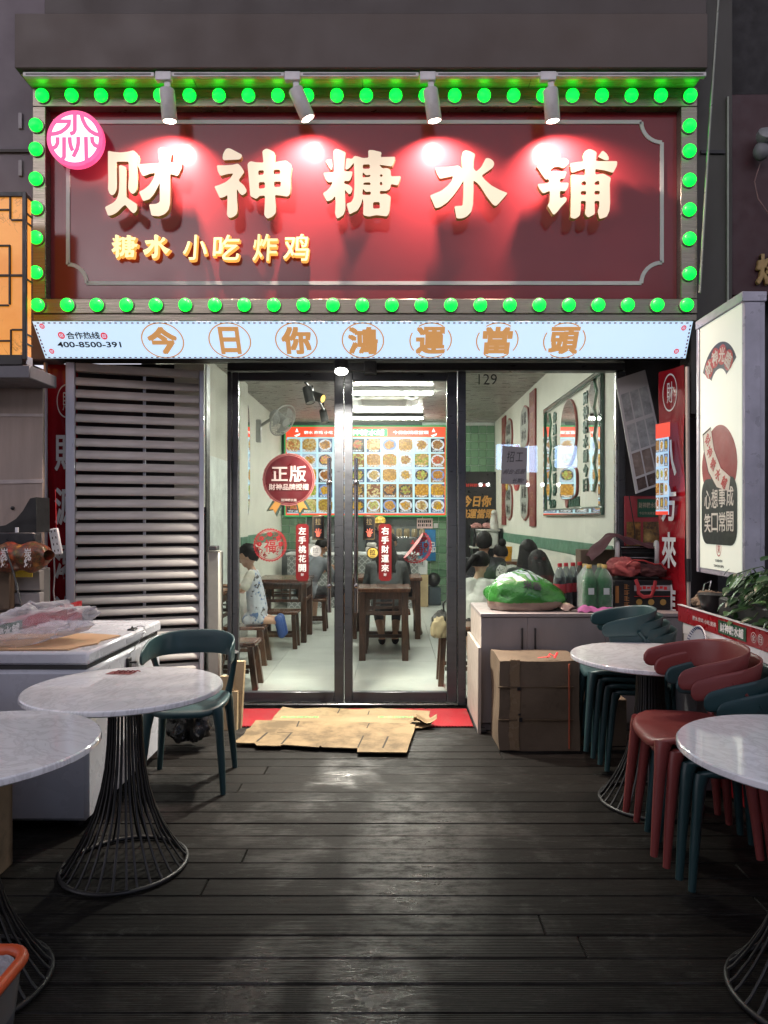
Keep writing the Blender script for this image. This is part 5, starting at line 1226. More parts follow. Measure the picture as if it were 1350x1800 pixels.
b = MB(); letters(b, '財神糖水鋪', (gx(1140,5.51), 5.513, gz(888,5.51)), .15, .045, d=.0005, bold=.01); letters(b, '今日你鴻運當頭', (gx(1140,5.51), 5.513, gz(902,5.51)), .14, .022, d=.0005); part('lettering', b, M('dull_gold_text', (.36,.30,.2), .5), pl_, smooth=0)
m_fry = mk_print('fried_food_print', [(.45,.24,.05),(.30,.12,.03),(.55,.36,.12),(.15,.07,.03)], 14, .3)
for (a, c) in ((1102,1127),(1131,1164)):
    b = MB(); b.box(gx(a,5.51), gx(c,5.51), 5.515, 5.519, gz(980,5.51), gz(917,5.51), .001); part('food_picture', b, m_fry, fp)
b = MB(); b.tube([W(1106,871,5.46), W(1110,895,5.45), W(1115,925,5.46), W(1117,958,5.48)], .004, 5); part('cord', b, m_black, fp)
# right red banner, turned a little inward
a0, a1 = Vector((gx(1159,5.2),5.2,0)), Vector((gx(1204,4.95),4.95,0)); du = (a1-a0).normalized(); nrm_ = Vector((du.y, -du.x, 0))
vb = thing('vertical_banner', 'tall glossy red vinyl banner with white characters, right of the shop window', 'banner', ((a0+a1)/2)+Vector((0,0,.70)))
def b2(u, v): return a0+(a1-a0)*u+Vector((0,0,.70+v*1.83))+nrm_*(.006*math.sin(v*15+u*4)+.008*math.sin(u*5+v*3))
b = MB(); b.grid(b2, 10, 50); part('vinyl', b, m_redplastic, vb, smooth=80)
b = MB(); mid = (a0+a1)/2+nrm_*.018
for ch, py in zip('八方來進', (805, 885, 967, 1058)): letters(b, ch, mid+Vector((0,0,gz(py,5.07)))-du*.01, .145, .25, u=du, d=.0006, bold=.024)
part('lettering', b, m_whiteink, vb, smooth=0)
b = MB(); c = mid+Vector((0,0,gz(690,5.07))); n = 36; vs = [c+du*(r*.075*math.cos(2*math.pi*i/n))+Vector((0,0,r*.135*math.sin(2*math.pi*i/n))) for r in (.92,1) for i in range(n)]; b.add(vs, [(i,(i+1)%n,n+(i+1)%n,n+i) for i in range(n)])
letters(b, '財', c, .06, .15, u=du, d=.0006); part('round_mark', b, m_whiteink, vb, smooth=0)
ms_ = thing('menu_reflection', 'reflection of the lit menu on the right red banner, as glowing pictures', 'menu', mid+Vector((0,0,1.486)))  # glowing strip stands in for the lit menu mirrored in the banner vinyl
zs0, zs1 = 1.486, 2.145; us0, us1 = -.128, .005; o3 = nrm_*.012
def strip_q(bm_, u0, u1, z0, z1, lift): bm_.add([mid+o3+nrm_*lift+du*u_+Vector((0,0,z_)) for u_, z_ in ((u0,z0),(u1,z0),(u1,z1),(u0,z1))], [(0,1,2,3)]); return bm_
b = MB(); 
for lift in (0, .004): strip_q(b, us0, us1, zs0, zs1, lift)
part('panel', b, glow('menu_reflection_light', (.50,.72,.95), .55), ms_, smooth=0)
for z0, z1 in ((zs0, zs0+.025), (zs1-.105, zs1)): part('red_band', strip_q(MB(), us0, us1+(.02 if z0 > 2 else 0), z0, z1, .006), glow('menu_reflection_red', (.85,.06,.03), .7), ms_, smooth=0)
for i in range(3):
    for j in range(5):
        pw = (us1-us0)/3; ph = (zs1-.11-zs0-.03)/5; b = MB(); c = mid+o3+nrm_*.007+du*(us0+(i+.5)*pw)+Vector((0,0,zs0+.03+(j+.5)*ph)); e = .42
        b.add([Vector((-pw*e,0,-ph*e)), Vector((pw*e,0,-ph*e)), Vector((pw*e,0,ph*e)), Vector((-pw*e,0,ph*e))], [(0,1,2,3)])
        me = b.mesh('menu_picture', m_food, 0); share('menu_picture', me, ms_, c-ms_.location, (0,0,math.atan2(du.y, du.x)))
br = thing('broom_handle', 'pale wooden broom handle with a black grip leaning beside the right banner', 'broom', (gx(1210,4.85), 4.85, .75))
b = MB(); b.tube([W(1208,645,4.86), W(1211,1085,4.85)], .013, 10); part('stick', b, m_cabside, br)
b = MB(); b.tube([W(1210.5,982,4.845), W(1211,1022,4.845)], .019, 10); part('grip', b, m_black, br)
# ------------------------------------------------------------------ light box with fan emblem
lbx = thing('light_box_sign', 'white side light box with fan shaped emblem and black rounded text panel, at right', 'light box', (2.0, 4.24, 1.12))
LX = 1.95; m_lbface = glow('light_box_face', (.78,.90,.74), .32, (.66,.66,.58)); m_lbframe = M('lilac_grey_frame', (.46,.45,.52), .35, metal=.2)
b = MB(); b.box(LX, LX+.12, 3.95, 4.53, 1.117, 2.715, .004); part('frame', b, m_lbframe, lbx)
b = MB(); b.box(LX-.004, LX-.0005, 3.962, 4.50, 1.15, 2.66, .001); part('face', b, m_lbface, lbx)
b = MB(); b.box(LX-.012, LX+.125, 3.94, 4.55, 2.664, 2.718, .003); b.box(LX-.012, LX-.004, 4.503, 4.535, 1.12, 2.66, .002); b.box(LX+.003, LX+.09, 3.944, 3.9498, 1.12, 2.66, .001); part('edge_trim', b, m_lbframe, lbx)
def lp(py_, pz): return py_, pz
YU = Vector((0,-1,0)); ZV = Vector((0,0,1))             # across (towards the camera) and up, seen from the deck
def F2(a, h, lift=.005): return Vector((LX-lift, 4.24-a, 1.117+h))
def flat_(name, polys, mm, parent, lift, sm=0):
    b = MB()
    for i, p in enumerate(polys): b.prism([(q[0], q[1]) for q in p], (LX-lift, 4.24, 1.117), u=YU, v=ZV, d=(-.0008-.0001*i,0,0))
    return part(name, b, mm, parent, smooth=sm)
fan = [(.30*math.cos(R(t)), 1.17+.22*math.sin(R(t))*1.0) for t in range(25,156,8)]
fan = [(.245*math.cos(R(t)), 1.135+.255*math.sin(R(t))) for t in [28+i*6.2 for i in range(21)]]+[(.11*math.cos(R(t)), 1.135+.10*math.sin(R(t))) for t in [152-i*12.4 for i in range(11)]]
fe = flat_('fan_emblem', [fan], M('fan_navy', (.05,.05,.07), .4), lbx, .0045)
m_lbred = M('emblem_red', (.42,.06,.055), .4); m_lbtext = M('emblem_white', (.62,.60,.54), .5)
b = MB()
for i, (ch, t) in enumerate(zip('財神光臨', (136,105,75,44))):
    cxx, czz = .175*math.cos(R(t)), 1.135+.18*math.sin(R(t))
    b.prism([(cxx+.055*math.cos(2*math.pi*j/20), czz+.06*math.sin(2*math.pi*j/20)) for j in range(20)], (LX-.0056-.0003*i, 4.24, 1.117), u=YU, v=ZV, d=(-.0006,0,0))
part('emblem_disc', b, m_lbred, fe, smooth=0, stuff=True)
b = MB()
for ch, t in zip('財神光臨', (136,105,75,44)):
    a = R(t-90)*.8; letters(b, ch, F2(.175*math.cos(R(t)), 1.135+.18*math.sin(R(t)), .0078), .075, .085, u=YU*math.cos(a)+ZV*math.sin(a), v=ZV*math.cos(a)-YU*math.sin(a), d=.0005, bold=.02)
part('lettering', b, m_lbtext, fe, smooth=0)
blob = [(.215*math.cos(2*math.pi*j/40)*(1+.06*math.cos(4*math.pi*j/40)), .66+.24*math.sin(2*math.pi*j/40)) for j in range(40)]
rp = flat_('red_roundel', [blob], M('printed_maroon', (.25,.035,.035), .45), lbx, .0045)
scr = [(-.205,.86),(-.10,.89),(-.06,.76),(.03,.64),(.15,.58),(.13,.50),(-.02,.53),(-.13,.63),(-.19,.76)]
sc_ = flat_('scroll', [[(p[0]*1.06, (p[1]-.7)*1.06+.7) for p in scr]], m_ink, lbx, .0058); flat_('scroll_paper', [scr], M('scroll_cream', (.60,.57,.50), .5), sc_, .0068)
b = MB()
for ch, (a, h) in zip('財神糖水鋪', ((-.14,.825),(-.115,.75),(-.068,.672),(-.005,.605),(.075,.555))): letters(b, ch, F2(a, h, .0082), .062, .07, u=YU*.8-ZV*.6, v=ZV*.8+YU*.6, d=.0005, bold=.02)
part('lettering', b, m_lbred, sc_, smooth=0)
rr_ = [(sx*.155+sx*.075*math.cos(R(a)), .40+.0+sz*.095+sz*.095*math.sin(R(a))) for (sx,sz,rng_) in ((1,1,range(0,91,15)),(-1,1,range(90,-1,-15)),(-1,-1,range(0,91,15)),(1,-1,range(90,-1,-15))) for a in rng_]
tp_ = flat_('text_panel', [[(p[0], (p[1]-.40)*1.05+.385) for p in rr_]], M('dark_green_black', (.020,.026,.026), .4), lbx, .0062)
b = MB()
for j, row in enumerate(('心想事成', '笑口常開')):
    for i, ch in enumerate(row): letters(b, ch, F2(-.145+i*.097, .458-j*.145+i*.004, .0078), .085, .115, u=YU, d=.0005, bold=.01)
part('lettering', b, m_lbtext, tp_, smooth=0)
b = MB(); n = 28; c = F2(0, .165, .0055); b.add([c+YU*(r*.032*math.cos(2*math.pi*i/n))+ZV*(r*.05*math.sin(2*math.pi*i/n)) for r in (.86,1) for i in range(n)], [(i,(i+1)%n,n+(i+1)%n,n+i) for i in range(n)])
letters(b, '財', c, .03, .055, u=YU, d=.0005); part('round_mark', b, m_lbred, lbx, smooth=0)
b = MB(); letters(b, 'CAISHEN', F2(0,.09,.0055), .09, .014, u=YU, d=.0005); letters(b, 'TANGSHUIPU', F2(0,.058,.0055), .13, .014, u=YU, d=.0005); part('small_lettering', b, m_ink, lbx, smooth=0)
# ------------------------------------------------------------------ right counter, its boards, planter
rc_ = thing('right_counter', 'low stall counter with a red name board along the right side', 'counter', (2.0, 3.4, 0))
b = MB(); b.box(1.775, 2.55, 2.2, 4.36, 0, .915, .004); part('body', b, M('counter_body', (.10,.09,.09), .6), rc_)
b = MB(); b.box(1.752, 1.772, 2.2, 4.365, .832, .93, .002); nbd = part('name_board', b, m_redboard, rc_)
b = MB(); b.box(1.748, 1.773, 2.2, 4.365, .9305, .934); part('top_edge', b, m_white, rc_)
b = MB(); b.box(1.756, 1.773, 2.2, 4.30, .765, .831, .002); part('white_rail', b, m_white, rc_)
for y in (4.26, 3.30, 2.34):
    b = MB(); b.box(1.757, 1.774, y-.03, y+.03, .0, .764, .002); part('white_post', b, m_white, rc_)
m_pic = mk_print('counter_food_print', [(.40,.16,.04),(.48,.30,.10),(.22,.06,.03),(.5,.42,.3),(.30,.10,.03)], 7, .3, .8)
for (y0, y1) in ((3.335, 4.225), (2.375, 3.265)):
    b = MB(); b.box(1.764, 1.774, y0, y1, .30, .762, .001); part('food_picture', b, m_pic, rc_)
    b = MB(); b.box(1.762, 1.774, y0, y1, .01, .298, .001); part('red_panel', b, m_redboard, rc_)
b = MB(); b.box(1.7490, 1.7515, 3.52, 3.82, .847, .915); gp = part('green_plate', b, m_greenboard, nbd)
b = MB(); letters(b, '財神糖水鋪', (1.7482, 3.67, .881), .25, .048, u=YU, d=.0006, bold=.022); part('lettering', b, m_whiteink, gp, smooth=0)
b = MB(); letters(b, '糖水 炸鸡 小吃 奶茶', (1.7512, 4.0, .881), .30, .026, u=YU, d=.0006, bold=.012)
for i, ch in enumerate('全日'):
    letters(b, ch, (1.7512, 3.45-i*.065, .881), .03, .03, u=YU, d=.0006, bold=.01); c = Vector((1.7513, 3.45-i*.065, .881)); n = 20
    b.add([c+YU*(r*.026*math.cos(2*math.pi*k/n))+ZV*(r*.026*math.sin(2*math.pi*k/n)) for r in (.88,1) for k in range(n)], [(k,(k+1)%n,n+(k+1)%n,n+k) for k in range(n)])
part('lettering', b, M('board_text', (.60,.52,.50), .5), nbd, smooth=0)
# planter with trailing pothos on the counter top
ptd = thing('pothos_plant', 'leafy green pothos spilling over the right counter board', 'potted plant', (2.0, 3.5, .915))
b = MB(); b.box(1.83, 2.25, 2.9, 4.0, .916, 1.02, .012); part('trough', b, M('black_trough', (.03,.03,.03), .5), ptd)
lf_b = MB()
def leafpt(u, v):
    t = v; wdt = math.sin(math.pi*min(1, t*1.02))**.75*(1-.45*t)*.62; x = (u-.5)*2*wdt
    return Vector((x*.5, t*1.0, .10*abs(x)*1.0-.22*t*t))
lf_b.grid(leafpt, 5, 7); leaf_me = lf_b.mesh('leaf', m_leaf, 80)
rl = random.Random(12); stems = MB()
for i in range(300):
    q = rl.random(); yy = 2.85+1.05*rl.random(); a = rl.uniform(-1.9, 1.9)
    spill = rl.random()
    if spill < .5: base = Vector((1.80+rl.uniform(-.03,.10), yy, 1.0+rl.uniform(-.09,.20)-.12*max(0,(3.3-yy)))); hd = math.pi/2*1.0+rl.uniform(-1.1,1.1); pit = rl.uniform(-.9,.1)
    else: base = Vector((rl.uniform(1.8,2.25), yy, 1.0+rl.uniform(.02,.26)*math.exp(-((yy-3.35)/.5)**2)+rl.uniform(0,.05))); hd = rl.uniform(0,6.28); pit = rl.uniform(-.6,.6)
    sc = rl.uniform(.055,.09)
    share('leaf', leaf_me, ptd, base-ptd.location, (pit, rl.uniform(-.5,.5), hd), (sc*rl.uniform(.85,1.25), sc, sc))
    if i % 3 == 0: stems.tube([(2.0+rl.uniform(-.15,.15), yy+rl.uniform(-.1,.1), 1.0), (base+Vector((2.0,yy,1.1)))/2+Vector((0,0,.06)), base], .0035, 5)
part('stem', stems, M('plant_stem', (.05,.10,.03), .5), ptd, smooth=60, stuff=True)
b = MB(); b.lathe([(.06,0),(.085,.10),(.09,.105),(.08,.105)], (1.86,4.12,.917), 20); solo('plant_pot', b, m_black, 'small black plastic pot on the counter between the leaves and the banner', 'pot')
b = crumple((1.90,4.24,.965), .10,.09,.06, 2.2); solo('paper_bag', b, mk_cardboard('brown_paper', (.22,.16,.11)), 'crumpled brown paper on the far end of the right counter', 'paper')
b = MB(); b.tube([(1.86,4.30,.93),(1.90,4.33,1.06),(1.93,4.31,1.08),(1.90,4.28,1.0),(1.95,4.29,.95)], .004, 6); solo('wire_hook', b, m_steel, 'bent pale wire hook on the far end of the right counter', 'wire', smooth=60)
bs = thing('enamel_basin', 'white round basin with blue striped rim leaning against the right counter', 'basin', (1.70, 3.98, .62))
T = Matrix.Translation((1.695,3.98,.735)) @ Matrix.Rotation(R(-78),4,'Y')
b = MB(); b.lathe([(.001,-.05),(.075,-.05),(.115,.0),(.125,.006),(.128,.002)], n=40, M=T.to_3x3().to_4x4(), c=T.translation, capa=False, capb=False); part('bowl', b, m_white, bs, smooth=60)
b = MB()
for i in range(40):
    a = 2*math.pi*i/40; q = T @ Vector((.118*math.cos(a), .118*math.sin(a), .0075)); q2 = T @ Vector((.106*math.cos(a), .106*math.sin(a), -.004)); b.tube([q, q2], .0028, 5)
part('blue_stripes', b, M('dark_blue_glaze', (.03,.05,.14), .3), bs, stuff=True)
for yy, nm in ((3.86, 0),):
    b = MB(); b.box(1.62, 1.74, 3.80, 4.15, 0, .61, .006); solo('plastic_crate', b, M('grey_crate', (.12,.12,.13), .6), 'grey crate standing under the striped basin, against the right counter', 'crate')
# ================================================================== inside the shop
# lit menu on the back wall
mn = thing('lit_menu', 'large lit menu with rows of food pictures under a red band, on the back wall', 'menu', (-.47, 12.42, 1.51))
mx0, mx1, mz0, mz1, my = gx(499.5,12.4), gx(786,12.4), gz(908.5,12.4), gz(747.5,12.4), 12.40
b = MB(); b.box(mx0, mx1, my, my+.09, mz0, mz1, .01); part('green_case', b, m_menugreen, mn)
b = MB(); b.box(mx0+.05, mx1-.05, my-.004, my-.0005, mz0+.06, mz1-.21); part('light_panel', b, m_menuwhite, mn)
b = MB(); b.box(mx0+.03, mx1-.03, my-.006, my-.0005, mz1-.205, mz1-.03); band = part('red_band', b, m_menured, mn)
b = MB(); b.box(mx0+.03, mx0+.05, my-.006, my-.0005, mz0+.03, mz1-.206); b.box(mx1-.05, mx1-.03, my-.006, my-.0005, mz0+.03, mz1-.206); b.box(mx0+.0505, mx1-.0505, my-.006, my-.0005, mz0+.03, mz0+.058); part('red_edge', b, m_menured, mn)
b = MB(); b.box(gx(597,12.4), gx(681,12.4), my-.010, my-.0065, mz1-.195, mz1-.06, .001); part('name_plate', b, M('lit_green_plate', (.02,.25,.08), .4, em=(.03,.33,.10), es=.8), band)
b = MB(); letters(b, '財神糖水鋪', (gx(640,12.4), my-.012, mz1-.127), .70, .10, d=.001, bold=.022)
letters(b, '糖水 炸鸡 小吃', (gx(560,12.4), my-.012, mz1-.127), .50, .055, d=.001, bold=.02); letters(b, '今日你鴻運當頭', (gx(722,12.4), my-.012, mz1-.127), .62, .06, d=.001, bold=.02)
for px in (522, 762):
    c = Vector((gx(px,12.4), my-.012, mz1-.12))
    b.prism([(c.x-.05,c.z-.06),(c.x+.06,c.z-.02),(c.x+.05,c.z-.055),(c.x-.01,c.z-.085)], (0,my-.012,0), d=(0,.001,0)); b.prism([(c.x-.03,c.z),(c.x+.03,c.z),(c.x,c.z+.07)], (0,my-.0122,0), d=(0,.001,0))
part('lettering', b, m_menutext, band, smooth=0)
pic = MB(); pic.box(-.121, .121, -.003, .003, -.118, .118, .0012); pic_me = pic.mesh('menu_picture', m_food, 0)
colx = [gx(499.5+(i+.5)*28.2+2.0, 12.4) for i in range(10)]
zz0, zz1 = mz1-.22, mz0+.06
for j in range(5):
    for i in range(10):
        share('menu_picture', pic_me, mn, Vector((colx[i], my-.008, zz0-(j+.5)*(zz0-zz1)/5))-mn.location)
# kitchen counter under the menu
kc = thing('serving_counter', 'serving counter with scallop tiled front under the lit menu', 'counter', (-.6, 11.8, 0))
b = MB(); b.box(-1.72, .42, 11.62, 12.1, 0, .86, .004); part('body', b, mk_scallop(), kc)
b = MB(); b.box(-1.74, .44, 11.58, 12.14, .862, .90, .006); part('counter_top', b, m_white, kc)
b = MB(); b.box(-.15, .60, 11.9, 12.08, 1.13, 1.155, .003); b.box(-.13,-.10,11.95,12.0,.9005,1.13); b.box(.55,.58,11.95,12.0,.9005,1.13); part('glass_shelf', b, m_steel, kc)
rj = random.Random(3)
jar_b = MB(); jar_b.lathe([(.045,0),(.05,.01),(.05,.10),(.04,.12),(.04,.135)], n=14); jar_me = jar_b.mesh('glass_jar', mk_plasticbag('jar_glass', (.55,.45,.3), .4, .08), 60)
for i, lab in enumerate(('first jar from the left on the counter shelf','second jar from the left on the counter shelf','third jar on the counter shelf below the menu','fourth jar on the counter shelf below the menu','last jar on the right end of the counter shelf')):
    o = link('jar', jar_me); o.location = (-.02+.13*i, 11.98, 1.156); o['label'] = 'small '+lab; o['category'] = 'jar'; o['group'] = 'jars on the counter shelf'
for i, (x, c, h, lab) in enumerate(((-1.3,(.6,.6,.58),.26,'pale blender jug on the left of the counter'),(-1.0,(.15,.16,.17),.30,'grey drinks machine beside the blender jug'),(-.35,(.5,.46,.42),.16,'beige tray pile in the middle of the counter'))):
    b = MB(); b.box(x-.10, x+.10, 11.8, 12.0, .9005, .90+h*.55, .012); b.box(x-.08, x+.08, 11.82, 11.98, .90+h*.55+.001, .90+h, .02); solo('counter_appliance', b, M('appliance_'+str(i), c, .35), lab, 'appliance')
wd = thing('water_dispenser', 'white water dispenser standing on a beige cupboard by the green tiles', 'water dispenser', (gx(738,11.9), 11.9, .53))
b = MB(); b.box(gx(724,11.9), gx(751,11.9), 11.78, 12.05, .531, gz(985,11.9), .012); part('body', b, m_white, wd)
b = MB(); b.box(gx(728,11.9), gx(747,11.9), 11.775, 11.7795, .78-.12, .80, .002); wp = part('tap_panel', b, M('pale_panel', (.55,.57,.58), .4), wd)
b = MB()
for px in (733,742): b.box(gx(px,11.9)-.012, gx(px,11.9)+.012, 11.74, 11.774, .70, .74, .003)
part('taps', b, m_steel, wd, stuff=True); b = MB(); b.box(gx(734,11.9), gx(741,11.9), 11.772, 11.7748, .81-.008, .86-.02); part('blue_label', b, M('light_blue_label', (.15,.42,.55), .4), wd)
b = MB(); b.box(gx(722,11.9), gx(752,11.9), 11.76, 12.08, 0, .53, .005); solo('small_cupboard', b, M('beige_cupboard', (.46,.34,.19), .5), 'beige cupboard under the white water dispenser', 'cupboard')
b = MB(); b.box(gx(753,12.0), gx(775,12.0), 11.95, 12.3, 0, .30, .015); solo('storage_bin', b, M('dark_blue_bin', (.035,.055,.07), .5), 'dark blue bin on the floor by the green tiled wall', 'bin')
b = MB(); b.ball((gx(763,12.0), 12.12, .42), (.12,.12,.12), 16, 10); solo('black_bag', b, m_black, 'round black bag resting on the dark blue bin', 'bag', smooth=80)
bpz = thing('blue_poster', 'blue poster with white writing on the green tiles, right of the counter', 'poster', (gx(752,12.4), 12.46, gz(986,12.4)))
b = MB(); b.box(gx(738,12.4), gx(766,12.4), 12.455, 12.468, gz(986,12.4), gz(931,12.4), .001); part('sheet', b, M('blue_print', (.03,.16,.34), .4), bpz)
b = MB(); letters(b, '品', (gx(761,12.4), 12.452, gz(962,12.4)), .10, .18, d=.001, bold=.02); part('lettering', b, m_whiteink, bpz, smooth=0)
pz = thing('pink_notice', 'pale pink notice with black writing above the blue poster', 'notice', (gx(748,12.4), 12.46, gz(930,12.4)))
b = MB(); b.box(gx(733,12.4), gx(761,12.4), 12.452, 12.46, gz(929,12.4), gz(911,12.4)); part('sheet', b, M('pink_paper', (.58,.40,.38), .6), pz)
b = MB()
for j in range(2):
    for i in range(7): b.box(gx(735+i*3.4,12.4), gx(737.4+i*3.4-(i*j % 2),12.4), 12.4495, 12.4515, gz(919+j*6.5,12.4), gz(914.5+j*6.5,12.4))
part('print_lines', b, m_ink, pz, smooth=0, stuff=True)
b = MB(); b.box(gx(763,12.4), gx(770,12.4), 12.46, 12.47, gz(928,12.4), gz(920,12.4)); solo('wall_switch', b, m_pale, 'pale switch plate on the green tiles beside the pink notice', 'switch')
# black poster with gold characters at the back right, shelf in front of it
gp_ = thing('black_poster', 'black poster with large gold characters at the back right corner', 'poster', (gx(845,12.3), 12.36, gz(985,12.3)))
b = MB(); b.box(gx(806,12.36), gx(872,12.36), 12.36, 12.40, gz(1000,12.36), gz(829,12.36), .004); part('board', b, m_plaque, gp_)
b = MB(); letters(b, '今日你', (gx(838,12.35), 12.352, gz(881,12.35)), .50, .19, d=.002, bold=.035, shear=.05); part('gold_lettering', b, M('orange_gold_text', (.55,.27,.07), .4), gp_, smooth=0); b = MB(); letters(b, '鴻運當頭', (gx(838,12.35), 12.352, gz(903,12.35)), .62, .16, d=.002, bold=.03, shear=.05); part('gold_lettering', b, M('orange_gold_text', (.55,.27,.07), .4), gp_, smooth=0)
b = MB(); letters(b, '財神糖水鋪', (gx(836,12.35), 12.352, gz(853,12.35)), .36, .06, d=.002, bold=.02); part('red_lettering', b, M('red_text', (.50,.04,.03), .4), gp_, smooth=0)
sh = thing('storage_shelf', 'dark storage shelf with a pale bin, in the back right corner', 'shelf', (1.65, 11.9, 0))
b = MB(); b.box(1.30, 1.34, 11.5, 11.9, 0, 1.3, .003); b.box(1.74, 1.78, 11.5, 11.9, 0, 1.3, .003); part('upright', b, m_black, sh, stuff=True)
for z in (.55, .98):
    b = MB(); b.box(1.28, 1.79, 11.48, 11.92, z, z+.025, .003); part('shelf_board', b, m_pale, sh)
b = MB(); b.box(1.36, 1.72, 11.52, 11.88, 1.0055, 1.25, .02); b.box(1.34, 1.74, 11.5, 11.9, 1.251, 1.285, .008); solo('storage_tub', b, M('translucent_tub', (.50,.50,.48), .4), 'pale storage tub on the dark corner shelf', 'tub')
for i, (dx, lab) in enumerate(((-.14,'left pink snack pack on the pale storage tub'),(.04,'right pink snack pack on the pale storage tub'))):
    b = crumple((1.52+dx, 11.7, 1.335), .085,.08,.055, 4+i); o = solo('snack_pack', b, M('pink_pack', (.45,.22,.20), .35, var=.3, vs=25), lab, 'pack', smooth=60)
b = MB(); b.lathe([(.07,0),(.075,.05),(.06,.18),(.05,.22),(.06,.24)], (1.665,11.66,1.286), 16); b.ball((1.665,11.66,1.56), (.05,.05,.045), 12, 8); solo('ornament', b, M('white_ornament', (.62,.62,.58), .3), 'white figurine with rounded top on the pale storage tub', 'ornament', smooth=60)
# ceiling lights, air conditioner, track spots, wall fan
m_lampbody = M('white_lamp_body', (.62,.62,.60), .4)
for (yc, x0, x1, lab) in ((6.85,-.60,.60,'tube lamp nearest the doors'),(9.2,-.53,.53,'tube lamp above the air conditioner'),(11.5,-.74,.50,'farthest tube lamp, hanging above the lit menu')):
    t = thing('tube_lamp', 'bright ceiling '+lab, 'ceiling lamp', ((x0+x1)/2, yc, ZC-.02), group='ceiling tube lamps')
    b = MB(); b.box(x0, x1, yc-.055, yc+.055, ZC-.075, ZC-.018, .004); part('housing', b, m_black if yc > 11 else m_lampbody, t)
    b = MB(); b.box(x0+.01, x1-.01, yc-.05, yc+.05, ZC-.10, ZC-.0755, .008); part('diffuser', b, m_tube, t)
ac = thing('air_conditioner', 'pale ceiling air conditioner with rounded end brackets', 'air conditioner', (gx(677,9.9), 9.9, ZC-.3))
b = MB(); b.box(gx(634,9.9), gx(716,9.9), 9.85, 10.4, gz(704,9.9), gz(686,9.9), .012); part('housing', b, M('beige_housing', (.45,.42,.38), .5), ac)
for px in (628, 723):
    b = MB(); b.prism([(gx(px+x,9.9), gz(695+y,9.9)) for x, y in ((-12,-8),(12,-10),(13,6),(0,10),(-12,7))], (0,9.84,0), d=(0,.5,0)); part('end_bracket', b, m_lampbody, ac, smooth=0)
    b = MB(); c = Vector((gx(px,9.83), 9.832, gz(694,9.83))); b.prism([(c.x+.05*math.cos(R(t)), c.z+.04*math.sin(R(t))) for t in range(0,360,30)], (0,9.832,0), d=(0,.007,0)); part('vent_hole', b, m_gasket, ac, smooth=0)
t_ = thing('ceiling_track', 'dark lighting track sloping along the ceiling at upper left', 'lighting track', W(555, 690, 9.0))
b = MB(); b.tube([W(537,672,8.0), W(553,690,8.8), W(572,727,10.2)], .018, 8); part('rail', b, m_black, t_)
for (px, py, D, dv, lab, lit) in ((540,690,8.1,(.25,-.2,-1),'dark ceiling spotlight nearest the doors',0),(549,701,8.7,(.9,-.5,-.35),'glowing ceiling spotlight in the middle of its track',1),(568,729,10,(.2,-.2,-1),'far ceiling spotlight at the end of its track',0)):
    t = thing('ceiling_spotlight', lab, 'spotlight', W(px, py-8, D), group='dark ceiling spotlights')
    d_ = Vector(dv).normalized(); q = Vector((0,0,-1)).rotation_difference(d_).to_matrix().to_4x4(); p0 = W(px, py-6, D)
    b = MB(); b.lathe([(.002,.02),(.05,.02),(.055,0),(.055,-.17),(.048,-.17)], p0, 16, q, True, False); part('barrel', b, m_gasket, t)
    b = MB(); b.lathe([(.0475,-.165),(.001,-.16)], p0, 16, q, False, True); part('lens', b, glow('warm_lens', (1.0,.65,.15), 1.6) if lit else m_pale, t)
    b = MB(); b.tube([p0, p0+Vector((0,0,.12))], .012, 6); part('stem', b, m_black, t)
fn_ = thing('wall_fan', 'grey caged wall fan tilted down beside the left wall', 'fan', W(485, 738, 8.5))
fc_ = W(497, 739, 8.4); fd = Vector((.75,-.45,-.5)).normalized(); q = Vector((0,0,1)).rotation_difference(fd).to_matrix().to_4x4(); rF = .195
T = Matrix.Translation(fc_) @ q
ringpts = [T @ Vector((rF*math.cos(2*math.pi*i/32), rF*math.sin(2*math.pi*i/32), 0)) for i in range(32)]
b = MB(); b.tube(ringpts, .009, 6, closed=True)
for r_, z_ in ((.13,.045),(.06,.06)): b.tube([T @ Vector((r_*math.cos(2*math.pi*i/24), r_*math.sin(2*math.pi*i/24), z_)) for i in range(24)], .004, 5, closed=True)
for i in range(32):
    a = 2*math.pi*i/32; b.tube([T @ Vector((math.cos(a)*r_, math.sin(a)*r_, z_)) for r_, z_ in ((rF,0),(.13,.045),(.05,.06))], .0028, 4, cap=False); b.tube([T @ Vector((math.cos(a)*r_, math.sin(a)*r_, z_)) for r_, z_ in ((rF,0),(.13,-.05),(.05,-.06))], .0028, 4, cap=False)
part('cage', b, M('grey_fan_wire', (.42,.42,.40), .45), fn_, smooth=0, stuff=True)
for k in range(3):
    b = MB(); a0 = k*2.094
    b.grid(lambda u, v: T @ Vector(((.03+.135*v)*math.cos(a0+(u-.5)*1.3*(.5+v*.5)), (.03+.135*v)*math.sin(a0+(u-.5)*1.3*(.5+v*.5)), .02*(u-.5))), 6, 6); part('blade', b, M('grey_fan_blade', (.42,.42,.41), .4), fn_)
b = MB(); b.tube([T @ Vector((0,0,.06)), T @ Vector((0,0,-.16))], [.05,.07], 14); b.tube([T @ Vector((0,0,-.12)), fc_+Vector((-.28,.1,-.05))], .02, 8); b.box(fc_.x-.33, fc_.x-.27, 8.45, 8.53, fc_.z-.25, fc_.z+.02, .008); part('motor_arm', b, M('grey_fan_motor', (.40,.40,.38), .45), fn_)
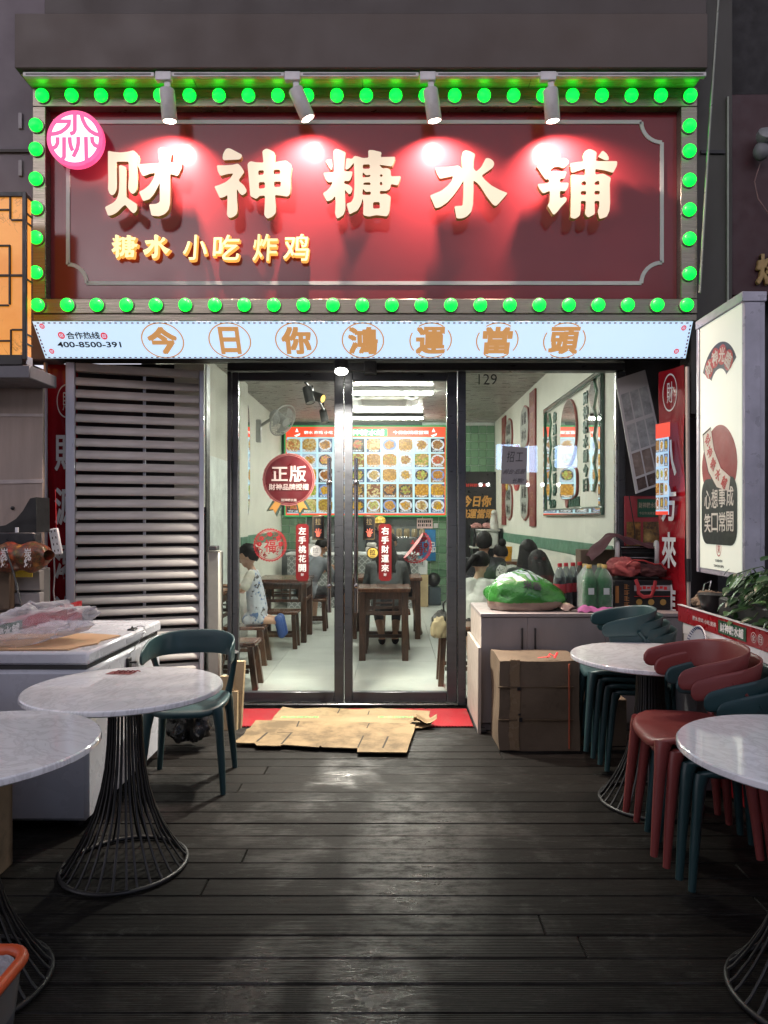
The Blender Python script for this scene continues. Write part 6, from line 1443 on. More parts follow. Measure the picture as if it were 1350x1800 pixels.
# mirror menu shapes on the walls
def walldisc(name, y0, y1, z0, z1, xf, d, mm, parent, n=36, p=2.0, lobe=0):
    cy, cz_ = (y0+y1)/2, (z0+z1)/2; pts = []
    for i in range(n):
        a = 2*math.pi*i/n; c, s_ = math.cos(a), math.sin(a); q = (abs(c)**p+abs(s_)**p)**(-1/p)*(1+lobe*math.cos(8*a))
        pts.append((cy+(y1-y0)/2*c*q, cz_+(z1-z0)/2*s_*q))
    b = MB(); b.prism(pts, (xf,0,0), u=(0,1,0), v=(0,0,1), d=(d,0,0)); return part(name, b, mm, parent, smooth=0)
gb_ = thing('framed_wall_board', 'large green framed board with mirror shapes on the right inner wall', 'wall board', (XR-.03, 7.2, 1.49))
by0, by1, bz0, bz1 = 6.03, 8.34, 1.49, 2.74
for (a, c, z0, z1) in ((by0,by1,bz0,bz0+.075),(by0,by1,bz1-.055,bz1),(by0,by0+.09,bz0+.0755,bz1-.0555),(by1-.07,by1,bz0+.0755,bz1-.0555)):
    b = MB(); b.box(XR-.032, XR-.001, a, c, z0, z1, .004); fb = part('frame_bar', b, M('dark_green_gloss', (.03,.085,.06), .16, coat=.5), gb_)
    b = MB(); b.box(XR-.036, XR-.0325, a+.02, c-.02, z0+.018, z1-.018); part('chrome_inlay', b, m_mirror, fb)
m_edge = M('red_brown_edge', (.24,.06,.05), .5)
for (y0,y1,z0,z1,p,lobe) in ((6.90,7.52,2.0,2.66,2.0,0),(6.88,7.55,1.66,1.97,4.0,0)):
    o = walldisc('mirror_edge', y0-.015, y1+.015, z0-.008, z1+.008, XR-.0012, -.022, m_edge, gb_, p=p); walldisc('mirror', y0, y1, z0, z1, XR-.0236, -.003, m_mirror, o, p=p)
for (yc, hw, z0, z1) in ((6.34,.12,1.70,2.70),(8.12,.10,1.66,2.66)):
    pts = []; n = 4; 
    for i in range(n*2+1): pts.append((yc+hw*(1 if i % 2 else .25), z0+(z1-z0)*i/(n*2)))
    for i in range(n*2, -1, -1): pts.append((yc-hw*(1 if i % 2 else .25), z0+(z1-z0)*i/(n*2)))
    b = MB(); b.prism(pts, (XR-.0012,0,0), u=(0,1,0), v=(0,0,1), d=(-.02,0,0)); o = part('zigzag_mirror_edge', b, m_dado, gb_, smooth=0)
    b = MB(); b.prism([(yc+(p[0]-yc)*.88, z0+.01+(p[1]-z0)*.98) for p in pts], (XR-.0215,0,0), u=(0,1,0), v=(0,0,1), d=(-.003,0,0)); part('zigzag_mirror', b, m_mirror, o, smooth=0)
UW = Vector((0,-1,0))
b = MB()
for yc, txt in ((6.60, '財神糖水鋪今日'), (7.86, '你鴻運當頭財神')):
    for i, ch in enumerate(txt): letters(b, ch, (XR-.008, yc, 2.58-i*.135), .15, .115, u=UW, d=.005, bold=.03)
for i, ch in enumerate('今日你鴻運當頭'): letters(b, ch, (XR-.008, 8.08-i*.11-(.55 if i > 2 else 0), 1.625), .10, .09, u=UW, d=.005, bold=.03)
part('green_lettering', b, M('green_raised_letters', (.035,.11,.075), .5), gb_, smooth=0)
walldisc('oval_seal', 7.22, 7.34, 1.57, 1.68, XR-.0012, -.02, m_edge, gb_)
for (yc, w_, lab) in ((9.06,.36,'wide red vertical couplet board on the right inner wall, nearer the doors'),(11.4,.36,'far red vertical couplet board on the right inner wall, near the tiles')):
    t = thing('couplet_board', lab, 'wall board', (XR-.02, yc, 1.36), group='red couplet boards on the right wall')
    b = MB(); b.box(XR-.025, XR-.001, yc-w_/2, yc+w_/2, 1.36, 3.09, .004); part('board', b, M('dull_red_wood', (.20,.035,.032), .5, var=.15), t)
    b = MB()
    for i, ch in enumerate('財源滾進八方來進'): letters(b, ch, (XR-.0275, yc, 2.95-i*.2), .20, .13, u=UW, d=.001, bold=.01)
    part('lettering', b, M('faint_gold', (.30,.13,.08), .5), t, smooth=0)
m_stone = M('grey_plaque', (.30,.31,.28), .55, var=.12)
for (y0,y1,z0,z1,lab) in ((9.3,9.9,2.40,2.98,'upper grey lobed plaque nearer the doors, beside the red couplet board'),(10.6,11.2,2.45,2.99,'upper grey lobed plaque farther back on the right wall'),(9.3,9.9,1.44,1.99,'lower grey lobed plaque nearer the doors, under the red ring plaque'),(10.6,11.2,1.44,1.99,'lower grey lobed plaque farthest back on the right wall')):
    t = thing('wall_plaque', lab, 'wall plaque', (XR-.02, (y0+y1)/2, z0), group='grey plaques on the right wall')
    o = walldisc('plaque_edge', y0, y1, z0, z1, XR-.001, -.022, m_edge, t, 48, 2.4, .03); o2 = walldisc('plaque_face', y0+.025, y1-.025, z0+.02, z1-.02, XR-.0235, -.004, m_stone, t, 48, 2.4, .03)
    b = MB()
    for k, yy in enumerate(((y0+y1)/2-.09, (y0+y1)/2+.09)):
        for i, ch in enumerate('財神' if k else '糖水'): letters(b, ch, (XR-.029, yy, z1-.17-i*.22), .15, .16, u=UW, d=.001, bold=.02)
    part('lettering', b, m_ink, t, smooth=0)
t = thing('ring_plaque', 'round plaque with a red rim and green ring on the right inner wall', 'wall plaque', (XR-.02, 10.23, 1.8))
o = walldisc('red_rim', 9.93, 10.53, 1.86, 2.52, XR-.001, -.024, M('bright_red_rim', (.45,.05,.05), .4), t); walldisc('white_ring', 10.0, 10.46, 1.94, 2.44, XR-.0255, -.002, m_white, t); walldisc('green_centre', 10.06, 10.40, 2.0, 2.38, XR-.0278, -.002, m_dado, t)
t = thing('oval_wall_mirror', 'tall narrow oval mirror with a dark edge on the left inner wall', 'mirror', (-1.83, 8.75, 1.5))
t = t
o = walldisc('mirror_edge', 9.12, 9.62, 1.48, 3.0, XL+.001, .024, m_black, t, p=3.0); walldisc('mirror', 9.15, 9.59, 1.51, 2.97, XL+.0255, .003, m_mirror, t, p=3.0)
b = MB(); b.lathe([(.085,0),(.088,.03)], n=24, M=Matrix.Rotation(R(90),4,'Y'), c=(XR-.04, 11.0, 1.98)); solo('wall_clock', b, M('yellow_disc', (.55,.36,.06), .5), 'round yellow brown clock on the right inner wall behind the paper notice', 'clock')

# ---- dark carved tables, benches and stools
def inner_table(name, label, x0, x1, y0, y1, h=.745, group='dark carved dining tables'):
    t = thing(name, label, 'table', ((x0+x1)/2, (y0+y1)/2, 0), group=group)
    b = MB(); b.box(x0-.02, x1+.02, y0-.02, y1+.02, h-.04, h, .006); part('tabletop', b, m_woodtop, t)
    for (x, y) in ((x0+.035,y0+.035),(x1-.035,y0+.035),(x0+.035,y1-.035),(x1-.035,y1-.035)):
        b = MB(); b.box(x-.033, x+.033, y-.033, y+.033, 0, h-.041, .004); part('leg', b, m_wood, t)
    for yy in (y0+.012, y1-.032):
        b = MB(); b.box(x0+.07, x1-.07, yy, yy+.02, h-.115, h-.0415, .002); b.box(x0+.07, x1-.07, yy, yy+.02, h-.27, h-.235, .002)
        b.box(x0+.07, x0+.10, yy+.002, yy+.018, h-.2345, h-.1155); b.box(x1-.10, x1-.07, yy+.002, yy+.018, h-.2345, h-.1155); xm = (x0+x1)/2
        b.box(xm-.11, xm-.09, yy+.003, yy+.017, h-.2345, h-.1155); b.box(xm+.09, xm+.11, yy+.003, yy+.017, h-.2345, h-.1155)
        b.box(xm-.0895, xm+.0895, yy+.003, yy+.017, h-.16, h-.145); b.box(xm-.0895, xm+.0895, yy+.003, yy+.017, h-.205, h-.19); part('carved_apron', b, m_wood, t)
    for xx in (x0+.012, x1-.032):
        b = MB(); b.box(xx, xx+.02, y0+.07, y1-.07, h-.115, h-.0415, .002); b.box(xx, xx+.02, y0+.07, y1-.07, h-.27, h-.235, .002); part('side_apron', b, m_wood, t)
    return t
inner_table('dining_table', 'carved dark table nearest behind the right door', -.345, .165, 7.28, 7.75)
inner_table('dining_table', 'carved dark table farther back behind the right door, with the long haired diner', -.50, .34, 8.60, 9.25)
inner_table('dining_table', 'carved dark table behind the left door, in front of the man in grey', -1.60, -1.01, 8.35, 9.0)
inner_table('dining_table', 'carved dark table mostly hidden at the left edge, where the boy eats', -1.93, -1.66, 6.85, 7.55)
inner_table('dining_table', 'carved dark table by the right inner wall, among the crowd of diners', 1.02, 1.70, 7.25, 7.75)
def bench(label, x0, x1, y0, y1, h=.42, name='bench', cat='bench', splay=.02):
    t = thing(name, label, cat, ((x0+x1)/2, (y0+y1)/2, 0), group='dark wooden benches and stools')
    b = MB(); b.box(x0, x1, y0, y1, h-.035, h, .006); part('seat', b, m_woodtop, t)
    for sx in (0,1):
        for sy in (0,1):
            xt = x0+.05 if sx == 0 else x1-.05; yt = y0+.045 if sy == 0 else y1-.045; ex = -splay if sx == 0 else splay; ey = -splay*.6 if sy == 0 else splay*.6
            b = MB(); vs = [(xt+a*.024+e*ex, yt+c*.024+e*ey, z) for z, e in ((0,1),(h-.0355,0)) for a, c in ((-1,-1),(1,-1),(1,1),(-1,1))]
            b.add(vs, [(3,2,1,0),(4,5,6,7)]+[(i,(i+1)%4,4+(i+1)%4,4+i) for i in range(4)]); part('leg', b, m_wood, t)
    for yy in (y0+.045, y1-.045):
        b = MB(); b.box(x0+.06, x1-.06, yy-.012, yy+.012, .13, .165, .002); part('stretcher', b, m_wood, t)
    for xx in (x0+.05, x1-.05):
        b = MB(); b.box(xx-.012, xx+.012, y0+.06, y1-.06, .18, .215, .002); part('stretcher', b, m_wood, t)
    return t
bench('dark bench behind the nearest table, under the long haired diner', -.33, .20, 7.90, 8.22)
bench('dark bench under the boy side table, facing the man in grey', -1.52, -1.06, 7.93, 8.23)
bench('low wooden stool the boy kneels on', -1.70, -1.27, 7.05, 7.36, .385, 'stool', 'stool', .05)
bench('low wooden stool nearest the doors at lower left', -1.62, -1.17, 6.05, 6.34, .40, 'stool', 'stool', .05)
bench('dark stool under the man in grey', -1.20, -.85, 9.2, 9.5, .42, 'stool', 'stool')
st = bench('dark stool at the right edge of the right door, with a khaki bag on it', .40, .80, 6.17, 6.5, .52, 'stool', 'stool', .03)
kb_ = thing('khaki_bag', 'khaki and black bag slung over the stool at the right door edge', 'bag', (.44, 6.25, .45))
b = crumple((.43,6.20,.53), .10,.09,.13, 6.1, amp=.2); part('black_body', b, M('black_bag_cloth', (.02,.018,.017), .7), kb_, smooth=70)
b = crumple((.405,6.12,.50), .075,.03,.12, 7.7, amp=.2); part('khaki_flap', b, M('khaki_cloth', (.36,.29,.17), .8), kb_, smooth=70)
b = MB(); b.tube([(.45,6.2,.63),(.44,6.18,.72),(.48,6.2,.76),(.52,6.22,.66)], .008, 6); part('strap', b, m_black, kb_)
# ================================================================== people inside (one continuous body each)
def body(name, label, prims, mats, loc, hair=None, vox=.011, extra=None):
    """prims: ('c', p0, p1, r0, r1, mat) tapered limb or ('e', c, (rx,ry,rz), mat, rot); fused into ONE surface"""
    root = thing('person', label, 'person', loc)
    mb = MB(); segs = []
    for q in prims:
        if q[0] == 'c':
            p0, p1, r0, r1, mi = Vector(q[1]), Vector(q[2]), q[3], q[4], q[5]
            pts = [p0+(p1-p0)*t for t in (0,.25,.5,.75,1)]; mb.tube(pts, [r0+(r1-r0)*t for t in (0,.25,.5,.75,1)], 12); mb.ball(p0, r0*.99, 12, 7); mb.ball(p1, r1*.99, 12, 7)
            segs.append((p0, p1, (r0+r1)/2, mi))
        else:
            c, r = Vector(q[1]), q[2]; Mx = q[4] if len(q) > 4 else None
            mb.ball(c, r, 18, 12, Mx); segs.append((c, c, sum(r)/3, q[3]))
    me0 = mb.mesh('body', mats[0], 0); o = bpy.data.objects.new('tmp', me0); C.objects.link(o)
    md = o.modifiers.new('r', 'REMESH'); md.mode = 'VOXEL'; md.voxel_size = vox
    sm = o.modifiers.new('s', 'SMOOTH'); sm.factor = .5; sm.iterations = 3
    me = bpy.data.meshes.new_from_object(o.evaluated_get(bpy.context.evaluated_depsgraph_get())); bpy.data.objects.remove(o)
    me.materials.clear(); [me.materials.append(m) for m in mats]
    ids = []
    for p in me.polygons:
        best, bi = 1e9, 0; c = p.center
        for (a, b_, r, mi) in segs:
            ab = b_-a; L = ab.length_squared; t = max(0, min(1, (c-a).dot(ab)/L)) if L > 1e-9 else 0
            d = (c-(a+ab*t)).length-r
            if d < best: best, bi = d, mi
        ids.append(bi)
    me.polygons.foreach_set('material_index', ids); me.polygons.foreach_set('use_smooth', [True]*len(me.polygons)); me.update()
    
    mv = [0]*len(me.vertices)
    for p, i_ in zip(me.polygons, ids):
        for q_ in p.vertices: mv[q_] = i_
    nrs = [v_.normal.copy() for v_ in me.vertices]
    for v_, i_, vn in zip(me.vertices, mv, nrs):         # cloth folds
        if i_ in (1, 2): c_ = v_.co; v_.co = c_+vn*(.007*NZ.noise(Vector((c_.x*13, c_.y*13, c_.z*7)))+.0035*NZ.noise(c_*34))
    me.transform(Matrix.Translation(-Vector(loc))); me.name = 'body'; link('body', me, root)
    return root
def head(c, r=.098, yaw=0, nod=0, mi=0):
    """head, jaw, nose, ears around centre c; yaw 0 looks along +y"""
    Q = Matrix.Rotation(yaw, 4, 'Z') @ Matrix.Rotation(-nod, 4, 'X'); c = Vector(c); k = r/.098
    P = lambda x, y, z: c+(Q @ Vector((x*k, y*k, z*k)))
    q3 = Q
    return [('e', P(0,-.008,.02), (.078*k,.095*k,.098*k), mi, q3), ('e', P(0,.025,-.045), (.058*k,.062*k,.065*k), mi, q3), ('e', P(0,.092,-.015), (.014*k,.02*k,.02*k), mi, q3),
            ('e', P(0,.075,-.058), (.024*k,.012*k,.010*k), mi, q3), ('e', P(.08,0,-.01), (.010*k,.022*k,.032*k), mi, q3), ('e', P(-.08,0,-.01), (.010*k,.022*k,.032*k), mi, q3),
            ('e', P(.032,.082,.022), (.016*k,.010*k,.008*k), mi, q3), ('e', P(-.032,.082,.022), (.016*k,.010*k,.008*k), mi, q3)], Q
def hand(p, d, up, mi, s=1.0, curl=.5):
    """palm, four curled fingers of different length and a thumb from the side near its base"""
    p, d, up = Vector(p), Vector(d).normalized(), Vector(up).normalized(); sd = d.cross(up).normalized(); out = []
    out.append(('c', p, p+d*.075*s, .026*s, .030*s, mi))
    for i, L in enumerate((.068,.078,.072,.055)):
        a = p+d*.085*s+sd*(-.03+.02*i)*s; m = a+d*L*.55*s-up*L*.25*curl*s; e = m+d*L*.3*s-up*L*.55*curl*s
        out += [('c', a, m, .0095*s, .009*s, mi), ('c', m, e, .009*s, .0075*s, mi)]
    a = p+d*.02*s-sd*.028*s; m = a+d*.035*s-sd*.03*s; out += [('c', a, m, .011*s, .010*s, mi), ('c', m, m+d*.035*s-up*.008*s, .010*s, .008*s, mi)]
    return out
def hair_cap(root, c, Q, r=.098, style='short', seed=1, mm=None):
    b = MB(); c = Vector(c); k = r/.098
    def fn(u, v):
        th = 2*math.pi*u; ph = math.pi*(.01+(.60+.22*max(0,-math.cos(th))**.6)*v); d = Vector((math.sin(ph)*math.sin(th), math.sin(ph)*math.cos(th), math.cos(ph)))
        fr = max(0, d.y); low = 1-.0*fr
        q = 1.01+.06*NZ.noise(d*5+Vector((seed,0,0)))+.035*NZ.noise(Vector((d.x*22,d.y*22,d.z*6+seed)))
        p = Vector((d.x*.090*q, d.y*.108*q-.010, d.z*.112*q+.022))
        if d.z < .35 and d.y > .25: p.z = max(p.z, .052); p.y = min(p.y, .085)
        return c+(Q @ (p*k))
    b.grid(fn, 36, 16, True)
    if style == 'long':
        def lf(u, v):
            a = math.pi*(.02+.96*u)+math.pi; rr = .092+.018*v+.03*math.sin(v*2.2); w_ = 1+.05*NZ.noise(Vector((u*9,v*3,seed)))+.035*NZ.noise(Vector((u*34,v*2,seed)))
            return c+(Q @ Vector((math.cos(a)*rr*w_*k, (math.sin(a)*rr*.95*w_-.012)*k, (.06-.42*v)*k)))
        b.grid(lf, 26, 14)
        def lb_(u, v):
            p = lf(u, v); return c+(p-c)*.93
        b.grid(lb_, 26, 14)
    if style in ('tail', 'bun'):
        tb = c+(Q @ Vector((0,-.105*k,.02*k if style == 'tail' else .075*k)))
        if style == 'bun': b.ball(tb+Vector((0,0,.02)), (.045,.045,.05), 12, 8)
        else: b.tube([tb, tb+(Q @ Vector((-.02,-.045,-.03)))*k, tb+(Q @ Vector((-.05,-.055,-.12)))*k, tb+(Q @ Vector((-.07,-.05,-.22)))*k], [.03*k,.036*k,.03*k,.008*k], 10)
    part('hair', b, mm or m_hair, root, smooth=80)
def seated(label, x, y, yaw, mats, seat=.42, lean=.45, k=1.0, hair='short', nod=.5, hyaw=0, arms='table', legs=True, shoe=None, sleeve=.55, skirt=False, spread=.10, lower=None, seed=1, hairmat=None, face=False):
    """mats = (skin, top, trousers, shoes); yaw 0 faces +y (away from the camera)"""
    T = Matrix.Translation((x,y,0)) @ Matrix.Rotation(yaw,4,'Z')
    P = lambda a, b_, c: T @ Vector((a*k, b_*k, c))
    z0 = seat+.10*k; up = lambda h, a=0: (lean_y(h), z0+h*k)
    ly = lambda h: math.sin(lean*min(1, h/.45))*h*.95; lz = lambda h: z0+math.cos(lean*min(1, h/.45))*h*k
    pr = []
    pr += [('e', P(0,0,z0), (.175*k,.125*k,.12*k), 2, T.to_3x3().to_4x4()), ('c', P(-.05,0,z0), P(0,ly(.2),lz(.2)), .125*k, .125*k, 1), ('c', P(.05,0,z0), P(0,ly(.2),lz(.2)), .125*k, .125*k, 1),
           ('c', P(-.07,ly(.20),lz(.20)), P(-.08,ly(.38),lz(.38)), .115*k, .11*k, 1), ('c', P(.07,ly(.20),lz(.20)), P(.08,ly(.38),lz(.38)), .115*k, .11*k, 1),
           ('c', P(-.165,ly(.42),lz(.42)), P(.165,ly(.42),lz(.42)), .062*k, .062*k, 1), ('c', P(0,ly(.44),lz(.44)), P(0,ly(.52)+.01,lz(.52)), .058*k, .05*k, 0)]
    hc = P(0, ly(.52)+.03+.03*nod, lz(.52)+.115*k); hp, Q = head(hc, .098*k, yaw+hyaw, nod); pr += hp
    for s_ in (-1, 1):
        sh_ = P(s_*.185,ly(.42),lz(.42)); 
        if arms == 'table' or (arms == 'cheek' and s_ > 0): el = P(s_*.24,ly(.42)+.12,lz(.42)-.25*k); ha = P(s_*.08,ly(.42)+.30,max(.77, lz(.42)-.28*k)); up_ = Vector((0,0,1))
        elif arms == 'cheek': el = P(s_*.24,ly(.42)+.16,lz(.42)-.22*k); ha = Vector(hc)+(T.to_3x3() @ Vector((s_*.10*k,.0,-.10*k))); up_ = T.to_3x3() @ Vector((s_,0,0))
        else: el = P(s_*.23,ly(.42)-.02,lz(.42)-.27*k); ha = P(s_*.16,ly(.42)+.2,z0+.10*k); up_ = Vector((0,0,1))
        md = sh_+(el-sh_)*(sleeve*1.6 if sleeve < .62 else 1.0)
        pr.append(('c', sh_, md, .056*k, .052*k, 1))
        if sleeve < .62: pr.append(('c', md, el, .043*k, .038*k, 0))
        fm = 1 if sleeve > .9 else 0
        pr.append(('c', el, ha, .039*k, .028*k, fm)); pr += hand(ha, ha-el, up_, 0, k)
        if legs:
            hip = P(s_*.09,.02,z0-.02*k); kn = P(s_*(.09+spread),.43,seat+.07*k); an = P(s_*(.10+spread*1.1),.40+(.05 if not skirt else -.25),.09)
            if lower: kn = P(*lower[(s_+1)//2][0]); an = P(*lower[(s_+1)//2][1])
            lm = hip+(kn-hip)*.92
            pr += [('c', hip, lm, .088*k, .068*k, 2), ('c', kn, kn+(an-kn)*.45, .058*k, .056*k, 0 if not skirt else 2), ('c', kn+(an-kn)*.45, an, .054*k, .036*k, 0)]
            fd = (T.to_3x3() @ Vector((s_*.1,1,0))).normalized(); pr += [('c', an+Vector((0,0,-.035)), an+fd*.15*k+Vector((0,0,-.055)), .042*k, .034*k, 3), ('e', an+Vector((0,0,-.03)), (.042*k,.042*k,.055*k), 3)]
    r_ = body('person', label, pr, list(mats), (x, y, seat))
    if face:
        fb = MB(); H = lambda a, c, d: Vector(hc)+(Q @ Vector((a*k, c*k, d*k)))
        for s_ in (-1, 1): fb.ball(H(s_*.033,.089,.008), .010*k, 8, 6); fb.tube([H(s_*.016,.093,.031), H(s_*.035,.092,.035), H(s_*.052,.083,.029)], .0045*k, 5)
        fb.tube([H(-.022,.088,-.056), H(0,.092,-.058), H(.022,.088,-.056)], .004*k, 5); part('face_marks', fb, m_hair, r_, smooth=60, stuff=True)
    hair_cap(r_, Vector(hc), Q, .098*k, hair, seed, hairmat)
    return r_
m_shoe_w = M('white_sneaker', (.55,.56,.58), .5); m_shoe_b = M('brown_shoe', (.10,.08,.055), .6); m_blk_cloth = M('black_cloth', (.014,.014,.016), .85, var=.2)
m_grey_t = M('grey_tshirt', (.17,.18,.20), .85, var=.1); m_dgrey = M('charcoal_knit', (.085,.092,.092), .85, var=.15); m_white_cloth = M('white_shirt', (.52,.53,.48), .8, var=.05)
m_check = mk_shirt_print('checked_top', (.45,.44,.40), (.03,.03,.03), (.12,.12,.12), 45)
# boy kneeling on a stool, in profile to the left
def boy():
    x, y, sz = -1.385, 7.20, .385; P = lambda a, b_, c: Vector((x+a, y+b_, c))
    mats = [m_skin, mk_shirt_print('blue_print_dungarees', (.50,.53,.58), (.09,.17,.34), (.07,.06,.06), 13), M('cream_sleeve', (.60,.58,.50), .8), M('blue_clog', (.035,.075,.24), .5)]
    pr = [('c', P(.02,-.05,.53), P(-.005,-.04,.72), .095, .085, 1), ('c', P(.02,.05,.53), P(-.005,.04,.72), .095, .085, 1), ('c', P(-.005,-.04,.72), P(-.03,-.045,.87), .082, .072, 1), ('c', P(-.005,.04,.72), P(-.03,.045,.87), .082, .072, 1),
          ('c', P(-.03,-.10,.905), P(-.03,.10,.905), .042, .042, 2), ('c', P(-.03,0,.92), P(-.055,0,.98), .042, .036, 0)]
    hc = P(-.075,0,1.075); hp, Q = head(hc, .098, R(90), .35); pr += hp
    for s_, el, ha in ((-1, P(-.10,-.16,.745), P(-.28,-.11,.745)), (1, P(-.12,.16,.76), P(-.29,.08,.77))):
        sh_ = P(-.03,s_*.115,.90); md = sh_+(el-sh_)*.72; pr += [('c', sh_, md, .046, .052, 2), ('c', md, el, .032, .030, 0), ('c', el, ha, .030, .022, 0)]; pr += hand(ha, ha-el, (0,0,1), 0, .72)
        hip = P(.03,s_*.065,.50); kn = P(-.06,s_*.075,sz+.06); an = P(.21,s_*.075,sz+.045)
        pr += [('c', hip, kn, .080, .066, 1), ('c', kn, P(.05,s_*.075,sz+.07), .066, .062, 1), ('c', P(.06,s_*.075,sz+.06), an, .046, .030, 0), ('c', an+Vector((.03,0,.02)), an+Vector((.065,0,-.13)), .044, .042, 3), ('e', an+Vector((.05,0,-.06)), (.036,.045,.085), 3)]
    r_ = body('person', 'small boy in patterned dungarees kneeling on a stool, wearing blue clogs', pr, mats, (x, y, sz), vox=.0085)
    hair_cap(r_, hc, Q, .098, 'short', 3)
    b = MB(); hcq = lambda a, c, d: Vector(hc)+(Q @ Vector((a, c, d)))
    for s_ in (-1,1): b.ball(hcq(s_*.034,.088,.010), (.010,.010,.006), 8, 6)
    part('eyes', b, m_hair, r_, smooth=60, stuff=True)
boy()
seated('man in a grey t-shirt and black shorts hunched over the left table', -1.14, 9.28, R(-38), (m_skin2, m_grey_t, m_blk_cloth, m_shoe_w), lean=.55, nod=.9, spread=.16, seed=2)
seated('woman with long black hair in a charcoal knit top, seated behind the nearest table', -.07, 8.08, 0, (m_skin, m_dgrey, m_blk_cloth, m_blk_cloth), lean=.40, hair='long', nod=.5, skirt=True, k=1.0, sleeve=.55, lower=[((-.12,.30,.46),(-.05,.05,.10)),((.12,.30,.46),(.10,.08,.10))], seed=5)
seated('diner mostly hidden behind the long haired woman, with a bare calf and brown shoe showing', -.03, 9.42, R(180), (m_skin2, m_blk_cloth, m_blk_cloth, m_shoe_b), lean=.25, nod=.3, lower=[((-.32,.34,.48),(-.36,.40,.09)),((.10,.40,.48),(.10,.40,.09))], seed=6, face=True)
seated('woman in a white shirt with a low ponytail, nearest behind the right window', .76, 6.72, R(-28), (m_skin, m_white_cloth, m_blk_cloth, m_blk_cloth), seat=.36, lean=.35, hair='tail', nod=.6, sleeve=.95, k=.94, seed=7)
seated('broad man in black with cropped hair, behind the woman in white', 1.02, 8.05, R(-12), (m_skin2, m_blk_cloth, m_blk_cloth, m_shoe_b), lean=.30, nod=.25, k=1.06, seed=8)
seated('diner with a black bun and checked top, propping the head on one hand', 1.33, 7.98, R(20), (m_skin, m_check, m_blk_cloth, m_blk_cloth), lean=.45, hair='bun', nod=.6, arms='cheek', k=.92, seed=9)
seated('diner with long straight black hair down the back, by the right inner wall', 1.37, 7.02, 0, (m_skin, m_blk_cloth, m_blk_cloth, m_blk_cloth), lean=.28, hair='long', nod=.2, k=.98, seed=10)
seated('dark haired diner bent forward, just left of the cola bottles', 1.40, 6.40, R(10), (m_skin, M('dark_top', (.03,.028,.03), .8), m_blk_cloth, m_blk_cloth), seat=.38, lean=.42, hair='long', nod=.5, k=.96, seed=11)
# staff member with a yellow cap behind the serving counter
def staff():
    x, y = gx(668,12.25), 12.25; P = lambda a, b_, c: Vector((x+a, y+b_, c)); mats = [m_skin, M('dark_apron', (.03,.03,.035), .8), m_blk_cloth, m_blk_cloth]
    pr = [('c', P(-.05,0,.80), P(-.07,0,1.15), .12, .12, 1), ('c', P(.05,0,.80), P(.07,0,1.15), .12, .12, 1), ('c', P(-.15,0,1.17), P(.15,0,1.17), .055, .055, 1), ('c', P(0,0,1.2), P(0,-.01,1.28), .05, .045, 0)]
    hp, Q = head(P(0,-.02,1.36), .095, R(180), .3); pr += hp
    for s_ in (-1,1):
        pr += [('c', P(s_*.17,0,1.17), P(s_*.22,-.05,.98), .05, .045, 1), ('c', P(s_*.22,-.05,.98), P(s_*.12,-.06,.93), .036, .028, 0)]+hand(P(s_*.12,-.06,.94), (-s_,-.3,0), (0,0,1), 0)
        pr += [('c', P(s_*.09,0,.80), P(s_*.09,0,.45), .09, .065, 2), ('c', P(s_*.09,0,.45), P(s_*.09,0,.08), .06, .042, 2), ('c', P(s_*.09,0,.045), P(s_*.09,-.14,.035), .045, .035, 3)]
    r_ = body('person', 'staff member in a yellow cap standing behind the serving counter', pr, mats, (x, y, 0))
    b = MB(); c = P(0,-.02,1.40)
    b.grid(lambda u, v: c+Vector((math.sin(math.pi*.5*v+.01)*.105*math.cos(6.283*u), math.sin(math.pi*.5*v+.01)*.118*math.sin(6.283*u), math.cos(math.pi*.5*v)*.105)), 24, 8, True)
    b.grid(lambda u, v: c+Vector((.09*math.cos(math.pi*(1+u)), -.10+(.12*math.sin(math.pi*(1+u))-.02)*v*.6, .01-.02*v)), 12, 4)
    part('yellow_cap', b, m_yell, r_, smooth=60)
staff()
b = MB(); b.lathe([(.05,0),(.058,.10),(.06,.17),(.055,.17)], (1.44,8.9,.94), 18); b.tube([(1.39,8.9,1.07),(1.355,8.9,1.04),(1.39,8.9,.99)], .008, 6)
solo('yellow_jug', b, M('amber_plastic', (.75,.36,.02), .3), 'yellow plastic jug standing on a table between the diners at right', 'jug')

inner_table('dining_table', 'dark table at the right inner wall carrying the yellow jug', 1.15, 1.72, 8.65, 9.15, h=.9385)  # jug_table
# ================================================================== terrace tables and plastic chairs
def wire_table(x, y, label, seed):
    t = thing('round_table', label, 'table', (x, y, 0), rz=seed*1.3, group='round marble topped tables')
    b = MB(); b.lathe([(.36,.728),(.392,.730),(.3995,.735),(.4,.741),(.3985,.751),(.394,.755),(.2,.7551),(.002,.7552)], n=72); part('tabletop', b, m_marble, t, local=True, smooth=30)
    b = MB(); b.lathe([(.30,.716),(.30,.7275)], n=40); part('under_plate', b, m_wire, t, local=True)
    b = MB(); b.tube([Vector((.25*math.cos(2*math.pi*i/48), .25*math.sin(2*math.pi*i/48), .010)) for i in range(48)], .0095, 8, closed=True); part('base_ring', b, m_wire, t, local=True, smooth=60)
    b = MB(); b.tube([Vector((.062*math.cos(2*math.pi*i/24), .062*math.sin(2*math.pi*i/24), .708)) for i in range(24)], .009, 8, closed=True); part('top_ring', b, m_wire, t, local=True, smooth=60)
    b = MB(); prof = [(.062,.708),(.064,.62),(.068,.52),(.077,.42),(.093,.33),(.118,.24),(.150,.165),(.188,.095),(.228,.035),(.25,.012)]
    b.tube([(r, 0, z) for r, z in prof], .0052, 6); me = b.mesh('wire', m_wire, 60)
    for i in range(30): share('wire', me, t, (0,0,0), (0,0,2*math.pi*i/30+random.uniform(-.03,.03)))
    return t
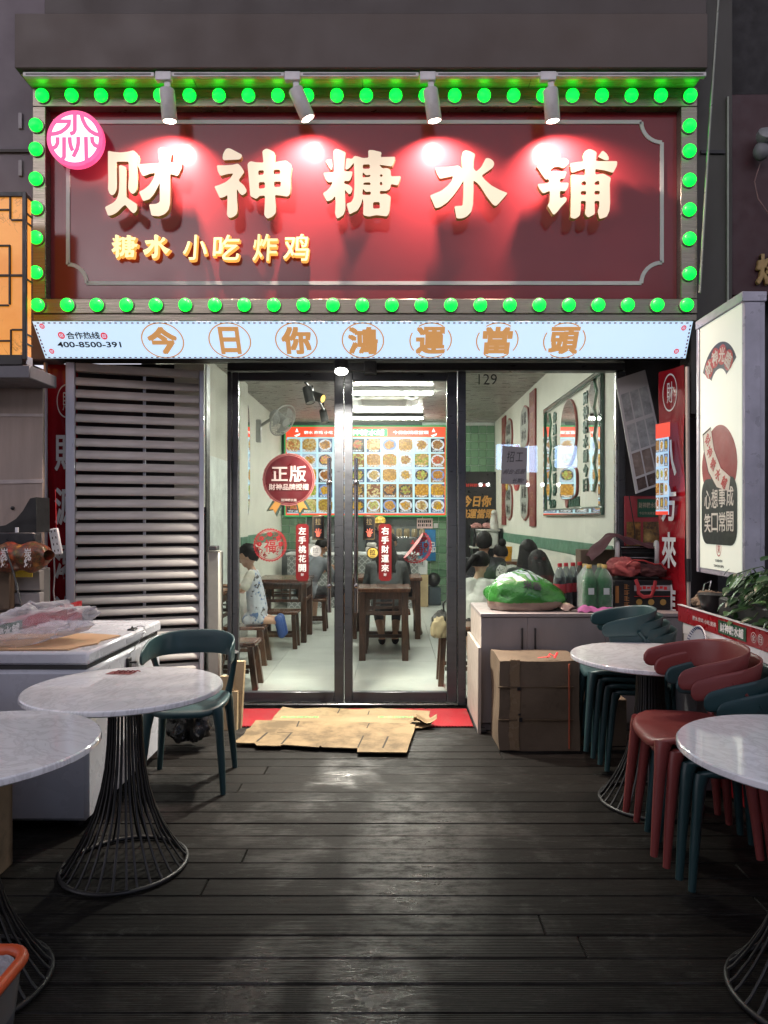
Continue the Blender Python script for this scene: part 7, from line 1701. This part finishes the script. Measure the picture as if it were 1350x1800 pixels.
wire_table(-1.122, 2.985, 'round marble table in front of the white freezer, whole base in view', 1)
wire_table(-1.335, 2.21, 'round marble table cut by the left edge, nearest the camera', 2)
wire_table(1.325, 3.66, 'round marble table among the stacked chairs by the grey cabinet', 3)
wire_table(1.29, 2.16, 'round marble table cut by the right edge, in front of the red chairs', 4)
b = MB(); 
b.add([(-1.30,2.99+.22,.7565),(-1.18,3.20,.7565),(-1.17,3.26,.7565),(-1.285,3.275,.7565)], [(0,1,2,3)])
for i in range(5): b.tube([(-1.26+.02*i,3.22+.006*i,.759),(-1.25+.022*i,3.24,.766),(-1.235+.02*i,3.255,.759)], .003, 5)
solo('torn_leaflet', b, M('dull_red_leaflet', (.22,.05,.05), .6, var=.5, vs=40), 'small torn red leaflet lying on the far side of the left marble table', 'leaflet', smooth=0)

CH = {}
def chair_meshes(mm, key):
    if key in CH: return CH[key]
    sb = MB(); prof = [(0,-.014),(.5,-.010),(.82,-.002),(.95,.0),(.99,-.005),(1.0,-.014),(.985,-.026),(.93,-.032),(.5,-.034),(0,-.034)]
    def sf(u, v):
        i = min(int(v*(len(prof)-1)+.0001), len(prof)-2); t = v*(len(prof)-1)-i; r = prof[i][0]+(prof[i+1][0]-prof[i][0])*t; z = prof[i][1]+(prof[i+1][1]-prof[i][1])*t
        a = 2*math.pi*u; c, s_ = math.cos(a), math.sin(a); q = (abs(c)**3.6+abs(s_)**3.6)**(-1/3.6)
        x, y = .215*r*c*q, .205*r*s_*q; x *= 1.0-.06*(y/.2)
        return Vector((x, y, .458+z-.030*max(0, (-y-.10)/.105)**2+.012*max(0, abs(x)-.12)/.09))
    sb.grid(sf, 44, (len(prof)-1)*2+1, True); seat = sb.mesh('seat', mm, 70)
    bb_ = MB(); nseg = 40
    sec = [(math.cos(t*math.pi/6), math.sin(t*math.pi/6)) for t in range(12)]
    def bf(u, v):
        v = .5-.5*math.cos(math.pi*v); th = (v*2-1)*R(126); e = abs(v*2-1); ex = .236*math.copysign(abs(math.sin(min(abs(th), R(90))))**.72, th); ey = .205*abs(math.cos(th))**.9 if abs(th) < R(90) else -(abs(th)-R(90))/R(36)*.115
        hh = .066*(1-e**2.2)+.036*e**2.2; zc = .745-.045*e**1.6
        if e > .93: hh *= max(.30, math.sqrt(max(0, 1-((e-.93)/.07)**2)))**.7
        c, s_ = math.cos(2*math.pi*u), math.sin(2*math.pi*u); q = (abs(c)**6+abs(s_)**6)**(-1/6)
        nx, ny = math.sin(th), math.cos(th); tk = .0068
        return Vector((ex+nx*tk*c*q, ey+ny*tk*c*q+.012*(s_*q*hh/.06)*max(0, ny), zc+hh*s_*q))
    bb_.grid(bf, 18, 64, True); bb_.f.append(list(range(18))); bb_.m.append(0); bb_.f.append([63*18+i for i in range(18)]); bb_.m.append(0)
    for s_ in (-1,1):
        bb_.tube([(s_*.182,.160,.44),(s_*.195,.166,.50),(s_*.212,.150,.58),(s_*.226,.118,.655),(s_*.233,.085,.70)], [.022,.019,.0165,.017,.020], 10, flat=.6)
    back = bb_.mesh('backrest', mm, 70)
    legs = []
    for (sx, sy) in ((-1,-1),(1,-1),(-1,1),(1,1)):
        b = MB(); b.tube([(sx*.172,sy*.155,.436),(sx*.182,sy*.164,.41),(sx*.190,sy*.172,.34),(sx*.205,sy*.190,.16),(sx*.216,sy*.204,.0)], [.036,.029,.0235,.019,.0145], 12); legs.append(b.mesh('leg', mm, 60))
    CH[key] = (seat, back, legs); return CH[key]
def chair(x, y, z, rz, mm, key, label, group=None):
    seat, back, legs = chair_meshes(mm, key); t = thing('plastic_chair', label, 'chair', (x, y, z), rz, group)
    share('seat', seat, t); share('backrest', back, t)
    for l in legs: share('leg', l, t)
    return t
# chair local front is -y
chair(-1.125, 3.95, 0, R(4), m_teal, 'teal', 'single teal plastic chair standing between the left marble table and the doors')
# four teal chairs stacked by the cabinet, open side to the left
fr_ = R(-90)+R(-8)
for i, lab in enumerate(('bottom teal chair of the stack by the grey cabinet','second teal chair from the bottom of the stack by the cabinet','third teal chair from the bottom of the stack by the cabinet','topmost teal chair of the stack by the grey cabinet')):
    chair(1.345+.042*(3-i), 4.275+.006*(3-i), .040*i, fr_, m_teal, 'teal', lab, 'teal chairs stacked by the cabinet')
for i, (mm, key, lab) in enumerate(((m_teal,'teal','bottom teal chair under the red chairs at right, on the deck'),(m_teal,'teal','upper of the two teal chairs beneath the red chairs at right'),(m_rust,'rust','lower terracotta red chair of the mixed stack at right'),(m_rust,'rust','topmost terracotta red chair of the mixed stack at right'))):
    chair(1.255+.045*(3-i), 3.02-.012*(3-i), .040*i, R(-90)+R(-4), mm, key, lab, 'mixed chairs stacked at right')
# orange rimmed bin at the lower left corner
wb = thing('waste_bin', 'waste bin with a bright orange rim and pale liner, lower left corner', 'bin', (-1.075, 1.60, 0))
def rr(hw, hd, z, r=.05, n=6):
    out = []
    for (sx, sy, a0) in ((1,1,0),(-1,1,90),(-1,-1,180),(1,-1,270)):
        for i in range(n+1): a = R(a0+90*i/n); out.append(Vector((-1.075+sx*(hw-r)+r*math.cos(a), 1.60+sy*(hd-r)+r*math.sin(a), z)))
    return out
b = MB(); L = [rr(.15,.11,.005), rr(.185,.145,.385), rr(.181,.141,.388), rr(.146,.106,.02)]
vs = [v for l in L for v in l]; n = 28; b.add(vs, [(k*n+i, k*n+(i+1)%n, (k+1)*n+(i+1)%n, (k+1)*n+i) for k in range(3) for i in range(n)]+[[3*n+i for i in range(n)], [i for i in range(n)][::-1]])
part('bin_body', b, mk_print('bin_print', [(.05,.06,.07),(.30,.20,.10),(.12,.16,.20),(.5,.48,.45)], 6, .4), wb, smooth=60)
b = MB(); b.tube(rr(.186,.146,.398), .0145, 8, closed=True); part('orange_rim', b, M('orange_rim', (.55,.085,.025), .4), wb, smooth=60)
b = MB(); LL = [rr(.174,.134,.395), rr(.165,.125,.30), rr(.13,.09,.14)]; b.add([v for l in LL for v in l], [(k*n+i, k*n+(i+1)%n, (k+1)*n+(i+1)%n, (k+1)*n+i) for k in range(2) for i in range(n)]+[[2*n+i for i in range(n)]]); part('liner', b, M('pale_liner', (.45,.44,.46), .3, bump=.6, bs=30, bd=.02), wb, smooth=60)
